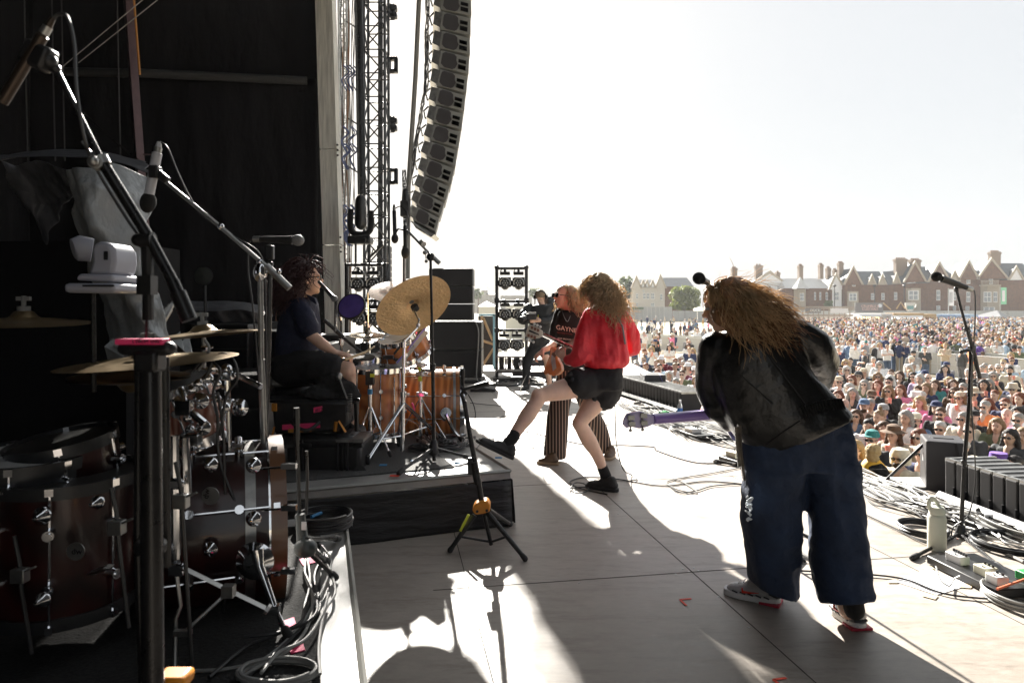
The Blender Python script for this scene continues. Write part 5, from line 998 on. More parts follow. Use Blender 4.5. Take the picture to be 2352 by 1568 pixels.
for (x, y) in ((2095, 1286), (2290, 1262), (2300, 1310)):
    q = G(x, y) + V((0, 0, .014)); mb = MB(); mb.tube([P(2205, 1225, Ym), q], .010, 8); lg = build('leg', mb, BLACKM, t); mb = MB(); mb.cap(q.lerp(P(2205, 1225, Ym), .1), q, .016, .017); build('rubber_foot', mb, RUBBER, lg)
mm = mic('vocal_microphone', P(2232, 665, Ym - .08), P(2145, 633, Ym - .10), .030, 'vocal microphone with black foam ball on the right boom stand', 'foam')
mb = MB(); mb.box(P(2197, 655, Ym - .075), (.07, .03, .025), rot('Y', 20)); mb.box(P(2196, 665, Ym - .065), (.02, .02, .03)); build('mic_clip', mb, BLACK, mm, bevel=.004)
cable('microphone_lead', [P(2231, 665, Ym - .08), P(2239, 672, Ym - .08), P(2240, 720, Ym - .07), P(2236, 800, Ym - .06), P(2230, 900, Ym - .03), P(2236, 1000, Ym - .03), P(2240, 1100, Ym - .02), P(2225, 1180, Ym - .02), P(2190, 1210, Ym), P(2185, 1240, Ym)], .004, 'lead hanging from the foam ball microphone down the right stand')
mic('vocal_microphone', P(1626, 650, 3.32), P(1603, 638, 3.16), .029, 'black foam ball microphone at the singer mouth in the leather jacket', 'foam')
t = thing('microphone_stand', 'boom stand mostly hidden behind the singer in the leather jacket', 'microphone stand', G(1880, 1290)); mb = MB(); mb.tube([P(1628, 654, 3.34), P(1700, 740, 3.4), P(1790, 870, 3.7), P(1800, 1000, 3.9), G(1800, 1288)], .010, 8); build('pole', mb, BLACKM, t); mb = MB()
for q in (G(1740, 1300), G(1850, 1290), G(1800, 1240)): mb.tube([P(1800, 1250, 3.9), q], .009, 6)
build('leg', mb, BLACKM, t)
# bottle
t = thing('water_bottle', 'pale green metal water bottle with looped lid beside the right stand', 'bottle', G(2152, 1262)); bb = G(2152, 1262)
BOT = mat('sage_powder_coat', (.58, .60, .51), .5, bump=.1, bs=300); mb = MB(); mb.lathe([(.001, 0), (.046, 0), (.05, .006), (.05, .19), (.046, .205), (.04, .215), (.001, .216)], bb, (0, 0, 1), 30); build('body', mb, BOT, t)
mb = MB(); mb.lathe([(.043, .214), (.044, .235), (.036, .255), (.012, .262), (.001, .262)], bb, (0, 0, 1), 26); ld = build('lid', mb, BOT, t); mb = MB(); mb.tube(cat([bb + V((-.035, 0, .235)), bb + V((-.05, 0, .27)), bb + V((-.03, 0, .305)), bb + V((.0, 0, .28)), bb + V((.012, -.01, .24))], 5), .009, 8, el=1.4); build('carry_loop', mb, BOT, ld)
# set list
mb = MB(); mb.prism([G(2055, 1334, .002), G(2132, 1305, .002), G(2228, 1342, .002), G(2152, 1366, .002)], (0, 0, .0012)); sl = build('set_list', mb, mat('white_paper', (.8, .8, .82), .7), label='white sheet of paper taped to the deck beside the pedal board', category='paper', smooth=False)
for q in (((2040, 1332), (2062, 1330), (2062, 1338), (2040, 1338)), ((2122, 1360), (2155, 1368), (2148, 1376), (2118, 1368)), ((2212, 1340), (2238, 1340), (2230, 1350), (2205, 1348)), ((2118, 1304), (2140, 1300), (2146, 1306), (2128, 1310))):
    mb = MB(); mb.prism([G(x, y, .0035) for x, y in q], (0, 0, .001)); build('masking_tape', mb, mat('masking_tape', (.6, .5, .33), .7), sl, smooth=False)
# pedal boards
def pedalboard(name, a, b, wd, label, pedals):
    a = V(a); b = V(b); d = (b - a).normalized(); n = V((d.y, -d.x, 0)); n = n if n.y < 0 else -n; n = -n; Rm = frame(d, (0, 0, 1)); L = (b - a).length; t = thing(name, label, 'pedal board', (a + b) / 2)
    c = (a + b) / 2 + n * wd / 2; mb = MB(); mb.box(c + V((0, 0, .028)), (L, wd, .045), Rm); build('tray', mb, BLACK, t, bevel=.006)
    for (s_, w_, lx, ly, h, m, nk, lb) in pedals:
        o = a + d * s_ * L + n * w_ * wd + V((0, 0, .051)); mb = MB(); mb.box(o + V((0, 0, h / 2)), (lx, ly, h), Rm); p = build('effect_pedal', mb, m, t, bevel=.004, label=lb)
        mb = MB()
        for k in range(nk): mb.cyl(o + Rm @ V(((k - (nk - 1) / 2) * lx / (nk + .3), ly * .25, h)), o + Rm @ V(((k - (nk - 1) / 2) * lx / (nk + .3), ly * .25, h + .014)), .007, n=10)
        build('knob', mb, BLACK, p)
        mb = MB(); mb.cyl(o + Rm @ V((0, -ly * .28, h)), o + Rm @ V((0, -ly * .28, h + .010)), .007, n=10); build('foot_switch', mb, CHROME, p)
    return t, Rm
SIL = mat('silver_pedal', (.55, .55, .55), .4, metal=.3, var=.1); GRN = mat('green_pedal', (.03, .32, .08), .4); CREAM = mat('cream_pedal', (.6, .58, .45), .45)
t, Rm = pedalboard('pedal_board', G(2128, 1295), G(2290, 1378), .30, 'black pedal board with silver, cream and green effect pedals at the right', ((.25, .30, .105, .06, .045, SIL, 6, 'silver pedal with a row of sliders'), (.62, .34, .08, .075, .045, CREAM, 3, 'cream pedal with three knobs'), (.85, .22, .075, .065, .045, mat('white_pedal', (.66, .66, .64), .4), 2, 'white pedal nearest the camera'), (.9, .85, .15, .08, .045, GRN, 3, 'wide green pedal')))
cable('patch_lead', [G(2150, 1300, .07), G(2160, 1330, .05), G(2180, 1345, .04), G(2190, 1330, .06), G(2205, 1322, .08)], .004, 'short silver patch lead between two pedals', STEEL)
mb = MB(); mb.tube([G(2290, 1352, .075), G(2352, 1330, .075)], .006, 6); build('lead_plug', mb, mat('orange_lead', (.8, .2, .1), .5), label='orange lead crossing the pedal board at the right edge', category='cable')
pedalboard('pedal_board', G(1650, 1058), G(1742, 1088), .30, 'effects board with white and cream pedals partly behind the leather jacket singer', ((.2, .35, .13, .11, .05, CREAM, 4, 'cream pedal with brass knobs'), (.62, .3, .13, .12, .05, mat('white_pedal', (.66, .66, .64), .4), 3, 'white pedal'), (.95, .25, .12, .12, .05, mat('red_pedal', (.5, .01, .02), .35), 2, 'red pedal')))
pedalboard('pedal_board', G(1560, 998), G(1600, 1012), .22, 'small board with one white and orange pedal among the cables', ((.4, .4, .15, .12, .045, mat('white_pedal', (.66, .66, .64), .4), 3, None),))
pedalboard('pedal_board', G(1498, 958), G(1545, 972), .22, 'small dark board with bottle beside the far row of cabinets', ((.3, .4, .1, .1, .045, GRN, 2, None), (.75, .4, .1, .1, .045, BLACK, 2, None)))
t = thing('water_bottle', 'clear plastic water bottle with blue label near the far speaker row', 'bottle', G(1560, 966)); bb = G(1562, 958); mb = MB(); mb.lathe([(.001, 0), (.032, 0), (.032, .15), (.014, .19), (.014, .21), (.001, .21)], bb, (0, 0, 1), 18); build('body', mb, mat('clear_plastic', (.8, .85, .9), .1, trans=.6), t); mb = MB(); mb.lathe([(.0325, .05), (.0325, .12)], bb, (0, 0, 1), 18); build('label_band', mb, mat('blue_label', (.03, .15, .5), .5), t); mb = MB(); mb.cyl(bb + V((0, 0, .2)), bb + V((0, 0, .225)), .015); build('cap', mb, WHITE, t)
mic('vocal_microphone', G(1690, 1066, .02), G(1640, 1058, .02), .022, 'hand microphone lying on the deck among the leads', 'vocal')
# floor cable heaps along the lip
def lip(q):                                                       # centre line of the cable runs along the stage lip
    pts = [(1440, 912), (1500, 945), (1580, 975), (1680, 1010), (1800, 1045), (1950, 1102), (2060, 1148), (2160, 1185), (2260, 1215), (2350, 1260)]
    k = q * (len(pts) - 1); i = min(int(k), len(pts) - 2); f = k - i; return G(pts[i][0] * (1 - f) + pts[i + 1][0] * f, pts[i][1] * (1 - f) + pts[i + 1][1] * f)
tangle('cable_run', lambda q: lip(.0 + .45 * q), 20, 16, .007, 'bundle of grey and black leads along the lip by the far speaker row', GCABLE, .26, 31)
tangle('cable_run', lambda q: lip(.02 + .45 * q) + V((-.1, 0, 0)), 16, 16, .006, 'black leads heaped along the lip by the far speaker row', CABLE, .3, 32)
tangle('cable_run', lambda q: lip(.46 + .54 * q) + V((.05, .05, 0)), 26, 16, .007, 'pale leads running in a bundle to the right edge', mat('pale_cable', (.5, .5, .48), .45), .2, 33, lift=.03)
tangle('cable_run', lambda q: lip(.46 + .54 * q), 20, 16, .006, 'black leads running in a bundle to the right edge', CABLE, .24, 34, lift=.03)
tangle('cable_run', lambda q: G(1480 + 420 * q, 905 + 0 * q + 60 * q), 14, 12, .006, 'leads piled against the far speaker row', GCABLE, .2, 35)
for i, (x, y, rx, ry, n_, m) in enumerate(((1752, 1092 - 68, .16, .3, 7, GCABLE), (1640, 1010, .2, .12, 5, CABLE), (1580, 990, .2, .2, 5, GCABLE), (2290, 1180, .17, .28, 9, CABLE), (2330, 1220, .14, .3, 9, GCABLE), (2120, 1222, .13, .16, 6, CABLE), (2335, 1382, .12, .16, 7, GCABLE), (1500, 935, .3, .3, 6, GCABLE), (2320, 1255, .2, .2, 6, CABLE), (1860, 1262, .1, .3, 2, CABLE))):
    coil('coiled_cable', G(x, y), rx, ry, n_, .007, ['thick grey coil left of the leather jacket', 'coil round the lying microphone', 'grey coil behind the guitar head', 'black coil below the near speaker row', 'grey coil at the right edge below the speaker row', 'thin black coil beside the green bottle', 'pale coil at the lower right corner', 'grey coil by the far speaker row', 'black coil behind the pedal board', 'black loops seen between the singer legs'][i], m, i + 50, th=.012)
for i, (pts, lb) in enumerate((([(1090, 985), (1200, 990), (1340, 1020), (1430, 1022), (1500, 1026), (1510, 1035), (1600, 1062), (1690, 1060), (1740, 1058)], 'long thin lead crossing the deck behind the red jacket guitarist'),
    ([(1395, 1135), (1330, 1120), (1310, 1105), (1350, 1095), (1420, 1100), (1520, 1115), (1620, 1105), (1720, 1112), (1820, 1120)], 'lead looping round the standing foot of the red jacket guitarist'),
    ([(1180, 1033), (1220, 1028), (1300, 1022)], 'short lead behind the raised shoe'),
    ([(1080, 1045), (1120, 1010), (1200, 1006), (1260, 1018), (1290, 1022)], 'lead running from the riser corner towards the striped trousers'),
    ([(1720, 1070), (1640, 1085), (1560, 1098), (1530, 1108), (1560, 1125), (1600, 1130), (1570, 1108), (1545, 1100)], 'thin lead making a loose bow on the sunlit deck'),
    ([(1530, 1108), (1560, 1130), (1600, 1126), (1640, 1115), (1720, 1110)], 'second thin lead beside the loose bow'),
    ([(1840, 1310), (1990, 1318), (2080, 1330), (2160, 1360), (2240, 1372), (2352, 1378)], 'black lead crossing the taped paper to the right edge'),
    ([(1985, 1180), (2060, 1215), (2110, 1240), (2140, 1250)], 'thin lead between the trousers and the green bottle'),
    ([(1960, 1090), (2040, 1125), (2110, 1175), (2200, 1215), (2300, 1265), (2352, 1290)], 'thick pale lead running beside the cable bundle'),
    ([(1100, 980), (1160, 955), (1240, 962), (1330, 975), (1400, 975)], 'lead behind the guitarist in striped trousers'),
    ([(1080, 925), (1130, 930), (1200, 935)], 'thin lead behind the guitar stand'),
    ([(1540, 955), (1575, 940), (1592, 952), (1596, 972)], 'pale blue hose arching near the far speaker row'),
    ([(1310, 1120), (1322, 1108), (1345, 1112), (1350, 1126), (1325, 1132), (1308, 1122), (1340, 1118), (1360, 1122)], 'small loops of lead beside the standing shoe'))):
    cable('floor_lead', [G(x, y, .006 + .0007 * i) for x, y in pts], .005 if i != 8 else .010, lb, GCABLE if i in (8, 4) else CABLE, grp='leads lying on the open deck')
cable('guitar_lead', [P(1412, 900, 5.5), P(1413, 960, 5.5), P(1416, 1020, 5.5), P(1430, 1075, 5.5), G(1450, 1090, .01), G(1462, 1100, .01), G(1440, 1104, .01)], .0045, 'guitar lead dropping from the red jacket guitarist to the deck')
# tape marks on deck
for i, (a, b, c, lb) in enumerate((((1562, 1376), (1588, 1374), (1576, 1390), 'orange tape arrow mark in the middle of the deck'), ((1776, 1560), (1806, 1556), (1796, 1575), 'orange tape mark at the bottom edge of the deck'))):
    mb = MB()
    for q, p in ((a, b), (a, c)):
        p0, p1 = G(*q, .0022), G(*p, .0022); d = (p1 - p0).normalized(); s_ = V((-d.y, d.x, 0)) * .006; mb.prism([p0 - s_, p1 - s_, p1 + s_, p0 + s_], (0, 0, .0012))
    build('tape_mark', mb, REDT, label=lb, category='tape', smooth=False)
# far deck clutter
tangle('cable_run', lambda q: G(1110 + 180 * q, 878 + 6 * math.sin(q * 9)), 16, 12, .008, 'leads littering the deck round the videographer feet', CABLE, .5, 41)
tangle('cable_run', lambda q: G(1290 + 120 * q, 890 + 20 * q), 12, 12, .008, 'grey leads behind the guitarist in striped trousers', GCABLE, .4, 42)
t = thing('stage_monitor', 'dark wedge monitor lying behind the guitar stand', 'loudspeaker', G(1112, 892)); mb = MB(); a = G(1080, 900); mb.prism([a, a + V((.42, 0, 0)), a + V((.42, 0, .04)), a + V((.1, 0, .10)), a + V((0, 0, .08))], (0, .45, 0)); build('cabinet', mb, BLACK, t, bevel=.01)
mb = MB(); mb.box((.95, 13.8, .06), (1.9, .4, .12)); mb.box((.9, 15.0, .2), (1.8, .5, .14)); build('lip_step', mb, mat('dark_step', (.05, .04, .045), .5), label='low dark step at the far end of the deck', category='step', smooth=False)
# ================================================================ the performers
def px(n, Y): return n * Y / FX
def ring(xl, yl, xr, yr, Y, dp, Yr=None):                              # loft section seen between two traced silhouette points
    a, b = P(xl, yl, Y), P(xr, yr, Yr or Y); return ((a + b) / 2, (b - a) / 2, dp)
def loft(mb, rings, n=20, p=2.4, capped=True):
    vs = []; fs = []
    for i, (c, a, dp) in enumerate(rings):
        ax = (rings[min(i + 1, len(rings) - 1)][0] - rings[max(i - 1, 0)][0]).normalized(); b = ax.cross(a).normalized() * dp
        if b.y < 0: b = -b
        for k in range(n):
            t = 2 * PI * k / n; c_, s_ = math.cos(t), math.sin(t)
            vs.append(c + a * math.copysign(abs(c_) ** (2 / p), c_) + b * math.copysign(abs(s_) ** (2 / p), s_))
    N = len(rings)
    for i in range(N - 1):
        for k in range(n): q = i * n + k; w_ = i * n + (k + 1) % n; fs.append((q, w_, w_ + n, q + n))
    fs.append(tuple(range(n))); fs.append(tuple(range(N * n - 1, (N - 1) * n - 1, -1)))
    return mb.add(vs, fs)
def rl(rings, k=4):                                                     # smooth the ring list
    cs = cat([r[0] for r in rings], k); as_ = cat([r[1] for r in rings], k); ds = cat([V((r[2], 0, 0)) for r in rings], k)
    return [(c, a, d.x) for c, a, d in zip(cs, as_, ds)]
def head(mb, c, f, up=(0, 0, 1), s=1.0, ears=True):
    """head volume: c centre, f facing direction"""
    f = V(f).normalized(); up = V(up); up = (up - f * up.dot(f)).normalized(); r_ = f.cross(up); Rm = Matrix((r_, f, up)).transposed(); c = V(c)
    T = lambda x, y, z: c + Rm @ (V((x, y, z)) * s)
    mb.ell(T(0, -.008, .03), (.074 * s, .092 * s, .088 * s), Rm, nu=18, nv=12); mb.ell(T(0, .02, -.03), (.062 * s, .068 * s, .078 * s), Rm, nu=16, nv=10)
    mb.ell(T(0, .055, -.085), (.026 * s, .022 * s, .022 * s), Rm); mb.cap(T(0, .088, .005), T(0, .103, -.022), .009 * s, .014 * s, 8)
    mb.cap(T(-.03, .082, .022), T(.03, .082, .022), .012 * s, .012 * s, 8); mb.ell(T(0, .082, -.052), (.024 * s, .012 * s, .010 * s), Rm)
    if ears:
        for q in (-1, 1): mb.ell(T(q * .076, -.005, -.005), (.010 * s, .018 * s, .028 * s), Rm, nu=8, nv=6)
    return T, Rm
def face(T, Rm, s, par, glasses=False, open_=False, fr=False):
    mb = MB()
    for q in (-1, 1): mb.ell(T(q * .030, .078, .004), (.013 * s, .008 * s, .007 * s), Rm, m=WHITE, nu=8, nv=6); mb.ell(T(q * .030, .0845, .004), (.006 * s, .004 * s, .006 * s), Rm, m=INK, nu=8, nv=6)
    build('eyes', mb, None, par)
    mb = MB(); mb.ell(T(0, .092, -.052), (.020 * s, .007 * s, (.011 if open_ else .006) * s), Rm, nu=10, nv=6); build('lips', mb, mat('lips', (.32, .08, .06), .5) if not open_ else mat('mouth_dark', (.09, .02, .02), .5), par)
    if glasses:
        mb = MB()
        for q in (-1, 1):
            if fr: mb.tube([T(q * .034 + .023 * math.cos(a), .098, .002 + .021 * math.sin(a)) for a in [R(u) for u in range(0, 361, 30)]], .003 * s, 5)
            else: mb.ell(T(q * .034, .097, .002), (.028 * s, .007 * s, .023 * s), Rm, nu=14, nv=8)
            mb.tube([T(q * .06, .09, .008), T(q * .079, .04, .008), T(q * .079, -.005, .006)], .003 * s, 5)
        mb.tube([T(-.012, .102, .006), T(.012, .102, .006)], .003 * s, 5); build('sunglasses', mb, mat('dark_lens', (.015, .012, .012), .15, coat=.5), par)
def hand(mb, w_, d, nrm, curl=.5, s=1.0, thumb=1, spread=.12):
    """palm and five fingers: w_ wrist point, d along the hand, nrm palm side (fingers curl to it)"""
    d = V(d).normalized(); nrm = V(nrm); nrm = (nrm - d * nrm.dot(d)).normalized(); sd_ = d.cross(nrm) * thumb; w_ = V(w_)
    mb.tube([w_ - d * .02 * s, w_ + d * .01 * s, w_ + d * .045 * s, w_ + d * .085 * s], [.021 * s, .028 * s, .038 * s, .036 * s], 12, None, .42, True, sd_)
    for i, (o, L, r) in enumerate(((.028, .072, .0088), (.009, .080, .0092), (-.010, .075, .0088), (-.028, .060, .0078))):
        p = w_ + (d * .085 + sd_ * o) * s; a = curl * .5; pts = [p - d * .03 * s]; dd = d + sd_ * o * spread * 8
        pts.append(p)
        for j, q in enumerate((.45, .3, .25)):
            dd = (d * math.cos(a) + nrm * math.sin(a) + sd_ * o * spread * 6).normalized(); pts.append(pts[-1] + dd * L * q * s); a += curl * (1.0, .8, .6)[j]
        mb.tube(pts, [r * s * 1.05, r * s * 1.05, r * s, r * s * .92, r * s * .7], 8)
    p = w_ + (d * .025 + sd_ * .026) * s; dd = (d * .6 + sd_ * .8 + nrm * (.2 + curl * .4)).normalized(); q1 = p + dd * .038 * s; dd2 = (d * .9 + sd_ * .2 + nrm * (.2 + curl * .6)).normalized()
    mb.tube([p - dd * .02 * s, p, q1, q1 + dd2 * .028 * s, q1 + dd2 * .045 * s], [.014 * s, .0135 * s, .0115 * s, .0105 * s, .007 * s], 8)
def hair(name, roots, flow, n, L, m, par, r=.004, curl=.012, cf=38., seg=11, seed=1, grav=.5, lenv=.35, stray=.06, out=.45):
    """curly strands grown from points on the head: roots() -> (point, outward), flow(p, o) -> direction"""
    random.seed(seed); mb = MB()
    for k in range(n):
        p, o = roots(); p = V(p); o = V(o); ln = L * (1 + random.uniform(-lenv, lenv)); d = (o * out + flow(p, o)).normalized(); pts = [p - o * .01]; ph = random.uniform(0, 6.3); u, v, _ = basis(d); c0 = curl * random.uniform(.5, 1.4); st = V((random.uniform(-1, 1), random.uniform(-1, 1), random.uniform(-1, 1))) * stray
        q = V(p)
        for j in range(1, seg):
            t = j / (seg - 1); tgt = (flow(p, o) + st * (1 + 2 * t)).normalized(); d = (d * (1 - .32) + tgt * .32).normalized(); q = q + d * ln / seg
            a = ph + t * ln * cf; pts.append(q + (u * math.cos(a) + v * math.sin(a)) * c0 * min(1, t * 3))
        rr = r * random.uniform(.7, 1.5); mb.tube(pts, [rr * (1.1 - .8 * (j / (seg - 1)) ** 2) for j in range(seg)], 3, cap=False)
    return build(name, mb, m, par, ang=180, fix=False)
def scalp(T, Rm, s=1.0, back=-.9, low=-.2, front=.55):
    def f():
        while True:
            th = random.uniform(0, 2 * PI); z = random.uniform(low, 1); r_ = math.sqrt(max(0, 1 - z * z)); x, y = r_ * math.cos(th), r_ * math.sin(th)
            if y > front + z * .35 or (z < .1 and y > .15): continue
            o = Rm @ V((x, y, z)); return T(x * .079, y * .095 - .008, z * .093 + .03), o
    return f
def shoe(par, heel, toe, w_, h, m, sole, name='shoe', ank=None, lift=None, swoosh=False, label=None):
    heel, toe = V(heel), V(toe); d = toe - heel; L = d.length; d.normalize(); up = V(lift) if lift is not None else V((0, 0, 1)); up = (up - d * up.dot(d)).normalized(); sd_ = d.cross(up)
    mb = MB(); mb.limb([heel + d * w_ * .45 + up * h * .42, heel + d * L * .45 + up * h * .38, toe - d * w_ * .5 + up * h * .26], [w_ * .46, w_ * .47, w_ * .42], 14, el=.72, up=sd_); mb.ell(heel + d * w_ * .55 + up * h * .68, (w_ * .42, w_ * .42, h * .4)); mb.limb([heel + d * w_ * .5 + up * h * .7, heel + d * L * .5 + up * h * .55], [w_ * .36, w_ * .3], 10, up=sd_)
    s_ = blob(name, mb, m, par, vox=.008, sm=3, label=label)
    mb = MB(); pr = []; 
    for i in range(24):
        a = 2 * PI * i / 24; x = math.cos(a); y = math.sin(a); wd = w_ * .5 * (1.04 if x > 0 else .9); pr.append(heel + d * (L * .5 + L * .51 * math.copysign(abs(x) ** .8, x)) + sd_ * wd * math.copysign(abs(y) ** .7, y))
    mb.prism([p + up * .002 for p in pr], up * h * .24); build('sole', mb, sole, s_, bevel=.004)
    mb = MB()
    for k in range(4): q = heel + d * L * (.45 + .09 * k) + up * h * (.78 - .07 * k); mb.tube([q - sd_ * w_ * .2, q + up * .006, q + sd_ * w_ * .2], .003, 5)
    build('laces', mb, sole if m is not BLACKSHOE else m, s_)
    return s_, d, up, sd_
BLACKSHOE = mat('black_trainer', (.012, .012, .013), .6, bump=.4, bs=70)
SOLEK = mat('black_sole', (.016, .016, .017), .6)
SOCK = mat('black_rib_sock', (.010, .010, .011), .9, bump=.4, bs=200)
# ---------------------------------------------------------------- guitarist in the red jacket
def red():
    t = thing('person', 'person in red jacket and black shorts kicking one leg up while playing guitar', 'guitarist', G(1385, 1125))
    Y = 5.38; f = V((-.80, .42, -.22))
    mb = MB(); T, Rm = head(mb, P(1372, 664, Y), f, s=1.02)
    mb.limb([P(1385, 690, Y), P(1390, 718, Y + .02)], [.052, .06]); mb.limb([P(1390, 735, Y + .02), P(1390, 790, Y), P(1386, 850, Y)], [.12, .11, .12], el=.75)
    mb.limb([P(1362, 726, Y - .06), P(1345, 775, Y - .1), P(1337, 815, Y - .12)], [.04, .04, .036]); mb.limb([P(1336, 815, Y - .1), P(1306, 826, Y - .05), P(1294, 822, Y - .04)], [.036, .028, .024])
    mb.limb([P(1422, 726, Y + .06), P(1445, 765, Y + .12), P(1452, 798, Y + .2)], [.045, .04, .036]); mb.limb([P(1452, 798, Y + .2), P(1420, 810, Y + .35)], [.036, .026])
    hand(mb, P(1300, 824, Y - .05), (-.5, .25, .35), (.3, .6, .3), .95, .92, -1)
    hand(mb, P(1420, 810, Y + .35), (-.8, .2, -.1), (0, -.3, -1), .6, .9, 1)
    mb.limb([P(1352, 884, Y - .04), P(1300, 893, Y - .12), P(1243, 908, Y - .22)], [.094, .083, .056], 16); mb.ell(P(1236, 908, Y - .24), (.054, .054, .056))
    mb.limb([P(1238, 914, Y - .23), P(1213, 952, Y - .28), P(1190, 985, Y - .32), P(1172, 1014, Y - .36)], [.054, .060, .046, .036], 16)
    mb.limb([P(1392, 884, Y + .06), P(1364, 925, Y + .0), P(1333, 968, Y - .06)], [.096, .086, .058], 16); mb.ell(P(1330, 972, Y - .07), (.055, .056, .058))
    mb.limb([P(1332, 974, Y - .06), P(1352, 1010, Y - .02), P(1372, 1045, Y - .01), P(1388, 1085, Y + .0)], [.055, .062, .046, .036], 16)
    b = blob('body', mb, mat('pale_skin', (.78, .52, .40), .48, var=.12, vs=7, sub=.12), t, vox=.0085, sm=4)
    face(T, Rm, 1.02, b, True)
    # jacket
    mb = MB(); loft(mb, rl([ring(1374, 700, 1410, 698, Y + .02, .075), ring(1352, 716, 1436, 714, Y + .0, .11), ring(1345, 755, 1437, 755, Y, .15), ring(1340, 800, 1441, 800, Y, .17), ring(1335, 826, 1446, 828, Y, .18), ring(1344, 842, 1436, 841, Y, .14), ring(1352, 846, 1428, 845, Y, .11)]), 24, 2.2)
    mb.limb([P(1358, 722, Y - .05), P(1345, 768, Y - .1), P(1336, 812, Y - .12)], [.062, .078, .080], 14); mb.limb([P(1340, 810, Y - .12), P(1322, 824, Y - .10), P(1305, 827, Y - .06)], [.078, .066, .044], 14)
    mb.limb([P(1426, 722, Y + .06), P(1447, 762, Y + .12), P(1456, 798, Y + .18)], [.064, .074, .070], 14); mb.limb([P(1456, 796, Y + .18), P(1436, 808, Y + .28)], [.070, .055], 14)
    mb.tube([P(1372, 702, Y - .02), P(1388, 694, Y + .06), P(1408, 698, Y + .04)], .022, 8)
    def wr(p):
        q = p - P(1390, 770, Y); k = noise.noise(V((q.x * 16, q.y * 9, q.z * 3.5))) * .018 - abs(noise.noise(V((q.x * 24, q.y * 18, q.z * 7 + 3)))) * .014; return p + V((k * .5, -k * 1.2, k * .2))
    blob('jacket', mb, mat('crimson_nylon', (.82, .045, .065), .48, var=.08, vs=12, bump=.35, bs=45, bump2=.55, bs2=11, tl=.2), t, vox=.0095, sm=3, fn=wr)
    mb = MB(); mb.tube([P(1396, 704, Y - .1), P(1412, 716, Y - .12), P(1430, 750, Y - .15), P(1436, 790, Y - .14)], .022, 6, el=.25); mb.tube([P(1368, 706, Y - .05), P(1385, 700, Y - .07), P(1398, 705, Y - .1)], .014, 6, el=.4); build('guitar_strap', mb, BLACK, t)
    # shorts with scalloped hem
    mb = MB(); loft(mb, rl([ring(1348, 842, 1430, 842, Y, .13), ring(1328, 862, 1432, 870, Y, .16), ring(1345, 890, 1430, 893, Y, .16)]), 22)
    mb.limb([P(1362, 876, Y - .02), P(1342, 880, Y - .08), P(1325, 878, Y - .12)], [.125, .125, .11], 16); mb.limb([P(1392, 882, Y + .04), P(1386, 905, Y + .02), P(1384, 912, Y + .02)], [.125, .12, .118], 16)
    mb.limb([P(1410, 880, Y + .05), P(1404, 905, Y + .05)], [.08, .08], 12)
    sh = blob('shorts', mb, mat('black_cotton', (.010, .010, .012), .8, bump=.6, bs=20), t, vox=.012, sm=3, disp=[(.02, .1)])
    mb = MB()
    for (x, y, dy) in ((1305, 862, -.2), (1309, 874, -.2), (1315, 886, -.2), (1325, 895, -.18), (1337, 902, -.14), (1349, 910, -.1), (1362, 918, -.08), (1375, 924, -.06), (1388, 925, -.02), (1400, 922, .02)): mb.ell(P(x + 4, y - 3, Y + dy), .022, nu=10, nv=6)
    build('scalloped_hem', mb, mat('black_cotton', (.010, .010, .012), .8), sh)
    # socks and shoes
    mb = MB(); mb.limb([P(1166, 1018, Y - .37), P(1178, 1006, Y - .36), P(1182, 998, Y - .35)], [.043, .044, .043], 12); mb.limb([P(1178, 1004, Y - .36), P(1160, 1030, Y - .38)], [.043, .046]); mb.limb([P(1383, 1072, Y), P(1392, 1095, Y), P(1396, 1112, Y)], [.042, .044, .044], 12); build('socks', mb, SOCK, t)
    shoe(t, P(1178, 1056, Y - .38), P(1092, 1014, Y - .42), .10, .10, BLACKSHOE, SOLEK, lift=(.35, 0, .9), label='raised black trainer')
    shoe(t, G(1420, 1130) + V((0, 0, .0)), G(1346, 1118) + V((0, 0, 0)), .10, .11, BLACKSHOE, SOLEK)
    # curly hair
    HB = mat('sandy_hair', (.74, .56, .35), .55, var=.3, vs=25, tl=.45); T2 = T
    mb = MB(); mb.ell(T(0, -.03, .03), (.098, .10, .10), Rm); mb.ell(T(0, -.06, -.05), (.09, .08, .11), Rm); mb.limb([P(1386, 690, Y - .05), P(1400, 715, Y - .08)], [.07, .035]); blob('hair_base', mb, mat('sandy_hair_deep', (.42, .30, .17), .7, bump=.8, bs=60), t, vox=.012, sm=2, disp=[(.03, .05)])
    fl = lambda p, o: V((.16 + .15 * o.x, -.05, -.95)) + o * .16
    hair('hair', scalp(T, Rm, low=-.7, front=.45), fl, 900, .21, HB, t, r=.0032, curl=.02, cf=75, seg=15, seed=4, stray=.2, out=.8)
    hair('hair', scalp(T, Rm, low=-.8, front=-.1), lambda p, o: V((.42, -.25, -.95)), 330, .32, HB, t, r=.003, curl=.017, cf=60, seg=16, seed=5, stray=.18)
    return t
red()
def electric_guitar(t, parent_label=None): pass
t = thing('guitar', 'electric guitar with pale slotted headstock held by the red jacket guitarist', 'guitar', P(1370, 860, 5.75))
a, b = P(1245, 767, 5.22), P(1345, 812, 5.5); mb = MB(); mb.tube([a, b], [.026, .03], 10, el=.6); nk = build('neck', mb, wave_mat('dark_neck', (.10, .025, .018), (.05, .015, .01), 4, 3, .2, coat=.8), t)
mb = MB(); hs = [(1247, 760), (1236, 752), (1217, 745), (1212, 752), (1208, 764), (1206, 772), (1222, 779), (1240, 776), (1248, 770)]; mb.prism([P(x, y, 5.2) for x, y in hs], (0, .022, 0)); hd = build('headstock', mb, mat('cream_lacquer', (.66, .6, .5), .3, coat=.4), t, bevel=.003)
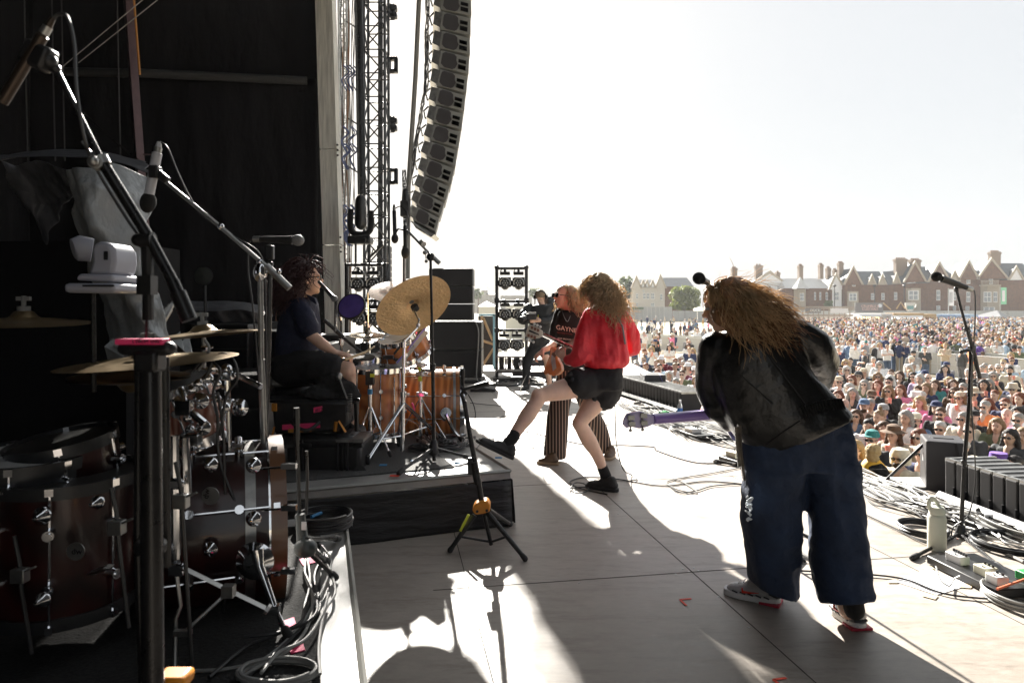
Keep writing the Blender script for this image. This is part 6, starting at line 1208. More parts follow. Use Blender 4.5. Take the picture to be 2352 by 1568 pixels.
mb = MB(); mb.prism([P(x, y, 5.195) for x, y in ((1216, 757), (1238, 767), (1238, 770), (1214, 761))], (0, .03, 0)); build('slot', mb, INK, hd)
mb = MB()
for i in range(3): 
    mb.box(P(1222 + i * 7, 752 + i * 3.2, 5.19), (.018, .012, .022)); mb.box(P(1214 + i * 7, 770 + i * 2.4, 5.19), (.018, .012, .022))
build('tuner', mb, mat('brown_tuner', (.25, .1, .06), .4), hd)
mb = MB()
for i in range(3): mb.ell(P(1227 + i * 7, 744 + i * 3.2, 5.19), .011); mb.ell(P(1211 + i * 7, 780 + i * 2.6, 5.19), .011)
build('tuning_peg', mb, mat('pearl_peg', (.7, .7, .68), .3), hd)
mb = MB(); mb.limb([P(1350, 815, 5.58), P(1372, 826, 5.66), P(1400, 842, 5.72)], [.12, .13, .16], 18, el=.18, up=(0, .3, 1)); build('body', mb, mat('guitar_red_wood', (.25, .04, .02), .25, coat=.7), t)
# ---------------------------------------------------------------- guitarist in black T-shirt
def tee():
    Y = 6.35; t = thing('person', 'person in black printed T-shirt, sunglasses and striped flared trousers playing guitar', 'guitarist', G(1300, 1058))
    mb = MB(); T, Rm = head(mb, P(1296, 682, Y), (-.82, -.42, .12), s=1.03)
    mb.limb([P(1302, 702, Y), P(1308, 722, Y)], [.052, .058]); mb.limb([P(1312, 735, Y), P(1312, 780, Y), P(1316, 850, Y)], [.12, .11, .12], el=.7)
    mb.limb([P(1288, 722, Y + .08), P(1281, 755, Y + .06), P(1278, 784, Y + .02)], [.046, .040, .036]); mb.limb([P(1278, 784, Y + .02), P(1262, 797, Y - .2), P(1248, 804, Y - .38)], [.037, .030, .026])
    mb.limb([P(1338, 724, Y + .1), P(1345, 770, Y + .1), P(1320, 790, Y - .1)], [.044, .036, .028])
    hand(mb, P(1250, 803, Y - .38), (-.6, -.1, -.45), (.3, .2, -.9), 1.0, 1.0, 1)
    mb.limb([P(1300, 870, Y), P(1280, 960, Y - .05), P(1276, 1040, Y)], [.09, .06, .04]); mb.limb([P(1330, 870, Y), P(1358, 960, Y + .15), P(1392, 1025, Y + .25)], [.09, .06, .04])
    b = blob('body', mb, SKIN, t, vox=.010, sm=4); face(T, Rm, 1.03, b, True, True)
    mb = MB(); loft(mb, rl([ring(1296, 712, 1322, 712, Y, .07), ring(1282, 718, 1344, 720, Y, .11), ring(1275, 745, 1350, 750, Y, .13), ring(1274, 790, 1348, 790, Y, .13), ring(1278, 850, 1348, 850, Y, .13)]), 22); mb.limb([P(1288, 721, Y + .06), P(1281, 750, Y + .06), P(1278, 770, Y + .04)], [.066, .07, .07]); mb.limb([P(1338, 724, Y + .1), P(1346, 760, Y + .1)], [.06, .06])
    ts = blob('t_shirt', mb, mat('black_jersey', (.010, .010, .011), .85, bump=.5, bs=18), t, vox=.013, sm=4, disp=[(.012, .08)])
    ux = (P(1306, 757, Y) - P(1280, 749, Y)); text('lettering', 'GAYNE', P(1277, 756, Y - .165), (1, -.05, -.18), (0, 0, 1), .042, mat('cream_print', (.75, .65, .55), .7), ts, .001); text('lettering', 'RECORD STORE', P(1279, 765, Y - .168), (1, -.05, -.12), (0, 0, 1), .014, mat('dull_red_print', (.22, .03, .03), .7), ts, .001)
    text('lettering', 'BEER BREWERY', P(1281, 778, Y - .168), (1, -.05, -.12), (0, 0, 1), .014, PRINT, ts, .001)
    mb = MB(); loft(mb, rl([ring(1280, 845, 1350, 848, Y, .13), ring(1274, 880, 1356, 885, Y, .15)]), 20); loft(mb, rl([ring(1274, 880, 1322, 885, Y, .12), ring(1258, 940, 1308, 940, Y - .04, .10), ring(1252, 1000, 1304, 1000, Y - .04, .12), ring(1247, 1047, 1300, 1049, Y - .03, .14)]), 20); loft(mb, rl([ring(1310, 885, 1356, 885, Y + .02, .12), ring(1335, 945, 1372, 935, Y + .12, .10), ring(1360, 995, 1392, 975, Y + .2, .11), ring(1372, 1036, 1404, 1020, Y + .25, .13)]), 20)
    tr = blob('trousers', mb, MATTE, t, vox=.012, sm=2); m = mat('pinstripe_trousers', (.03, .018, .014), .8); n = m.node_tree; L = n.links.new; tcn = n.nodes.new('ShaderNodeTexCoord'); wv = n.nodes.new('ShaderNodeTexWave'); wv.inputs['Scale'].default_value = 11; wv.inputs['Distortion'].default_value = .4; rp_ = n.nodes.new('ShaderNodeValToRGB'); e = rp_.color_ramp.elements; e[0].position = .72; e[0].color = (.02, .012, .010, 1); e[1].position = .85; e[1].color = (.34, .24, .19, 1); L(tcn.outputs['Object'], wv.inputs[0]); L(wv.outputs['Fac'], rp_.inputs[0]); L(rp_.outputs[0], n.nodes['Principled BSDF'].inputs['Base Color']); tr.data.materials.clear(); tr.data.materials.append(m)
    BS = mat('brown_shoe', (.10, .06, .035), .5, var=.3); shoe(t, G(1284, 1068), G(1233, 1064), .10, .11, BS, mat('tan_sole', (.3, .22, .14), .6)); shoe(t, G(1408, 1048), G(1392, 1058), .10, .11, BS, mat('tan_sole', (.3, .22, .14), .6))
    mb = MB(); mb.tube(cat([P(1289, 706, Y - .08), P(1296, 728, Y - .15), P(1304, 738, Y - .15), P(1312, 720, Y - .1)], 5), .0025, 5); build('necklace', mb, STEEL, t)
    HB = mat('copper_blond_hair', (.76, .60, .40), .55, var=.3, vs=25, tl=.45); mb = MB(); mb.ell(T(0, -.03, .035), (.092, .098, .092), Rm); mb.ell(T(0, -.06, -.05), (.092, .07, .10), Rm); blob('hair_base', mb, mat('copper_hair_deep', (.50, .38, .23), .7, bump=.8, bs=60), t, vox=.012, sm=2, disp=[(.02, .05)])
    hair('hair', scalp(T, Rm, low=-.6, front=.12), lambda p, o: V((.22 + .2 * o.x, -.0, -.95)) + o * .22, 800, .23, HB, t, r=.0036, curl=.012, cf=50, seed=14, stray=.14)
    return t
tee()
t = thing('guitar', 'brown solid body electric guitar held by the guitarist in the black T-shirt', 'guitar', P(1266, 865, 5.95)); g_ = [(1268, 795), (1277, 800), (1283, 812), (1279, 822), (1288, 838), (1290, 852), (1281, 862), (1268, 864), (1256, 858), (1250, 862), (1247, 854), (1256, 830), (1262, 815), (1263, 800)]
mb = MB(); mb.prism([P(x, y, 5.95) for x, y in g_], (.03, .045, 0)); gb = build('body', mb, mat('amber_guitar_lacquer', (.42, .15, .04), .25, coat=.8, var=.2), t, bevel=.008); mb = MB(); mb.prism([P(x, y, 5.94) for x, y in ((1267, 815), (1275, 820), (1278, 845), (1270, 852), (1266, 830))], (0, .006, 0)); build('pick_guard', mb, STEEL, gb); mb = MB(); mb.tube([P(1272, 815, 5.93), P(1330, 775, 6.15)], .022, 8); build('neck', mb, mat('dark_neck2', (.12, .05, .02), .4), t); mb = MB(); mb.ell(P(1253, 868, 5.94), .01); mb.tube(cat([P(1253, 868, 5.94), P(1245, 850, 5.9), P(1230, 838, 5.9), P(1200, 880, 6.1), G(1190, 930, .01)], 6), .004, 5); build('lead', mb, CABLE, t)
# ---------------------------------------------------------------- videographer
def video():
    Y = 11.8; t = thing('person', 'person in black hooded jacket and headphones looking down into a video camera', 'videographer', G(1230, 893))
    mb = MB(); T, Rm = head(mb, P(1242, 682, Y), (-.25, -.75, -.65), s=1.05); mb.limb([P(1244, 695, Y), P(1246, 712, Y)], [.055, .06]); mb.limb([P(1244, 715, Y), P(1240, 760, Y), P(1238, 790, Y)], [.15, .14, .14], el=.7)
    mb.limb([P(1212, 738, Y - .3), P(1222, 736, Y - .35)], [.03, .028]); mb.limb([P(1246, 736, Y - .32), P(1236, 735, Y - .35)], [.03, .028])
    hand(mb, P(1216, 738, Y - .33), (1, -.1, .1), (0, 1, 0), .8, 1.0, 1); hand(mb, P(1242, 736, Y - .33), (-1, -.1, 0), (0, 1, 0), .8, 1.0, -1)
    for q in ([(1230, 790), (1213, 825), (1210, 882)], [(1246, 790), (1256, 828), (1262, 880)]): mb.limb([P(*p, Y) for p in q], [.08, .06, .045])
    b = blob('body', mb, SKIN, t, vox=.014, sm=3); face(T, Rm, 1.05, b)
    mb = MB(); loft(mb, rl([ring(1226, 700, 1262, 698, Y, .12), ring(1212, 708, 1275, 706, Y, .16), ring(1216, 745, 1272, 745, Y, .19), ring(1218, 775, 1262, 775, Y, .17), ring(1220, 795, 1258, 795, Y, .15)]), 20)
    mb.limb([P(1217, 706, Y - .02), P(1200, 725, Y - .1), P(1198, 736, Y - .2)], [.085, .08, .07]); mb.limb([P(1198, 736, Y - .2), P(1214, 738, Y - .32)], [.068, .05]); mb.limb([P(1269, 706, Y - .02), P(1271, 730, Y - .12), P(1262, 738, Y - .24)], [.085, .08, .07]); mb.limb([P(1262, 738, Y - .24), P(1246, 736, Y - .32)], [.068, .05]); mb.ell(P(1262, 694, Y + .1), (.11, .09, .11))
    jk = blob('jacket', mb, mat('black_shell', (.013, .014, .016), .6, bump=.6, bs=12), t, vox=.018, sm=3, disp=[(.03, .12)])
    mb = MB(); mb.box(P(1236, 727, Y - .24), (.012, .01, .06)); build('green_tag', mb, YELLOWT, jk)
    mb = MB(); loft(mb, rl([ring(1218, 775, 1262, 775, Y, .15), ring(1214, 800, 1264, 800, Y, .15)])); mb.limb([P(1228, 800, Y), P(1212, 828, Y), P(1207, 880, Y)], [.115, .085, .065]); mb.limb([P(1248, 800, Y), P(1258, 828, Y + .1), P(1262, 878, Y + .1)], [.115, .085, .065]); blob('trousers', mb, mat('black_jeans', (.012, .014, .018), .8, bump=.4, bs=20), t, vox=.018, sm=3)
    shoe(t, G(1214, 893), G(1196, 897), .10, .11, BLACKSHOE, SOLEK); shoe(t, G(1266, 888), G(1250, 892), .10, .11, BLACKSHOE, SOLEK)
    mb = MB(); mb.ell(T(0, -.01, .05), (.088, .098, .080), Rm); hr = blob('hair', mb, mat('ash_blond_hair', (.24, .18, .12), .7, bump=1., bs=50), t, vox=.012, sm=1, disp=[(.03, .03)])
    mb = MB()
    for q in (-1, 1): mb.cyl(T(q * .08, 0, 0), T(q * .115, 0, 0), .04)
    mb.tube([T(.1 * math.cos(a), -.01, .13 * math.sin(a)) for a in [R(q) for q in range(0, 181, 20)]], .012, 6); build('headphones', mb, BLACK, t)
video()
t = thing('video_camera', 'small video camera with lens in the hands of the videographer', 'camera', P(1218, 738, 11.35)); mb = MB(); mb.box(P(1220, 727, 11.4), (.16, .18, .10)); build('camera_body', mb, BLACK, t, bevel=.01); mb = MB(); mb.cyl(P(1206, 730, 11.35), P(1196, 734, 11.2), .045, .05); build('lens', mb, BLACK, t); mb = MB(); mb.box(P(1222, 718, 11.38), (.14, .05, .02)); mb.tube([P(1208, 717, 11.35), P(1200, 722, 11.3)], .012, 6); build('top_handle', mb, STEEL, t)
# ---------------------------------------------------------------- drummer
def drummer():
    Y = 4.95; t = thing('person', 'person in dark blue short sleeved shirt and glasses seated drumming', 'drummer', P(690, 880, Y))
    mb = MB(); T, Rm = head(mb, P(704, 643, Y), (.97, .22, .16), s=1.05)
    mb.limb([P(700, 668, Y), P(690, 692, Y)], [.054, .062]); mb.limb([P(684, 710, Y), P(682, 770, Y), P(682, 835, Y)], [.12, .12, .14], el=.75)
    mb.limb([P(690, 708, Y - .16), P(702, 740, Y - .18), P(713, 768, Y - .18)], [.052, .046, .040], 14); mb.limb([P(713, 768, Y - .18), P(740, 790, Y - .18), P(770, 811, Y - .16)], [.042, .040, .026], 14)
    mb.limb([P(700, 712, Y + .2), P(715, 770, Y + .2), P(745, 812, Y + .1)], [.05, .042, .028])
    hand(mb, P(769, 810, Y - .16), (.92, .1, -.18), (.1, .25, -1), .95, 1.05, 1); hand(mb, P(744, 812, Y + .08), (.9, -.1, -.2), (0, -.3, -1), .95, 1.0, -1)
    mb.limb([P(680, 845, Y - .12), P(740, 845, Y - .2), P(798, 850, Y - .24)], [.10, .085, .062], 14); mb.limb([P(798, 852, Y - .22), P(800, 920, Y - .1), P(800, 985, Y - .05)], [.06, .055, .04])
    mb.limb([P(690, 840, Y + .15), P(760, 838, Y + .3), P(800, 900, Y + .3), P(800, 980, Y + .3)], [.10, .07, .05, .04])
    b = blob('body', mb, SKIN, t, vox=.0085, sm=4); face(T, Rm, 1.05, b, True, False, True)
    mb = MB(); loft(mb, rl([ring(672, 684, 716, 682, Y, .08), ring(660, 694, 727, 697, Y, .17), ring(646, 735, 731, 738, Y, .19), ring(638, 775, 734, 775, Y, .18), ring(635, 822, 741, 818, Y, .19)]), 22); mb.limb([P(688, 704, Y - .14), P(700, 732, Y - .18), P(708, 752, Y - .18)], [.07, .075, .080], 14)
    mb.limb([P(694, 680, Y + .02), P(720, 692, Y - .02)], [.03, .026])
    sh = blob('shirt', mb, mat('indigo_shirt', (.012, .016, .042), .8, var=.3, vs=6, bump=.5, bs=20, bump2=.5, bs2=7), t, vox=.011, sm=3, disp=[(.014, .08)])
    mb = MB(); mb.prism([P(702, 676, Y - .08), P(722, 684, Y - .12), P(728, 700, Y - .14), P(712, 690, Y - .13)], (0, .05, 0)); build('collar', mb, mat('indigo_shirt', (.012, .016, .042), .8), sh)
    mb = MB(); mb.limb([P(665, 845, Y - .08), P(720, 842, Y - .2), P(762, 846, Y - .24)], [.14, .115, .10], 16); mb.limb([P(680, 840, Y + .12), P(745, 838, Y + .28)], [.13, .10], 14); loft(mb, rl([ring(632, 818, 740, 816, Y, .18), ring(630, 862, 720, 865, Y, .19)]), 20); blob('shorts', mb, mat('charcoal_shorts', (.012, .012, .014), .85, bump=.5, bs=20), t, vox=.012, sm=4, disp=[(.015, .08)])
    HB = mat('auburn_brown_hair', (.085, .038, .04), .5, var=.4, vs=20, tl=.25); mb = MB(); mb.ell(T(0, -.045, .03), (.098, .095, .10), Rm); mb.ell(T(0, -.085, -.05), (.105, .085, .12), Rm); blob('hair_base', mb, mat('dark_hair', (.03, .014, .012), .7, bump=.8, bs=60), t, vox=.012, sm=2, disp=[(.03, .05)])
    hair('hair', scalp(T, Rm, low=-.8, front=.12), lambda p, o: V((-.12 + .2 * o.x, 0, -.85)) + o * .45, 1000, .23, HB, t, r=.004, curl=.016, cf=60, seed=24, stray=.09, out=1.0)
    hair('fringe_hair', scalp(T, Rm, low=.7, front=.7), lambda p, o: V((.5, .0, -.3)), 70, .10, HB, t, r=.0028, curl=.014, cf=60, seed=26, stray=.15)
    shoe(t, P(790, 1002, Y - .1), P(830, 1004, Y - .25), .10, .10, BLACKSHOE, SOLEK)
drummer()
# crew member in the dark
def crew():
    Y = 6.9; t = thing('person', 'person with dark fringe in black printed T-shirt working in the dark behind the drummer', 'crew member', P(660, 900, Y))
    mb = MB(); T, Rm = head(mb, P(676, 680, Y), (-.05, -.9, -.4), s=1.0); mb.limb([P(675, 700, Y), P(674, 715, Y)], [.05, .055]); mb.limb([P(672, 730, Y), P(672, 830, Y)], [.13, .13]); mb.limb([P(645, 720, Y), P(640, 755, Y - .1), P(655, 760, Y - .25)], [.05, .04, .03])
    hand(mb, P(655, 760, Y - .25), (.6, -.3, -.1), (0, 0, -1), .5, 1.0, 1); b = blob('body', mb, SKIN, t, vox=.014, sm=3); face(T, Rm, 1, b)
    mb = MB(); loft(mb, rl([ring(655, 705, 695, 705, Y, .1), ring(638, 715, 712, 716, Y, .14), ring(640, 760, 710, 760, Y, .15), ring(642, 840, 708, 840, Y, .15)])); ts = blob('t_shirt', mb, mat('black_jersey', (.010, .010, .011), .85), t, vox=.02, sm=3)
    text('lettering', 'FLAME', P(658, 742, Y - .16), (1, 0, 0), (0, 0, 1), .05, mat('flame_print', (.7, .08, .02), .6), ts, .001)
    mb = MB(); mb.tube([P(668, 712, Y - .13), P(672, 735, Y - .17)], .004, 5); mb.tube([P(684, 712, Y - .13), P(678, 735, Y - .17)], .004, 5); build('lanyard', mb, WHITE, t)
    mb = MB(); mb.ell(T(0, -.03, .03), (.092, .10, .09), Rm); blob('hair_base', mb, mat('dark_hair', (.03, .014, .012), .7), t, vox=.012, sm=1); hair('hair', scalp(T, Rm, low=-.3, front=.9), lambda p, o: V((0, -.2, -.9)) + o * .5, 250, .13, mat('dark_hair', (.03, .014, .012), .7), t, r=.005, curl=.006, seed=31)
crew()
# ---------------------------------------------------------------- singer in the leather jacket
def leather():
    Y = 3.25; t = thing('person', 'person in black leather jacket and wide dark blue trousers bending to a microphone', 'bass player', G(1840, 1400))
    f = V((-.86, .35, -.18)); mb = MB(); T, Rm = head(mb, P(1668, 705, Y - .02), f, (.25, 0, 1), s=1.04)
    mb.limb([P(1690, 742, Y), P(1712, 775, Y)], [.055, .065], 14); mb.limb([P(1730, 800, Y), P(1800, 880, Y), P(1850, 960, Y)], [.13, .12, .13], 14, el=.75)
    mb.limb([P(1640, 800, Y + .05), P(1632, 880, Y + .15), P(1650, 945, Y + .1)], [.05, .045, .03]); mb.limb([P(1838, 770, Y), P(1895, 828, Y + .05), P(1885, 880, Y + .3)], [.05, .045, .032])
    hand(mb, P(1664, 955, Y + .12), (-.75, -.05, .35), (-.1, .5, -.8), 1.1, .95, -1); hand(mb, P(1870, 900, Y + .35), (-.6, .3, -.4), (0, .5, -.5), .6, 1, 1)
    mb.limb([P(1785, 990, Y), P(1775, 1150, Y), P(1775, 1340, Y + .05)], [.11, .07, .045]); mb.limb([P(1890, 990, Y), P(1915, 1170, Y - .05), P(1948, 1400, Y - .17)], [.11, .07, .045])
    b = blob('body', mb, mat('pale_skin', (.66, .42, .31), .48), t, vox=.009, sm=4); face(T, Rm, 1.04, b)
    LE = mat('black_leather', (.0055, .006, .0065), .33, bump=.15, bs=70, bump2=.25, bs2=14, spec=.55)
    mb = MB(); loft(mb, rl([ring(1676, 756, 1752, 742, Y, .09), ring(1640, 784, 1825, 754, Y, .13), ring(1628, 838, 1842, 808, Y, .155), ring(1640, 905, 1868, 862, Y, .165), ring(1664, 972, 1908, 902, Y, .175), ring(1718, 1032, 1946, 940, Y, .18), ring(1727, 1040, 1944, 947, Y, .165)], 5), 30, 2.6)
    mb.limb([P(1645, 800, Y + .0), P(1635, 880, Y + .1), P(1650, 938, Y + .08)], [.088, .085, .075], 16, k=6); mb.limb([P(1650, 930, Y + .08), P(1672, 965, Y + .12)], [.085, .06], 12)
    mb.limb([P(1826, 772, Y - .01), P(1868, 795, Y + .0), P(1888, 828, Y + .08)], [.088, .088, .08], 16, k=6); mb.limb([P(1890, 826, Y + .08), P(1880, 868, Y + .25), P(1860, 900, Y + .38)], [.08, .072, .06], 14)
    ax = (P(1850, 990, Y) - P(1740, 760, Y)).normalized()
    def wr(p):
        q = p - P(1760, 860, Y); al = q.dot(ax); ac = V((q.x, q.y, q.z)) - ax * al
        k = noise.noise(V((ac.x * 8, ac.y * 3 + 2, al * 1.6 + ac.z * 6))) * .014 - abs(noise.noise(V((ac.x * 7 + al * 2, 3, al * 4 - ac.z * 4)))) * .016
        n = V((ac.x * .3, q.y, ac.z * .3)); n = n.normalized() if n.length > 1e-4 else V((0, -1, 0)); return p + n * k
    jk = blob('leather_jacket', mb, LE, t, vox=.0095, sm=3, fn=wr)
    def onback(x, y, lift=.004):                                      # nearest jacket surface behind a traced point
        o = V((0, 0, CH)); d = (P(x, y, Y) - o).normalized(); hit, loc, nn, ix = jk.ray_cast(o - jk.location - t.location, d)
        return (loc + jk.location + t.location - d * lift) if hit else P(x, y, Y - .2)
    mb = MB()
    for ln in ([(1735, 775), (1780, 835), (1830, 900), (1868, 952)], [(1790, 775), (1850, 850), (1905, 925)], [(1840, 962), (1880, 940), (1940, 928)], [(1832, 942), (1870, 924), (1925, 912)], [(1760, 1022), (1800, 992), (1845, 962)], [(1700, 860), (1790, 940)]):
        q = []
        for i in range(len(ln) - 1):
            for k in range(6): u = k / 6; q.append(onback(ln[i][0] * (1 - u) + ln[i + 1][0] * u, ln[i][1] * (1 - u) + ln[i + 1][1] * u))
        mb.tube(q, .0035, 5)
    build('seam', mb, INK, jk)
    mb = MB()
    for k in range(16):
        u = k / 15; p = onback(1842 + 92 * u, 951 - 28 * u * (2 - u) * .75, .0); mb.tube([p + V((-.008, 0, .03)), p + V((.008, -.004, -.02))], .008, 5)
    build('ribbed_hem', mb, LE, jk)
    NV = mat('navy_cotton_twill', (.020, .036, .078), .82, var=.35, vs=5, bump=.35, bs=60, bump2=.8, bs2=5)
    mb = MB(); loft(mb, rl([ring(1700, 945, 1935, 930, Y, .15), ring(1700, 1010, 1955, 1000, Y, .17), ring(1706, 1070, 1962, 1070, Y, .17)], 4), 26)
    loft(mb, rl([ring(1706, 1060, 1848, 1060, Y, .16), ring(1712, 1110, 1845, 1115, Y + .02, .15), ring(1708, 1180, 1839, 1180, Y + .02, .15), ring(1716, 1250, 1835, 1250, Y + .03, .15), ring(1724, 1310, 1830, 1320, Y + .04, .14), ring(1729, 1338, 1825, 1364, Y + .04, .14)], 5), 24)
    loft(mb, rl([ring(1838, 1060, 1964, 1060, Y, .16), ring(1855, 1130, 1978, 1130, Y - .02, .14), ring(1864, 1215, 1986, 1220, Y - .06, .14), ring(1868, 1300, 1993, 1300, Y - .12, .14), ring(1888, 1386, 1998, 1376, Y - .17, .15)], 5), 24)
    def wt(p):
        q = p - P(1840, 1150, Y); k = noise.noise(V((q.x * 13, q.y * 8, q.z * 2.6 + q.x * 3))) * .015 - abs(noise.noise(V((q.x * 14 + q.z * 9, q.y * 6, q.z * 7 - q.x * 6)))) * .018; return p + V((k * .6, -k, 0))
    blob('trousers', mb, NV, t, vox=.010, sm=3, fn=wt)
    mb = MB(); mb.tube(cat([P(1698, 975, Y - .17), P(1700, 1030, Y - .16), P(1706, 1075, Y - .15), P(1710, 1105, Y - .15)], 4), [.02] * 4 + [.018] * 4 + [.014] * 4 + [.003], 6, el=.4); mb.tube([P(1692, 980, Y - .16), P(1700, 1070, Y - .16)], .012, 6); build('hanging_strap', mb, mat('pale_shiny_leather', (.16, .14, .11), .35, var=.6, vs=20), t)
    mb = MB(); random.seed(9)
    for k in range(26): x = 1722 + random.uniform(-8, 6); y = 1165 + random.uniform(-25, 30); mb.ell(P(x, y, Y - .13 + random.uniform(-.02, .01)), (random.uniform(.004, .012), .004, random.uniform(.004, .01)), rot('Y', random.uniform(-60, 60)), nu=7, nv=5)
    build('paint_splash', mb, mat('white_paint', (.7, .75, .8), .6), t)
    mb = MB(); mb.limb([P(1958, 1378, Y - .2), P(1962, 1400, Y - .2)], [.045, .045]); mb.limb([P(1778, 1330, Y + .02), P(1782, 1352, Y + .02)], [.045, .045]); build('socks', mb, SOCK, t)
    SH = mat('silver_mesh_shoe', (.50, .50, .50), .45, metal=.3, bump=.5, bs=140, var=.15, vs=30); WS = mat('white_sole', (.72, .71, .7), .5); RS = mat('red_rubber', (.5, .02, .05), .5); BKT = mat('black_trim', (.02, .02, .025), .5)
    for (hl, tp, lb, sd2) in ((G(1792, 1388), G(1664, 1360), 'left', 1), (G(1980, 1448), G(1918, 1400), 'right', 1)):
        s_, d, up, sd_ = shoe(t, hl, tp, .105, .125, SH, WS); L = (tp - hl).length
        cs = sd_ if sd_.y < 0 else -sd_
        mb = MB(); mb.box(hl + d * L * .16 + up * .006, (L * .36, .102, .012), frame(d, up)); build('heel_rubber', mb, RS, s_, bevel=.003)
        mb = MB(); q = hl + d * L * .52 + up * .052 + cs * .050; mb.tube([q + d * .03 + up * .012, q + d * .028 - up * .008, q - d * .005 - up * .006, q - d * .05 + up * .002], [.003, .007, .005, .001], 6); build('red_tick', mb, mat('red_tick', (.7, .04, .02), .4), s_)
        mb = MB()
        for k in range(5): q = hl + d * L * (.2 + .14 * k) + cs * .050 + up * .034; mb.tube([q - d * .012, q + d * .014 + up * .006], .004, 5)
        mb.tube([hl + d * .012 + up * .04 - sd_ * .03, hl + d * .0 + up * .042, hl + d * .012 + up * .04 + sd_ * .03], .006, 6); build('dark_stripe', mb, BKT, s_)
    HB = mat('ginger_hair', (.62, .42, .22), .5, var=.35, vs=22, tl=.4)
    mb = MB(); mb.ell(T(0, -.035, .04), (.100, .104, .098), Rm); mb.limb([P(1690, 690, Y - .06), P(1735, 725, Y - .08), P(1775, 760, Y - .1)], [.095, .075, .03], 14, el=.7); mb.limb([P(1665, 720, Y - .08), P(1690, 755, Y - .1)], [.07, .04]); blob('hair_base', mb, mat('ginger_hair_deep', (.26, .13, .055), .6, bump=.9, bs=50), t, vox=.011, sm=2, disp=[(.03, .05)])
    hair('hair', scalp(T, Rm, low=-.5, front=.5), lambda p, o: V((.70, -.10 + .2 * o.y, -.74 - .3 * (o.z < 0))) + o * .04, 1900, .25, HB, t, r=.0019, curl=.014, cf=34, seg=14, seed=44, stray=.2, out=1.1)
    hair('hair', scalp(T, Rm, low=-.8, front=.35), lambda p, o: V((.45, -.35, -.9)) + o * .3, 500, .23, HB, t, r=.002, curl=.011, cf=34, seg=11, seed=45, stray=.2)
    hair('dark_hair_locks', scalp(T, Rm, low=-.5, front=.4), lambda p, o: V((.78, -.14, -.78)) + o * .05, 420, .29, mat('dark_ginger_hair', (.20, .085, .035), .5, tl=.3), t, r=.003, curl=.012, cf=24, seg=12, seed=48, stray=.12, out=.9)
    hair('stray_hair', scalp(T, Rm, low=.2, front=.3), lambda p, o: V((.75, -.1, -.35)) + o * .3, 60, .2, mat('light_ginger_hair', (.45, .25, .10), .5, tl=.4), t, r=.0014, curl=.012, cf=28, seg=12, seed=46, stray=.35)
leather()
t = thing('bass_guitar', 'lilac bass guitar whose neck sticks out left from the leather jacket singer', 'bass guitar', P(1700, 1000, 3.55)); LIL = mat('lilac_lacquer', (.55, .48, .85), .28, coat=.7)
a, b = P(1500, 962, 3.28), P(1660, 950, 3.38); mb = MB(); mb.tube([a, b], [.031, .036], 12, el=.8); build('neck', mb, mat('violet_neck', (.40, .27, .72), .25, coat=.7), t)
mb = MB(); g_ = [(1502, 954), (1488, 951), (1470, 944), (1440, 950), (1433, 962), (1430, 974), (1438, 983), (1450, 980), (1470, 984), (1488, 980), (1504, 972)]; mb.prism([P(x, y, 3.27) for x, y in g_], (0, .02, 0)); hd = build('headstock', mb, LIL, t, bevel=.004)
for (x, y) in ((1447, 958), (1449, 972), (1476, 953), (1477, 970)): mb = MB(); mb.cyl(P(x, y, 3.27), P(x, y, 3.25), .012); mb.box(P(x + 3, y + 1, 3.252), (.03, .012, .02)); mb.tube([P(x, y + 4, 3.26), P(x - 1, y + 14, 3.26)], .004, 6); mb.ell(P(x - 1, y + 16, 3.26), (.008, .004, .008)); build('tuning_peg', mb, STEEL, hd)
mb = MB(); mb.ell(P(1637, 948, 3.33), (.018, .05, .03)); build('pink_fingers', mb, mat('pink_skin', (.8, .25, .35), .5), t)  # fingers on the neck, pinker than the body skin
mb = MB(); mb.limb([P(1700, 960, 3.5), P(1740, 965, 3.55), P(1790, 975, 3.6)], [.13, .12, .15], 18, el=.2, up=(0, .3, 1)); build('body', mb, LIL, t)
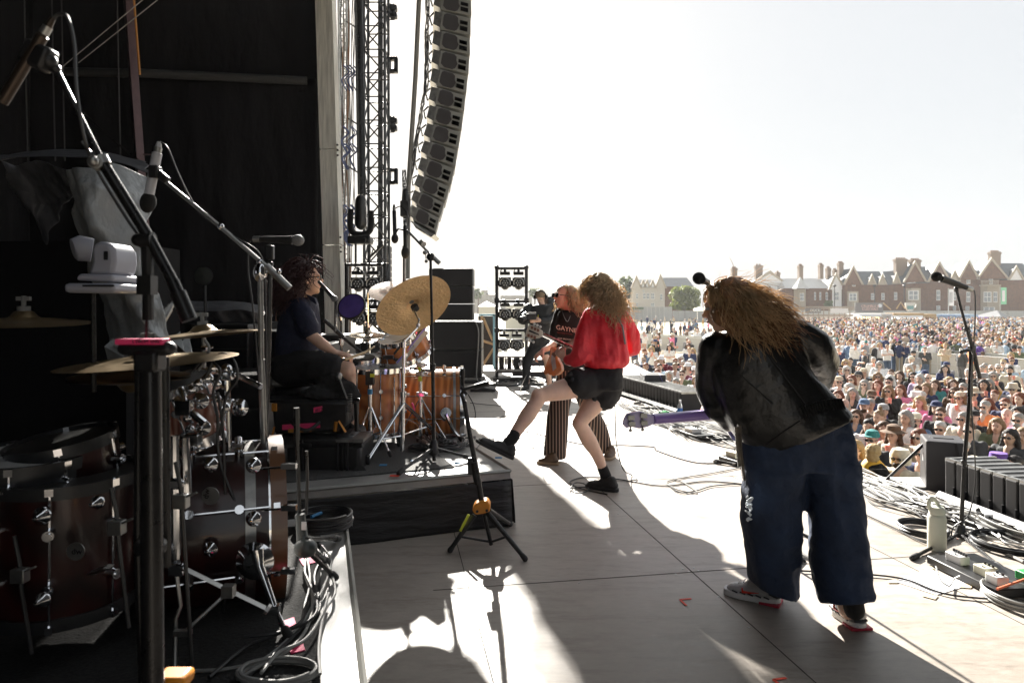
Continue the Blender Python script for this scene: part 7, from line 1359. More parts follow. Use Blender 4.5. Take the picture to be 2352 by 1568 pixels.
# ================================================================ town behind the field
BRICK = mat('red_brown_brick', (.15, .08, .048), .85, var=.25, vs=1.5); SLATE = mat('grey_slate', (.085, .095, .105), .6, var=.2, vs=.8); STONE = mat('pale_stone_trim', (.40, .35, .28), .8); REND = mat('white_render', (.74, .75, .76), .8, var=.05); PANE = mat('window_glass', (.30, .33, .36), .2, var=.3, vs=2); TUD = mat('cream_render', (.5, .47, .42), .8); PSL = mat('sunlit_pale_roof', (.5, .5, .49), .5, var=.1)  # the pale roof has sunlight painted into its colour
def X5(c): return 1881.5 + c * .2
def Y5(c): return 545.6 + c * .2
def X4(c): return 1411.1 + c * .2
def house(label, Y, parts, windows, chim=(), dep=9, grp='houses along the far street'):
    """parts: (kind, material, outline) with outlines traced on the facade plane at distance Y"""
    allp = [q for _, _, pl in parts for q in pl]; x0 = min(q[0] for q in allp); x1 = max(q[0] for q in allp); t = thing('house', label, 'house', P((x0 + x1) / 2, 737, Y), grp)
    for i, (k, m, pl) in enumerate(parts):
        mb = MB()
        if k == 'wall': mb.prism([P(x, y, Y) for x, y in pl], (0, dep, 0))
        elif k == 'roof':                                         # eaves line on the facade, ridge set back
            (xa, ya), (xb, yb), (xc, yc), (xd, yd) = pl; e0, e1, r1, r0 = P(xa, ya, Y - .4), P(xb, yb, Y - .4), P(xc, yc, Y), P(xd, yd, Y); r0 = V((r0.x, Y + dep / 2, r0.z)); r1 = V((r1.x, Y + dep / 2, r1.z)); b0, b1 = V((e0.x, Y + dep + .4, e0.z)), V((e1.x, Y + dep + .4, e1.z))
            mb.add([e0, e1, r1, r0, b0, b1], [(0, 1, 2, 3), (3, 2, 5, 4), (0, 3, 4), (1, 5, 2), (0, 4, 5, 1)])
        elif k == 'gable':                                        # brick gable with pitched slates behind
            (xa, ya), (xb, yb), (xc, yc) = pl; mb.prism([P(xa, ya, Y - .5), P(xb, yb, Y - .5), P(xc, yc, Y - .5)], (0, 1, 0)); g = build('gable', mb, m, t, smooth=False); mb = MB(); s_ = .28
            mb.prism([P(xa, ya, Y - .7) + V((-.5, 0, 0)), P(xb, yb, Y - .7) + V((0, 0, .8)), P(xc, yc, Y - .7) + V((.5, 0, 0)), P(xc, yc, Y - .7), P(xb, yb, Y - .7), P(xa, ya, Y - .7)], (0, .4, 0)); build('barge_board', mb, STONE, g, smooth=False)
            mb = MB(); A, B, C_ = P(xa, ya, Y - .3), P(xb, yb, Y - .3), P(xc, yc, Y - .3); D_ = V((0, dep * .55, 0)); mb.add([A, B, B + D_, A + D_, C_, C_ + D_], [(0, 1, 2, 3), (1, 4, 5, 2)]); build('gable_roof', mb, SLATE, g, smooth=False); continue
        elif k == 'cone':
            (xa, ya), (xb, yb), (xc, yc) = pl; A, C_, B = P(xa, ya, Y - 1), P(xc, yc, Y - 1), P(xb, yb, Y - 1); c = (A + C_) / 2; r = (C_ - A).length / 2; mb.lathe([(r * 1.08, 0), (.05, B.z - A.z)], c, (0, 0, 1), 8)
        elif k == 'bay':
            (xa, ya), (xb, yb) = pl; a, b = P(xa, yb, Y), P(xb, ya, Y); w_ = b.x - a.x; mb.prism([V((a.x, Y, a.z)), V((a.x + w_ * .2, Y - 1, a.z)), V((b.x - w_ * .2, Y - 1, a.z)), V((b.x, Y, a.z))], (0, 0, b.z - a.z))
        build({'wall': 'wall', 'roof': 'roof', 'cone': 'turret_roof', 'bay': 'bay_window'}[k], mb, m, t, smooth=False)
    for (x, y, w_, h) in windows:
        mb = MB(); mb.box(P(x, y, Y - .06 if w_ < 9 else Y - 1.03), (px(w_, Y), .12, px(h, Y))); wn = build('window', mb, mat('white_frame', (.7, .7, .68), .6), t, smooth=False); mb = MB(); f = Y - .14 if w_ < 9 else Y - 1.1
        for sx in (-1, 1):
            for sy in (-1, 1): mb.box(P(x + sx * w_ * .22, y + sy * h * .23, f), (px(w_ * .34, Y), .06, px(h * .38, Y)))
        build('pane', mb, PANE, wn, smooth=False)
    for (x, y0, y1, w_, np_) in chim:
        mb = MB(); mb.box(P(x, (y0 + y1) / 2, Y + 3), (px(w_, Y), 1.2, px(y1 - y0 + 14, Y))); mb.box(P(x, y0 - 3, Y + 3), (px(w_ * 1.15, Y), 1.4, .4)); ch = build('chimney', mb, mat('stone_brick', (.22, .165, .12), .85), t, smooth=False)
        mb = MB()
        for k in range(np_): mb.cyl(P(x + (k - (np_ - 1) / 2) * w_ / (np_ + .5), y0 - 3, Y + 3), P(x + (k - (np_ - 1) / 2) * w_ / (np_ + .5), y0 - 10, Y + 3), .22, n=8)
        build('chimney_pot', mb, mat('terracotta', (.26, .16, .11), .8), ch)
GB = 738
house('tudor style house with steep gables and small dormers left of the round tree', 170, [('wall', TUD, [(1454, 660), (1527, 660), (1527, GB), (1454, GB)]), ('wall', BRICK, [(1527.2, 658), (1592, 658), (1592, GB), (1527.2, GB)]), ('roof', SLATE, [(1468, 660), (1512, 660), (1506, 641), (1466, 641)]), ('roof', SLATE, [(1525, 658), (1594, 658), (1588, 636), (1518, 636)]), ('gable', TUD, [(1453, 662), (1462, 639), (1471, 662)]), ('gable', TUD, [(1508, 662), (1517, 636), (1528, 662)]), ('gable', REND, [(1474, 659), (1477.5, 648), (1481, 659)]), ('gable', REND, [(1483, 659), (1486.5, 648), (1490, 659)]), ('gable', REND, [(1496, 659), (1499.5, 648), (1503, 659)])], [(1463, 680, 5, 12), (1480, 680, 6, 14), (1488, 680, 6, 14), (1499, 680, 8, 14), (1519, 682, 5, 14), (1463, 700, 5, 8), (1499, 700, 8, 8), (1478, 668, 4, 5)], ())
house('big white rendered house with one wide gable and two rows of three windows', 172, [('wall', REND, [(1640, 655), (1731, 655), (1731, GB), (1640, GB)]), ('wall', REND, [(1731.2, 649), (1802, 649), (1802, GB), (1731.2, GB)]), ('roof', PSL, [(1640, 655), (1732, 655), (1735, 640), (1650, 640)]), ('gable', REND, [(1731, 649.5), (1769, 628), (1802, 649.5)])], [(1748, 662, 6, 12), (1768, 662, 6, 12), (1788, 662, 6, 12), (1748, 690, 6, 14), (1768, 690, 6, 14), (1788, 690, 6, 14), (1715, 670, 6, 10), (1700, 670, 6, 10)], ((1742, 616, 636, 16, 2), (1686, 622, 642, 12, 2), (1786, 632, 640, 8, 1)))
house('brick house with pale conical turret roof beside the white house', 168, [('wall', BRICK, [(1803, 662), (1908, 662), (1908, GB), (1803, GB)]), ('roof', PSL, [(1802, 662), (1909, 662), (1900, 638), (1812, 638)]), ('bay', STONE, [(1823, 664), (1851, GB)]), ('cone', PSL, [(1820, 663), (1847, 636), (1856, 663)])], [(1830, 682, 5, 20), (1842, 682, 9.2, 18), (1872, 680, 4, 18), (1884, 680, 4, 18), (1899, 680, 5, 18)], ((1838, 616, 640, 9, 2), (1885, 614, 634, 8, 2), (1902, 622, 634, 8, 2)))
house('narrow brick house with white boarded little gable over a bay', 167, [('wall', BRICK, [(1908.2, 664), (1941, 664), (1941, GB), (1908.2, GB)]), ('roof', SLATE, [(1908, 664), (1950, 664), (1948, 632), (1922, 632)]), ('gable', REND, [(1907, 665), (1921, 633), (1940, 665)]), ('bay', REND, [(1911, 665), (1933, GB)])], [(1922, 680, 9.5, 20)], ((1930, 610, 632, 10, 3), (1917, 626, 634, 6, 2)))
house('brick house with stone edged gable and dormered slate roof behind the grey sign', 165, [('wall', BRICK, [(1941.2, 654), (2042, 654), (2042, GB), (1941.2, GB)]), ('gable', BRICK, [(1941.5, 654), (1960.5, 616.6), (1980, 654)]), ('roof', SLATE, [(1979, 654), (2043, 654), (2042, 621), (1966, 621)]), ('gable', STONE, [(1998, 654), (2003.5, 636), (2010, 654)]), ('gable', STONE, [(2022, 654), (2027.5, 634), (2034, 654)]), ('bay', STONE, [(1946, 669), (1972, GB)])], [(1961, 649, 8, 18), (1959, 682, 18, 18), (2004, 681, 7, 15), (2028, 681, 7, 16), (2004, 649, 4, 6), (2028, 648, 4, 6)], ())
house('brick house with big grey chimney and stone bay above the cup shaped sign', 165, [('wall', BRICK, [(2042.2, 653), (2131, 650), (2131, GB), (2042.2, GB)]), ('roof', SLATE, [(2042, 654), (2082, 652), (2092, 618), (2050, 622)]), ('gable', BRICK, [(2079, 649), (2102.5, 605.6), (2125.5, 647)]), ('roof', SLATE, [(2105, 650), (2136, 650), (2150, 610), (2104, 610)]), ('bay', STONE, [(2081, 662), (2115, GB)]), ('gable', STONE, [(2055, 652), (2060, 632), (2066, 652)])], [(2057, 680, 7, 18), (2102, 641, 8.5, 16), (2098, 678, 24, 22), (2059.5, 647, 4, 8)], ((2068, 601, 645, 26, 4), (2101, 603, 620, 22, 4)))
house('brick house with middle gable behind the foam ball microphone', 165, [('wall', BRICK, [(2131.2, 649), (2204, 647), (2204, GB), (2131.2, GB)]), ('gable', BRICK, [(2135, 648), (2158.5, 606.6), (2182, 648)]), ('roof', SLATE, [(2165, 648), (2206, 647), (2190, 610), (2160, 610)]), ('gable', STONE, [(2186, 646), (2194, 626), (2203, 646)])], [(2155, 678, 8.5, 24), (2157, 641, 8, 14), (2192, 680, 7, 20), (2194, 641, 5, 8), (2155, 707, 8.5, 10), (2192, 707, 7, 10)], ())
house('brick house with steep gable and drainpipe right of the microphone', 165, [('wall', BRICK, [(2204.2, 642), (2247, 642), (2247, GB), (2204.2, GB)]), ('gable', BRICK, [(2205, 642), (2226.5, 603.6), (2247, 642)]), ('roof', SLATE, [(2228, 640), (2262, 640), (2258, 606), (2228, 606)])], [(2224, 641, 8.8, 22), (2224, 682, 8.8, 24), (2222, 708, 8.5, 10)], ())
house('end brick house with balcony in its gable and tall pot topped chimney', 165, [('wall', BRICK, [(2247.2, 642), (2380, 643), (2380, GB), (2247.2, GB)]), ('gable', BRICK, [(2248, 641), (2278.5, 598.6), (2314, 640)]), ('roof', SLATE, [(2300, 643.5), (2382, 643.5), (2380, 602), (2286, 602)]), ('gable', REND, [(2320, 643), (2336, 617), (2350, 643)]), ('bay', STONE, [(2252, 656), (2296, GB)])], [(2276, 640, 8.9, 26), (2268, 682, 18, 24), (2286, 682, 9.2, 24), (2336, 634, 8, 12), (2272, 709, 26, 8)], ((2284, 585, 603, 22, 4),))
mb = MB()
for k in range(14): mb.box(P(2254 + k * 3, 650, 163.6), (.1, .1, 1.1))
mb.box(P(2274, 644.5, 163.6), (px(42, 164), .12, .12)); mb.box(P(2274, 655.5, 163.6), (px(44, 164), 1, .3)); build('balcony', mb, STONE, label='stone balcony with railing on the end house', category='balcony', smooth=False)
FAR = mat('far_town', (.34, .33, .31), .9)
for i, (x0, x1, y) in enumerate(((1090, 1105, 668), (1106, 1118, 660), (1118, 1136, 670), (1214, 1222, 662), (1150, 1205, 672))):
    house(['far low house nearest the bass cabinets', 'far narrow house behind the lamp rack left side', 'far wide house touching the lamp rack', 'far house right of the lamp rack', 'far hall seen through the lamp rack'][i], 300, [('wall', FAR, [(x0, y + 6), (x1, y + 6), (x1, 720), (x0, 720)]), ('roof', SLATE, [(x0 - 1, y + 6), (x1 + 1, y + 6), (x1 - 2, y), (x0 + 2, y)])], [(x0 + 4, y + 14, 2.5, 5), (x1 - 4, y + 14, 2.5, 5)], grp='far houses by the lamp rack')
def tree(name, label, x, y, rx, ry, Y, col, n=1500, grp='trees beyond the field'):
    t = thing(name, label, 'tree', P(x, 738, Y), grp); mb = MB(); c = P(x, y, Y); a, b = px(rx, Y), px(ry, Y)
    mb.tube([P(x, 740, Y), P(x + 1, y + ry * .4, Y)], [.4, .25], 8)
    for k in range(6): th = k * 1.1; mb.tube([P(x + 1, y + ry * .5, Y), c + V((math.cos(th) * a * .5, math.sin(th) * a * .4, b * (.1 + .1 * k)))], [.18, .05], 5)
    build('trunk', mb, mat('bark', (.09, .06, .04), .9), t); random.seed(hash(label) % 1000 if False else len(label)); mb = MB(); cl = [(random.gauss(0, .42), random.gauss(0, .42), random.gauss(0, .42)) for _ in range(26)]
    for k in range(n):
        q = random.choice(cl); p = V((q[0] + random.gauss(0, .16), q[1] + random.gauss(0, .16), q[2] + random.gauss(0, .16)))
        if p.length > 1: p = p.normalized() * random.uniform(.8, 1.02)
        p = c + V((p.x * a, p.y * a, p.z * b)); s_ = random.uniform(.2, .55); u = V((random.gauss(0, 1), random.gauss(0, 1), random.gauss(0, 1))).normalized(); v = u.orthogonal().normalized(); mb.add([p - u * s_, p - v * s_, p + u * s_, p + v * s_ * .8], [(0, 1, 2, 3)])
    build('crown', mb, mat('leaf_' + name, col, .7, var=.35, vs=.5, tl=.35), t, smooth=False, fix=False)
tree('round_tree', 'round yellow green tree before the tudor house roof', 1571, 684, 40, 28, 155, (.17, .20, .05), 3600)
tree('dark_tree', 'darker tree behind the curly hair at the left of the tudor house', 1440, 668, 26, 34, 175, (.12, .15, .06), 1800)
tree('dark_tree', 'low pale tree between the lamp rack and the videographer', 1228, 672, 16, 12, 290, (.14, .16, .1), 700)
tree('dark_tree', 'small pale tree just right of the bass cabinets', 1098, 676, 14, 12, 280, (.14, .16, .1), 700)
tree('bush', 'green bush under the turret beside the pergola', 1903, 700, 10, 9, 160, (.10, .14, .04), 300)
# site hoarding
def hoard(x0, x1, yt, Y, label, m, n):
    t = thing('hoarding', label, 'fence', P((x0 + x1) / 2, 740, Y), 'site hoardings at the field edge'); zt = P(0, yt, Y).z
    for k in range(n):
        a, b = P(x0 + (x1 - x0) * k / n, 0, Y).x, P(x0 + (x1 - x0) * (k + 1) / n, 0, Y).x; mb = MB(); mb.box(((a + b) / 2, Y + .05 * (k % 2), (zt + GZ) / 2), (b - a - .06, .1, zt - GZ)); build('panel', mb, m, t, smooth=False)
HO = mat('grey_hoarding', (.33, .34, .34), .7, var=.1, vs=.3)
hoard(1411, 1544, 704.6, 150, 'grey hoarding panels under the tudor house', HO, 14); hoard(1544.5, 1830, 713.6, 150, 'lower grey hoarding running behind the singer head', HO, 20); hoard(1830.5, 2390, 713.6, 156, 'long pale hoarding before the brick houses', mat('pale_hoarding', (.5, .5, .48), .7), 30)
mb = MB(); mb.box(P(1465, 708, 149.5), (px(26, 150), .2, px(5, 150))); build('green_board', mb, mat('dull_green_board', (.09, .13, .08), .7), label='dull green board on the hoarding by the tudor house', category='sign', smooth=False)
# ---------------------------------------------------------------- stalls
def sbox(mb, x0, x1, y0, y1, Y, dep=2.5):
    a, b = P(x0, y1, Y), P(x1, y0, Y); mb.box(((a.x + b.x) / 2, Y + dep / 2, (a.z + b.z) / 2), (b.x - a.x, dep, b.z - a.z)); return mb
SY_ = 112.; gy = HY + (CH - GZ) * FX / SY_
def stall(label, x0, x1, y0, body, opening=None, goods=None, awn=None, bulbs=False):
    t = thing('food_stall', label, 'food stall', P((x0 + x1) / 2, gy, SY_), 'food stalls at the far side of the field'); mb = MB(); w_ = 1.2
    if opening:
        a, b, c, d = opening; sbox(mb, x0, a, y0, gy, SY_); sbox(mb, b, x1, y0, gy, SY_); sbox(mb, a, b, y0, c, SY_); sbox(mb, a, b, d, gy, SY_); sbox(mb, a, b, c, d, SY_ + 2.2, .2)
    else: sbox(mb, x0, x1, y0, gy, SY_)
    build('body', mb, body, t, smooth=False)
    if opening:
        mb = MB(); random.seed(int(x0))
        for k in range(int((b - a) / 2.2)): sbox(mb, a + 2.2 * k, a + 2.2 * k + 1.6, random.uniform(c + 3, d - 2), d, SY_ + .6, .5)
        build('goods', mb, goods or BRICK, t, smooth=False)
        if bulbs:
            mb = MB()
            for k in range(13): mb.ell(P(a + (b - a) * (k + .5) / 13, c + 2, SY_ - .1), .13, nu=6, nv=4)
            build('light_bulb', mb, mat('lit_bulb', (1, .8, .4), .5, emit=(1, .7, .35), es=1.5), t)
    if awn: a, b, c, d = awn; mb = MB(); mb.add([P(a, c, SY_), P(b, c, SY_), P(b + 1, d, SY_ - 2), P(a - 1, d, SY_ - 2)], [(0, 1, 2, 3)]); build('awning', mb, mat('white_awning', (.75, .74, .72), .7), t, sol=.08, smooth=False)
    return t
WOODP = mat('tan_boarding', (.48, .33, .17), .7); t = stall('pale stall under the grey crumble sign with a string of lit bulbs', 1962, 2050, 720, mat('white_stall', (.62, .60, .58), .7), (1969, 2021, 728, 740), mat('orange_goods', (.5, .25, .08), .6), (1961, 2024, 720, 727), True)
mb = sbox(MB(), 1964.5, 2028.5, 695, 718, SY_ - .3, .3); sg = build('sign_board', mb, mat('grey_sign', (.22, .21, .20), .6), t, smooth=False); text('lettering', 'CRUMBLE &', P(1978, 705.5, SY_ - .36), (1, 0, 0), (0, 0, 1), .40, mat('pink_paint', (.8, .55, .5), .6), sg, .01); text('lettering', 'CUSTARD', P(1980, 712.5, SY_ - .36), (1, 0, 0), (0, 0, 1), .42, mat('pink_paint', (.8, .55, .5), .6), sg, .01); mb = MB(); mb.cyl(P(2021, 702, SY_ - .36), P(2021, 702, SY_ - .42), px(4.5, SY_), n=20); build('round_emblem', mb, WHITE, sg)
t = stall('tan wooden stall with white awning and cup shaped sign', 2052, 2122, 719, WOODP, (2062, 2116, 733, 743), mat('brown_goods', (.12, .06, .04), .6), (2046, 2120, 725, 733))
mb = MB(); mb.prism([P(x, y, SY_ - .4) for x, y in ((2080, 695), (2102, 695), (2101, 706), (2096, 714), (2086, 714), (2081, 706))], (0, .3, 0)); mb.tube([P(2101, 697, SY_ - .3), P(2105, 698, SY_ - .3), (P(2103, 705, SY_ - .3)), P(2100, 707, SY_ - .3)], .08, 6); cp = build('cup_sign', mb, mat('cup_white', (.62, .60, .56), .6), t, smooth=False); mb = MB(); mb.box(P(2091, 706, SY_ - .43), (px(14, SY_), .04, px(8, SY_))); build('cup_band', mb, mat('cup_teal', (.15, .3, .3), .6), cp)
mb = MB(); g0 = [(2059, 709), (2069, 694), (2079, 709)]; mb.tube([P(*q, SY_ - .2) for q in g0], .12, 4); mb.tube([P(2029, 696, SY_), P(2046, 711, SY_)], .1, 4); build('timber_gable', mb, WOODP, t, smooth=False); mb = sbox(MB(), 2062, 2075, 747, 756, SY_ - .2, .2); sbox(mb, 2101, 2112, 747, 756, SY_ - .2, .2); build('menu_panel', mb, mat('grey_panel', (.2, .2, .17), .7), t, smooth=False)
stall('small timber cabin with double doors between the tan stall and the blue trailer', 2123, 2151, 721, WOODP, (2129, 2146, 730, 752), mat('white_frame', (.7, .7, .68), .6))
t = stall('pale blue food trailer with yellow goods hanging in its hatch', 2152, 2247, 722, mat('pale_blue_trailer', (.40, .52, .66), .6), (2172, 2218, 731, 744), mat('yellow_goods', (.65, .4, .03), .6)); text('lettering', 'TRADITIONAL CHURROS', P(2157, 727.5, SY_ - .03), (1, 0, 0), (0, 0, 1), .32, mat('trailer_blue', (.1, .2, .5), .6), t, .01); mb = sbox(MB(), 2247.5, 2274, 728, 762, SY_ - .2, 2); build('mural_panel', mb, mat('pink_blue_panel', (.6, .15, .45), .6, col2=(.15, .2, .55), vs=.5), t, smooth=False)
t = thing('marquee', 'grey pyramid roofed marquee right of the blue trailer', 'tent', P(2300, gy, SY_ + 8)); mb = MB(); c = P(2290, 713, SY_ + 8); A = [P(2230, 728, SY_ + 4), P(2300, 728, SY_ + 4), P(2338, 738, SY_ + 8), P(2240, 727, SY_ + 12)]; mb.add([c] + A, [(0, 1, 2), (0, 2, 3), (0, 3, 4), (0, 4, 1)]); build('roof', mb, mat('grey_canvas', (.3, .3, .3), .7), t, sol=.1, smooth=False); mb = MB()
for q in A: mb.tube([q, V((q.x, q.y, GZ))], .08, 5)
build('pole', mb, DKST, t)
def mini(name, label, catg, x0, x1, y0, y1, Y, m, dep=1.2):
    mb = sbox(MB(), x0, x1, y0, y1, Y, dep); return build(name, mb, m, label=label, category=catg, smooth=False, bevel=.05)
mini('van', 'bright green van side at the right of the stalls', 'van', 2277, 2343, 740, 764, 100, mat('green_van', (.06, .45, .12), .4), 2); mini('bin', 'red bin beside the crumble stall', 'bin', 2032, 2043, 748, 762, 104, mat('red_bin', (.6, .04, .02), .5)); mini('bin', 'orange red bin left of the green van', 'bin', 2256, 2271, 757, 771, 92, mat('red_bin', (.6, .04, .02), .5))
t = thing('pergola', 'long timber pergola stall front with name boards', 'stall front', P(1850, gy, SY_)); mb = MB()
for k in range(18): mb.tube([P(1760 + k * 12, gy, SY_), P(1760 + k * 12, 706, SY_)], .09, 4)
for y in (705, 709, 724): mb.tube([P(1755, y, SY_), P(1962, y, SY_)], .12, 4)
build('frame', mb, mat('weathered_timber', (.36, .30, .24), .8), t, smooth=False); mb = sbox(MB(), 1755, 1962, 726, gy, SY_ + 2, .3); build('back_panel', mb, mat('pale_canvas', (.55, .5, .45), .8), t, smooth=False)
for (x0, x1, s_, m) in ((1811, 1833, 'MACKLIN', 'grey_sign'), (1850, 1886, 'DUCK', 'grey_sign'), (1908, 1948, '', 'white_awning')):
    mb = sbox(MB(), x0, x1, 708, 719, SY_ - .4, .2); sg = build('name_board', mb, mat(m), t, smooth=False)
    if s_: text('lettering', s_, P(x0 + 3 + (8 if s_ == 'DUCK' else 0), 715.5, SY_ - .45), (1, 0, 0), (0, 0, 1), .30 if s_ != 'DUCK' else .42, PRINT, sg, .01)
for i, (x, y0, y1, w_, c_, lb) in enumerate(((2185, 664, 702, 12, (.7, .7, .7), 'tall white banner on a pole behind the microphone'), (2305, 660, 699, 14, (.25, .6, .4), 'tall pale green banner on a pole by the end house'))):
    t = thing('banner', lb, 'banner', P(x - 7, gy, 120)); mb = MB(); mb.tube([P(x - w_ / 2 - .5, gy - 2, 120), P(x - w_ / 2 - .5, y0 - 2, 120)], .09, 6); build('pole', mb, STEEL, t); mb = MB(); mb.prism([P(x - w_ / 2, y0, 120), P(x + w_ / 2, y0, 120), P(x + w_ / 2, y1, 120), P(x - w_ / 2, y1, 120)], (0, .05, 0)); bn = build('cloth', mb, mat('banner_cloth%d' % i, c_, .7), t, smooth=False); mb = sbox(MB(), x - 3, x + 3, y0 + 7, y1 - 7, 119.9, .05); build('stripe', mb, WHITE if i else mat('grey_print', (.4, .4, .4), .7), bn, smooth=False)
for i, x in enumerate((1917, 2009, 2077)):
    t = thing('street_lamp', 'thin dark lamp post before the brick houses, ' + ['leftmost', 'middle', 'rightmost'][i], 'lamp post', P(x, 738, 158), 'lamp posts before the houses'); mb = MB(); mb.tube([P(x, 738, 158), P(x, 657, 158)], .1, 6); build('post', mb, DKST, t); mb = MB(); mb.ell(P(x, 656, 158), (.4, .4, .3)); build('lamp_head', mb, DKST, t)
WT = mat('white_canvas', (.75, .75, .75), .7)
for i, (x, y, w_, Y) in enumerate(((1118, 692, 40, 60), (1190, 688, 60, 75), (1262, 690, 60, 70))):
    t = thing('marquee', 'white site tent ' + ['behind the plywood crate', 'seen through the lamp rack', 'behind the videographer'][i], 'tent', P(x, 760, Y), 'white tents behind the stage'); mb = MB(); a, b = P(x - w_ / 2, y + 12, Y), P(x + w_ / 2, y + 12, Y); c = P(x, y, Y + 4); mb.add([c, a, b, b + V((0, 8, 0)), a + V((0, 8, 0))], [(0, 1, 2), (0, 2, 3), (0, 3, 4), (0, 4, 1)]); build('roof', mb, WT, t, sol=.05, smooth=False); mb = MB(); mb.box(((a.x + b.x) / 2, Y + 4, (a.z + GZ) / 2), (b.x - a.x - .1, 7.9, a.z - GZ)); build('wall', mb, mat('off_white_wall', (.55, .55, .5), .8), t, smooth=False)
# ---------------------------------------------------------------- crowd barriers
BAR = [V((3.3, 26, GZ)), V((4.0, 22.5, GZ)), V((4.78, 19.2, GZ)), V((5.6, 15.8, GZ)), V((6.36, 12.9, GZ)), V((6.9, 11.5, GZ)), V((7.33, 10.6, GZ)), V((8.3, 9.7, GZ)), V((9.6, 8.9, GZ))]
BARM = mat('barrier_aluminium', (.42, .40, .34), .5, metal=.3, var=.2, vs=2)
def barrier_line(pts, h, step, label, grp, m, brace=True):
    pp = cat(pts, 6); L = [0]
    for i in range(1, len(pp)): L.append(L[-1] + (pp[i] - pp[i - 1]).length)
    def at(s_):
        for i in range(1, len(pp)):
            if L[i] >= s_ - 1e-6: return pp[i - 1].lerp(pp[i], (s_ - L[i - 1]) / max(1e-6, L[i] - L[i - 1]))
        return pp[-1]
    n = int(L[-1] / step)
    for k in range(n):
        a, b = at(k * step), at((k + 1) * step - .02); d = (b - a).normalized(); o = V((0, 0, 1)).cross(d); o = o if o.x < 0 or not brace else -o
        q = a.lerp(b, .5); sx = CX + q.x / q.y * FX
        if sx > 2480 or (1640 < sx < 1850 and brace): continue
        t = thing('crowd_barrier', label + f', {["first","second","third","fourth","fifth","sixth","seventh","eighth","ninth","tenth","eleventh","twelfth","thirteenth","fourteenth","fifteenth","sixteenth","seventeenth","eighteenth","nineteenth","twentieth"][min(k,19)]} along', 'barrier', q, grp); mb = MB()
        mb.tube([a + V((0, 0, h)), b + V((0, 0, h))], .03, 6)
        for z in (.06, h * .5): mb.tube([a + V((0, 0, z)), b + V((0, 0, z))], .022, 5)
        for p in (a, b, q): mb.tube([p + V((0, 0, 0)), p + V((0, 0, h))], .025, 5)
        if brace:
            for u in (.15, .85): p = a.lerp(b, u); mb.tube([p + V((0, 0, h * .8)), p + o * .8], .03, 4)
        build('frame', mb, m, t); mb = MB(); nn = o * .02; mb.prism([a + nn + V((0, 0, .05)), b + nn + V((0, 0, .05)), b + nn + V((0, 0, h - .04)), a + nn + V((0, 0, h - .04))], o * .012); build('panel', mb, mat('perforated_panel', (.36, .33, .26), .7, var=.15, vs=3) if brace else mat('white_fence_panel', (.55, .55, .52), .7), t, smooth=False)
barrier_line(BAR, 1.2, 1.25, 'braced metal stage barrier', 'stage barrier sections', BARM)
FEN = [V((9.5, 58, GZ)), V((12.8, 54, GZ)), V((19.9, 42, GZ)), V((24, 32, GZ)), V((26, 24, GZ))]
barrier_line(FEN, 1.15, 3.2, 'white panel fence between the two crowds', 'white fence sections', mat('white_steel', (.6, .6, .58), .5), False)
barrier_line([p + V((1.4, 2.6, 0)) for p in FEN], 1.15, 3.2, 'rear white panel fence at the edge of the far crowd', 'rear white fence sections', mat('white_steel', (.6, .6, .58), .5), False)
# ================================================================ the crowd
CSK = mat('crowd_skin', (1, 1, 1), .55, objcol=True); CCL = mat('crowd_cloth', (1, 1, 1), .85, objcol=True, var=.25, vs=9, bump=.4, bs=30); CHR = mat('crowd_hair', (1, 1, 1), .6, objcol=True, var=.3, vs=40, bump=.8, bs=60, tl=.3); CGL = mat('dark_lens', (.015, .012, .012), .15)
POSE = {'arms': [((.19, 0, 1.40), (.25, .02, 1.12), (.20, -.12, .90)), 1], 'folded': [((.19, 0, 1.40), (.24, -.02, 1.14), (.02, -.22, 1.16)), 1], 'lean': [((.19, 0, 1.40), (.24, -.20, 1.17), (.06, -.44, 1.22)), 1], 'cup': [((.19, 0, 1.40), (.22, -.14, 1.14), (.10, -.26, 1.38)), 0], 'clap': [((.19, 0, 1.40), (.24, -.16, 1.15), (.03, -.34, 1.26)), 1]}
def local_mesh(fn, name, *a, **k):
    o = fn(name, *a, origin=(0, 0, 0), **k) if fn is build else fn(name, *a, **k); me = o.data
    if fn is not build:
        for v in me.vertices: v.co += o.location
    bpy.data.objects.remove(o); return me
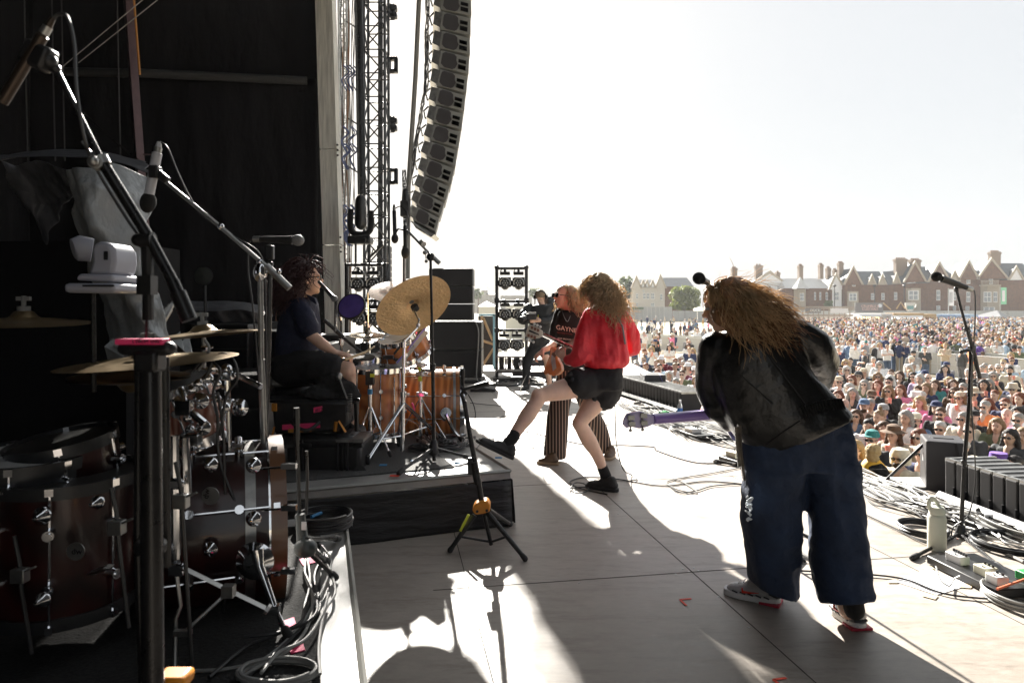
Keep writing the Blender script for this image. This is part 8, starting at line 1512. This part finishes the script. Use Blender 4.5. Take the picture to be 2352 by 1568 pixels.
def person_meshes():
    M = {}
    for pn, (arm, both) in POSE.items():
        for wd in (1.0, 1.14):
            mb = MB(); T, Rm = head(mb, V((0, 0, 1.60)), (0, -1, .06), s=1.12); mb.limb([(0, .02, 1.38), (0, .01, 1.52)], [.06, .055], 10); mb.limb([(0, .02, 1.38), (0, .02, 1.15), (0, .02, .92)], [.13 * wd, .12 * wd, .12 * wd], 10, el=.7)
            cl = MB(); sh = MB()
            loft(cl, [(V((0, .02, z)), V((w_ * wd, 0, 0)), d * wd) for w_, d, z in ((.07, .06, 1.47), (.17, .10, 1.43), (.20, .125, 1.32), (.19, .135, 1.1), (.185, .14, .95), (.18, .13, .86))], 14)
            cl2 = MB(); cl2.v = list(cl.v); cl2.f = list(cl.f); cl2.m = list(cl.m)
            for sd_ in (-1, 1):
                A = arm if (both or sd_ == 1) else POSE['arms'][0]; q = [V((p[0] * sd_ * (wd if i < 2 else 1), p[1] + .02, p[2] + (0 if sd_ > 0 or not both else -.05 * (i == 2)))) for i, p in enumerate(A)]
                mb.limb([q[0], q[1]], [.048, .04], 8); mb.limb([q[1], q[2]], [.04, .028], 8); d = (q[2] - q[1]).normalized(); hand(mb, q[2], d, (-sd_ * .6, 0, -.6), .7, 1, sd_)
                cl.limb([q[0], q[0].lerp(q[1], .65)], [.072, .066], 10); cl2.limb([q[0], q[1]], [.076, .064], 10); cl2.limb([q[1], q[1].lerp(q[2], .85)], [.062, .045], 10)
            for sd_ in (-1, 1): mb.limb([(.09 * sd_, .02, .88), (.10 * sd_, 0, .48), (.10 * sd_, .03, .08)], [.08, .055, .04], 8); mb.limb([(.10 * sd_, .02, .04), (.11 * sd_, -.12, .03)], [.04, .03], 8)
            k = (pn, wd); M['body', k] = local_mesh(blob, 'body', mb, CSK, None, vox=.016, sm=2, dec=.45); M['tee', k] = local_mesh(blob, 'top', cl, CCL, None, vox=.024, sm=2, disp=[(.014, .1)], dec=.6); M['coat', k] = local_mesh(blob, 'top', cl2, CCL, None, vox=.024, sm=2, disp=[(.022, .1)], dec=.6)
    mb = MB(); loft(mb, [(V((0, .02, z)), V((w_, 0, 0)), d) for w_, d, z in ((.17, .13, .92), (.185, .14, .80))], 12)
    for s_ in (-1, 1): mb.limb([(.095 * s_, .02, .84), (.10 * s_, 0, .48), (.105 * s_, .03, .10)], [.10, .08, .07], 10)
    M['legs'] = local_mesh(blob, 'trousers', mb, CCL, None, vox=.03, sm=2)
    hc = V((0, 0, 1.60)); H = {}
    def hm(nm, f, dsp=.03): q = MB(); f(q); M['hair', nm] = local_mesh(blob, 'hair', q, CHR, None, vox=.018, sm=1, disp=[(dsp, .035)], dec=.7)
    hm('short', lambda q: q.ell((0, .025, 1.665), (.094, .11, .082)), .02)
    hm('bald', lambda q: [q.ell((s_ * .075, .03, 1.60), (.02, .06, .05)) for s_ in (-1, 1)] + [q.ell((0, .09, 1.6), (.07, .03, .05))], .01)
    hm('bob', lambda q: [q.ell((0, .03, 1.66), (.105, .115, .095)), q.limb([(-.085, .02, 1.66), (-.10, .03, 1.50)], [.045, .04], 8), q.limb([(.085, .02, 1.66), (.10, .03, 1.50)], [.045, .04], 8), q.ell((0, .09, 1.56), (.09, .05, .1))])
    hm('long', lambda q: [q.ell((0, .03, 1.665), (.10, .115, .09)), q.limb([(-.085, .02, 1.66), (-.115, .01, 1.46), (-.12, -.04, 1.30)], [.04, .045, .025], 8), q.limb([(.085, .02, 1.66), (.115, .01, 1.46), (.11, -.05, 1.32)], [.04, .045, .025], 8), q.ell((0, .09, 1.50), (.10, .05, .16))])
    hm('bun', lambda q: [q.ell((0, .03, 1.665), (.093, .11, .085)), q.ell((0, .08, 1.78), (.045, .045, .04))])
    def pm(nm, f, m): q = MB(); f(q); M[nm] = local_mesh(build, nm, q, m)
    pm('cap', lambda q: [q.lathe([(.106, 0), (.104, .05), (.08, .095), (.03, .115), (.001, .117)], (0, .01, 1.655), (0, 0, 1), 16), q.prism([V((.075 * math.cos(a), -.08 + .09 * math.sin(a), 1.665)) for a in [R(u) for u in range(180, 361, 20)]], (0, 0, .012))], CCL)
    pm('bucket_hat', lambda q: q.lathe([(.155, -.03), (.108, .03), (.10, .095), (.001, .10)], (0, .01, 1.66), (0, 0, 1), 18), CCL)
    pm('sun_hat', lambda q: q.lathe([(.20, .0), (.11, .03), (.10, .10), (.05, .125), (.001, .12)], (0, .01, 1.66), (0, 0, 1), 18), CCL)
    pm('hood', lambda q: q.lathe([(.13, -.1), (.135, .03), (.10, .10), (.001, .13)], (0, .035, 1.63), (0, 0, 1), 18), CCL)
    pm('sunglasses', lambda q: [q.ell((s_ * .036, -.106, 1.608), (.031, .010, .024), nu=10, nv=6) for s_ in (-1, 1)] + [q.box((0, -.108, 1.618), (.06, .008, .01))] + [q.box((s_ * .088, -.05, 1.615), (.006, .12, .01)) for s_ in (-1, 1)], CGL)
    pm('eyes', lambda q: [q.ell((s_ * .034, -.094, 1.605), (.013, .008, .007), nu=8, nv=5) for s_ in (-1, 1)] + [q.box((s_ * .034, -.096, 1.628), (.036, .008, .007)) for s_ in (-1, 1)] + [q.box((0, -.107, 1.538), (.038, .008, .006))], mat('brow_brown', (.09, .04, .03), .7))
    pm('beard', lambda q: q.ell((0, -.07, 1.525), (.062, .05, .05), nu=12, nv=8), CHR)
    pm('cup', lambda q: q.lathe([(.001, 0), (.03, 0), (.04, .11), (.036, .11), (.028, .01)], (.10, -.32, 1.38), (0, 0, 1), 12), mat('pink_drink_cup', (.75, .28, .22), .4))
    return M
PM = person_meshes()
TOPS = [('black', (.012, .012, .014)), ('white', (.72, .72, .72)), ('navy', (.02, .03, .09)), ('grey', (.25, .25, .26)), ('pale blue', (.38, .5, .62)), ('red', (.55, .03, .04)), ('mustard', (.5, .27, .03)), ('olive green', (.10, .12, .06)), ('denim blue', (.09, .15, .26)), ('pink', (.75, .22, .38)), ('burgundy', (.14, .015, .03)), ('beige', (.5, .42, .32)), ('purple', (.13, .06, .3)), ('orange', (.8, .25, .08)), ('charcoal', (.04, .042, .045)), ('teal', (.03, .2, .2)), ('brown', (.12, .07, .04)), ('cream', (.62, .57, .46)), ('lilac', (.42, .33, .5)), ('bottle green', (.02, .12, .06))]
TW = [13, 9, 7, 6, 4, 1.3, 1, 3, 5, 1.3, 1.3, 4, .7, .5, 6, .6, 3, 4, 1, .7]
HAIRC = [('blond', (.50, .36, .18)), ('brown', (.10, .05, .025)), ('grey', (.38, .37, .35)), ('white', (.62, .62, .60)), ('dark', (.02, .014, .012)), ('auburn', (.20, .06, .025)), ('sandy', (.28, .18, .09))]
SK = [(.56, .38, .29), (.62, .44, .35), (.44, .28, .20), (.56, .35, .27)]
used = set(); rowtags = {}
def place(p, rz, zone, spec=None, sc=1., small=False):
    for tr in range(60):
        s_ = spec or {}; top = s_.get('top') or random.choices(TOPS, TW)[0]; top = next(q for q in TOPS if q[0] == top) if isinstance(top, str) else top
        gar = s_.get('gar') or random.choice(('T-shirt', 'T-shirt', 'jacket', 'jumper', 'hooded top', 'coat')); hc = s_.get('hc') or random.choice(HAIRC); hc = next(q for q in HAIRC if q[0] == hc) if isinstance(hc, str) else hc
        hs = s_.get('hs') or random.choices(('short', 'bob', 'long', 'bald', 'bun'), (6, 3, 4, 1.3, .8))[0]; gl = s_.get('gl', random.random() < .45); hat = s_.get('hat', random.choices((None, 'cap', 'bucket_hat', 'sun_hat'), (14, 1.4, .4, .3))[0]); hcol = s_.get('hcol') or random.choice([TOPS[i] for i in (0, 1, 2, 3, 8, 11, 14, 17, 0, 1, 9)]); hcol = next(q for q in TOPS if q[0] == hcol) if isinstance(hcol, str) else hcol
        pose = s_.get('pose') or random.choice(('arms', 'folded', 'cup', 'clap') if zone != 'at the barrier' else ('lean', 'lean', 'folded')); bd = s_.get('beard', hs in ('short', 'bald') and random.random() < .22)
        lb = f"person in {top[0]} {gar}"; hp = {'short': f'short {hc[0]} hair', 'bob': f'{hc[0]} bobbed hair', 'long': f'long {hc[0]} hair', 'bald': 'bald head', 'bun': f'{hc[0]} hair in a bun'}[hs]
        lb += f" with {hcol[0]} {hat.replace('_', ' ')}" if hat else f" with {hp}"
        if gl: lb += ', sunglasses'
        if bd: lb += ', beard'
        if pose == 'cup' and len(lb.split()) < 11: lb += ', raised cup'
        lb += ' ' + zone
        if lb not in used: break
    if lb in used: lb += (', rightmost' if p[0] / p[1] > .5 else ', leftmost')
    lb = lb.replace(', beard', '') if len(lb.split()) > 16 else lb; used.add(lb); wd = 1.14 if s_.get('big', random.random() < .35) else 1.0; k = (pose, wd); t = thing('person', lb, 'spectator', p, 'spectators in the crowd'); t.rotation_euler = (0, 0, rz); t.scale = (sc, sc, sc * random.uniform(.95, 1.04) if not spec else sc)
    def ch(nm, me, c):
        o = bpy.data.objects.new(nm, me); COL.objects.link(o); o.parent = t; o.color = (*c, 1); return o
    ch('body', PM['body', k], random.choice(SK)); ch('top', PM['tee' if gar == 'T-shirt' else 'coat', k], top[1])
    if not small: ch('trousers', PM['legs'], random.choice(((.02, .02, .025), (.05, .08, .14), (.25, .22, .17), (.1, .1, .11))))
    if hat != 'hood': ch('hair', PM['hair', hs if not (hat and hs in ('bun',)) else 'short'], hc[1])
    if hat: ch(hat, PM[hat], hcol[1] if hat != 'hood' else top[1])
    if gl: ch('sunglasses', PM['sunglasses'], (0, 0, 0))
    elif not small: ch('eyes', PM['eyes'], (0, 0, 0))
    if bd: ch('beard', PM['beard'], hc[1])
    if pose == 'cup': ch('cup', PM['cup'], (0, 0, 0))
    return t
def face_to(p): d = V((.3, 6.5, 0)) - p; return math.atan2(d.x, -d.y) + random.uniform(-.25, .25)
def sx(p): return CX + p.x / p.y * FX
def sy(p, z=1.7): return HY + (CH - (GZ + z)) * FX / p.y
def hp(x, y): Y = (CH - GZ - 1.74) * FX / (y - HY); return V(((x - CX) / FX * Y, Y, GZ))
def hidden(p):
    x, y = sx(p), sy(p); return (1640 < x < 1800 and y > 720) or (1800 <= x < 1890 and y > 770) or (x < 1455 and y > 700) 
random.seed(77); taken = []
# people one can pick out in the photograph, by where their head shows
PICK = [(1964, 1012, dict(top='denim blue', gar='jacket', hc='blond', hs='bob', gl=True, hat=None, pose='lean')), (2003, 990, dict(top='black', gar='jacket', hc='grey', hs='short', gl=True, hat='cap', hcol='teal', pose='lean', big=True)), (2066, 1030, dict(top='cream', gar='hooded top', hc='dark', hs='short', gl=True, hat='hood', pose='lean')), (2118, 1020, dict(top='navy', gar='jacket', hc='grey', hs='short', gl=True, hat=None, pose='lean', big=True)),
 (2236, 1052, dict(top='olive green', gar='coat', hc='white', hs='long', gl=False, hat='cap', hcol='cream', pose='lean')), (2292, 1042, dict(top='brown', gar='coat', hc='brown', hs='short', gl=False, hat='bucket_hat', hcol='purple', pose='folded')), (2328, 1046, dict(top='navy', gar='jacket', hc='dark', hs='short', gl=True, hat=None, beard=True, pose='folded', big=True)),
 (2262, 920, dict(top='orange', gar='T-shirt', hc='grey', hs='short', gl=True, hat=None, big=True, pose='arms')), (2338, 948, dict(top='pink', gar='T-shirt', hc='grey', hs='short', gl=True, hat=None, big=True, pose='arms')), (2160, 935, dict(top='black', gar='T-shirt', hc='brown', hs='short', gl=True, hat=None, big=True, beard=True, pose='cup')), (2098, 806, dict(top='grey', gar='T-shirt', hc='dark', hs='short', gl=False, hat='cap', hcol='black', pose='arms', big=True)),
 (2304, 825, dict(top='charcoal', gar='jacket', hc='blond', hs='short', gl=True, hat=None, pose='folded')), (1950, 880, dict(top='white', gar='T-shirt', hc='white', hs='bob', gl=False, hat=None)), (2002, 898, dict(top='navy', gar='jumper', hc='brown', hs='short', gl=True, hat='cap', hcol='brown')), (1985, 918, dict(top='brown', gar='hooded top', hc='brown', hs='short', gl=False, hat='cap', hcol='denim blue', beard=True)), (1940, 915, dict(top='denim blue', gar='jacket', hc='grey', hs='bald', gl=False, hat=None)), (2068, 884, dict(top='pink', gar='T-shirt', hc='auburn', hs='long', gl=False, hat=None)), (2107, 885, dict(top='black', gar='T-shirt', hc='brown', hs='short', gl=True, hat=None, beard=True, pose='cup')),
 (2052, 980, dict(top='beige', gar='jumper', hc='brown', hs='long', gl=False, hat='sun_hat', hcol='brown')), (2110, 985, dict(top='beige', gar='T-shirt', hc='auburn', hs='bob', gl=True, hat=None)), (2208, 1010, dict(top='burgundy', gar='jumper', hc='white', hs='short', gl=True, hat=None)), (2320, 985, dict(top='charcoal', gar='coat', hc='dark', hs='long', gl=True, hat=None)), (1995, 962, dict(top='white', gar='jumper', hc='dark', hs='short', gl=False, hat=None)), (2030, 968, dict(top='pink', gar='T-shirt', hc='brown', hs='long', gl=False, hat=None)), (2290, 960, dict(top='olive green', gar='T-shirt', hc='sandy', hs='long', gl=False, hat=None, pose='clap')),
 (1510, 860, dict(top='denim blue', gar='coat', hc='dark', hs='short', gl=False, hat='sun_hat', hcol='pink', pose='lean')), (1552, 868, dict(top='navy', gar='coat', hc='grey', hs='short', gl=False, hat=None, pose='lean')), (1577, 893, dict(top='charcoal', gar='jacket', hc='white', hs='short', gl=False, hat=None, pose='lean')), (1597, 905, dict(top='cream', gar='jumper', hc='dark', hs='long', gl=False, hat=None, pose='lean')), (1613, 895, dict(top='olive green', gar='jacket', hc='dark', hs='short', gl=False, hat='cap', hcol='navy', beard=True, pose='lean')), (1605, 838, dict(top='black', gar='T-shirt', hc='auburn', hs='short', gl=True, hat=None, big=True)), (1466, 850, dict(top='white', gar='jumper', hc='brown', hs='long', gl=True, hat=None))]
FR = 'at the barrier'; NR = 'in the near crowd'; SP = 'on open sand'; FF = 'beyond the fence'
cnt = 0
for x, y, s_ in PICK:
    p = hp(x, y); taken.append(p); place(p, face_to(p), FR if s_.get('pose') == 'lean' else NR, s_); cnt += 1
def free(p, r): return all((p - q).length > r for q in taken)
bp = cat(BAR, 8)
def bdist(p): return min((V((q.x, q.y, GZ)) - p).length for q in bp)
cand = []
for i in range(2, len(bp) - 1):                                     # front row
    n_ = (bp[i + 1] - bp[i]).cross(V((0, 0, 1))).normalized(); n_ = n_ if n_.x > 0 else -n_; cand.append((bp[i] + n_ * .45, FR))
for i in range(2600):
    Y = random.uniform(8.5, 26); X = random.uniform(3.4, 22); p = V((X, Y, GZ)); q = min(bp, key=lambda b: (b - p).length); 
    if p.x < q.x + .4 or bdist(p) < .8: continue
    far = bdist(p); 
    if far < 7.5 or random.random() < .12: cand.append((p, NR))
for p, z in cand:
    if cnt >= 205: break
    if not (1432 < sx(p) < 2375) or hidden(p) or not free(p, .56 if z == NR else .5): continue
    taken.append(p); place(p, face_to(p), z); cnt += 1
for i in range(5000):                                              # loose middle ground, then beyond the fence
    if cnt >= 300: break
    Y = random.uniform(24, 62); X = random.uniform(Y * .16, Y * .78); p = V((X, Y, GZ)); x = sx(p)
    if not (1440 < x < 2375) or hidden(p) or not free(p, 1.0 if Y < 45 else .8): continue
    fx = 54 - (X - 12.8) * 1.75 if X > 12.8 else 58
    if Y < fx - 1.5 and random.random() > (.95 if x < 1640 and Y < 48 else .3): continue
    if fx - 1.5 < Y < fx + 4.2: continue
    taken.append(p); place(p, face_to(p) if random.random() < .8 else random.uniform(0, 6), FF if Y > fx else SP, small=Y > 40); cnt += 1
# the rest of the far crowd, too many to count
ms = bpy.data.materials.new('far_crowd_cloth'); ms.use_nodes = True; at_ = ms.node_tree.nodes.new('ShaderNodeAttribute'); at_.attribute_name = 'tint'; ms.node_tree.links.new(at_.outputs['Color'], ms.node_tree.nodes['Principled BSDF'].inputs['Base Color']); ms.node_tree.nodes['Principled BSDF'].inputs['Roughness'].default_value = .85
mb = MB(); tint = []; n_ = 0
def add_far(p, sit=False):
    h = random.uniform(1.58, 1.85); th = random.uniform(0, 6.3); c, s_ = math.cos(th), math.sin(th); top = random.choices(TOPS, [q + (4 if i in (0, 1, 2, 4, 11, 14) else 0) for i, q in enumerate(TW)])[0][1]; k0 = len(mb.f)
    z0 = -.45 if sit else 0; o = lambda x, y, z: p + V((x * c - y * s_, x * s_ + y * c, z + z0))
    def fill(col):
        while len(tint) < len(mb.f): tint.append(col)
    lg = random.choice(((.03, .03, .04), (.06, .1, .18), (.3, .26, .2), (.1, .1, .12)))
    if not sit:
        for q in (-.1, .1): mb.tube([o(q, 0, 0), o(q, 0, h * .5)], [.06, .09], 5)
    else: mb.tube([o(-.1, 0, .52), o(.1, -.5, .55)], [.12, .1], 5)
    fill(lg); mb.tube([o(0, 0, h * .46), o(0, 0, h * .62), o(0, 0, h * .80), o(0, 0, h * .85)], [.15, .16, .19, .08], 7, el=.6, up=(c, s_, 0))
    for q in (-1, 1): mb.tube([o(q * .18, 0, h * .8), o(q * .24, -.04, h * .62), o(q * .1, -.22, h * .62)], [.055, .05, .035], 5)
    fill(top); mb.ell(o(0, -.01, h * .925), (.082, .09, .115), nu=7, nv=5); fill(random.choice(SK)); mb.ell(o(0, .02, h * .955), (.095, .1, .09), nu=7, nv=5); fill(random.choice(HAIRC)[1] if random.random() < .85 else random.choice(TOPS)[1])
for i in range(13000):
    Y = random.uniform(36, 118); X = random.uniform(Y * .13, Y * .79); p = V((X, Y, GZ)); x = sx(p); y = sy(p)
    if not (1425 < x < 2385) or (1660 < x < 1790) or (Y < 60 and x < 1850): continue
    fx = 60
    if x > 1850: dens = 1.8 if Y > 60 else 1.5
    else: dens = .10 if Y < 85 else .25
    if random.random() > dens * .22 or not all((p - q).length > .55 for q in taken[-160:]): continue
    taken.append(p); add_far(p, sit=random.random() < (.35 if Y < 90 else .05)); n_ += 1
    if n_ >= 1500: break
fc = build('far_crowd', mb, ms, kind='stuff', label='far crowd too dense to count in front of the stalls', fix=False, ang=80)
ca = fc.data.color_attributes.new('tint', 'FLOAT_COLOR', 'CORNER'); buf = []
for pl in fc.data.polygons: buf += [*tint[pl.index], 1.0] * pl.loop_total
ca.data.foreach_set('color', buf)
# security guard in the pit
def guard():
    Y = 9.2; c = P(2006, 1040, Y); g = V((c.x, Y, GZ)); t = thing('person', 'person with short blond hair in black and yellow security jacket standing in the pit', 'security guard', g); hz_ = c.z
    mb = MB(); T, Rm = head(mb, c + V((0, 0, .0)), (.6, .75, -.1), s=1.05); z = hz_ - .08; mb.limb([(c.x, Y, z), (c.x, Y, z - .15)], [.06, .065]); mb.limb([(c.x, Y, z - .25), (c.x, Y, GZ + .85)], [.14, .13], el=.7)
    for q in (-.1, .1): mb.limb([(c.x + q, Y, GZ + .85), (c.x + q, Y, GZ + .06)], [.09, .045])
    build_ = blob('body', mb, SKIN, t, vox=.016, sm=2)
    YJ = mat('yellow_hi_vis', (.75, .42, .02), .6, bump=.4, bs=20); mb = MB(); loft(mb, rl([ring(1975, 1080, 2035, 1072, Y, .14), ring(1982, 1064, 2024, 1060, Y, .11), ring(1990, 1054, 2016, 1052, Y, .08)])); loft(mb, rl([ring(1975, 1080, 2035, 1072, Y, .14), ring(1978, 1122, 2050, 1122, Y, .16), ring(1980, 1202, 2052, 1202, Y, .16)])); jk = blob('jacket', mb, YJ, t, vox=.016, sm=3)
    mb = MB(); loft(mb, rl([ring(1990, 1066, 2020, 1060, Y - .02, .13), ring(1985, 1075, 2036, 1076, Y - .02, .145), ring(2008, 1094, 2048, 1104, Y - .02, .155), ring(2030, 1142, 2054, 1142, Y - .02, .15)])); blob('black_yoke', mb, MATTE, jk, vox=.014, sm=3)
    text('lettering', 'SHOWSEC', P(1981, 1090, Y - .175), (1, 0, -.22), (.1, 0, 1), .05, INK, jk, .002)
    mb = MB(); mb.ell(T(0, -.02, .03), (.10, .11, .10), Rm); mb.ell(T(0, -.06, -.04), (.085, .06, .09), Rm); blob('hair', mb, mat('straw_blond_hair', (.55, .42, .22), .7, bump=1, bs=60, tl=.3), t, vox=.012, sm=1, disp=[(.03, .03)])
guard()
# ================================================================ air
hz = MB(); hz.box((80, 119, 14), (560, 270, 40 ))
hm = bpy.data.materials.new('haze'); hm.use_nodes = True; hn = hm.node_tree; hn.nodes.clear(); ho = hn.nodes.new('ShaderNodeOutputMaterial'); hv = hn.nodes.new('ShaderNodeVolumePrincipled'); hv.inputs['Color'].default_value = (.95, .97, 1, 1); hv.inputs['Density'].default_value = .00045; hv.inputs['Anisotropy'].default_value = 0.; hn.links.new(hv.outputs[0], ho.inputs['Volume'])
build('haze', hz, hm, kind='stuff', smooth=False, label='bright sea haze in the air')
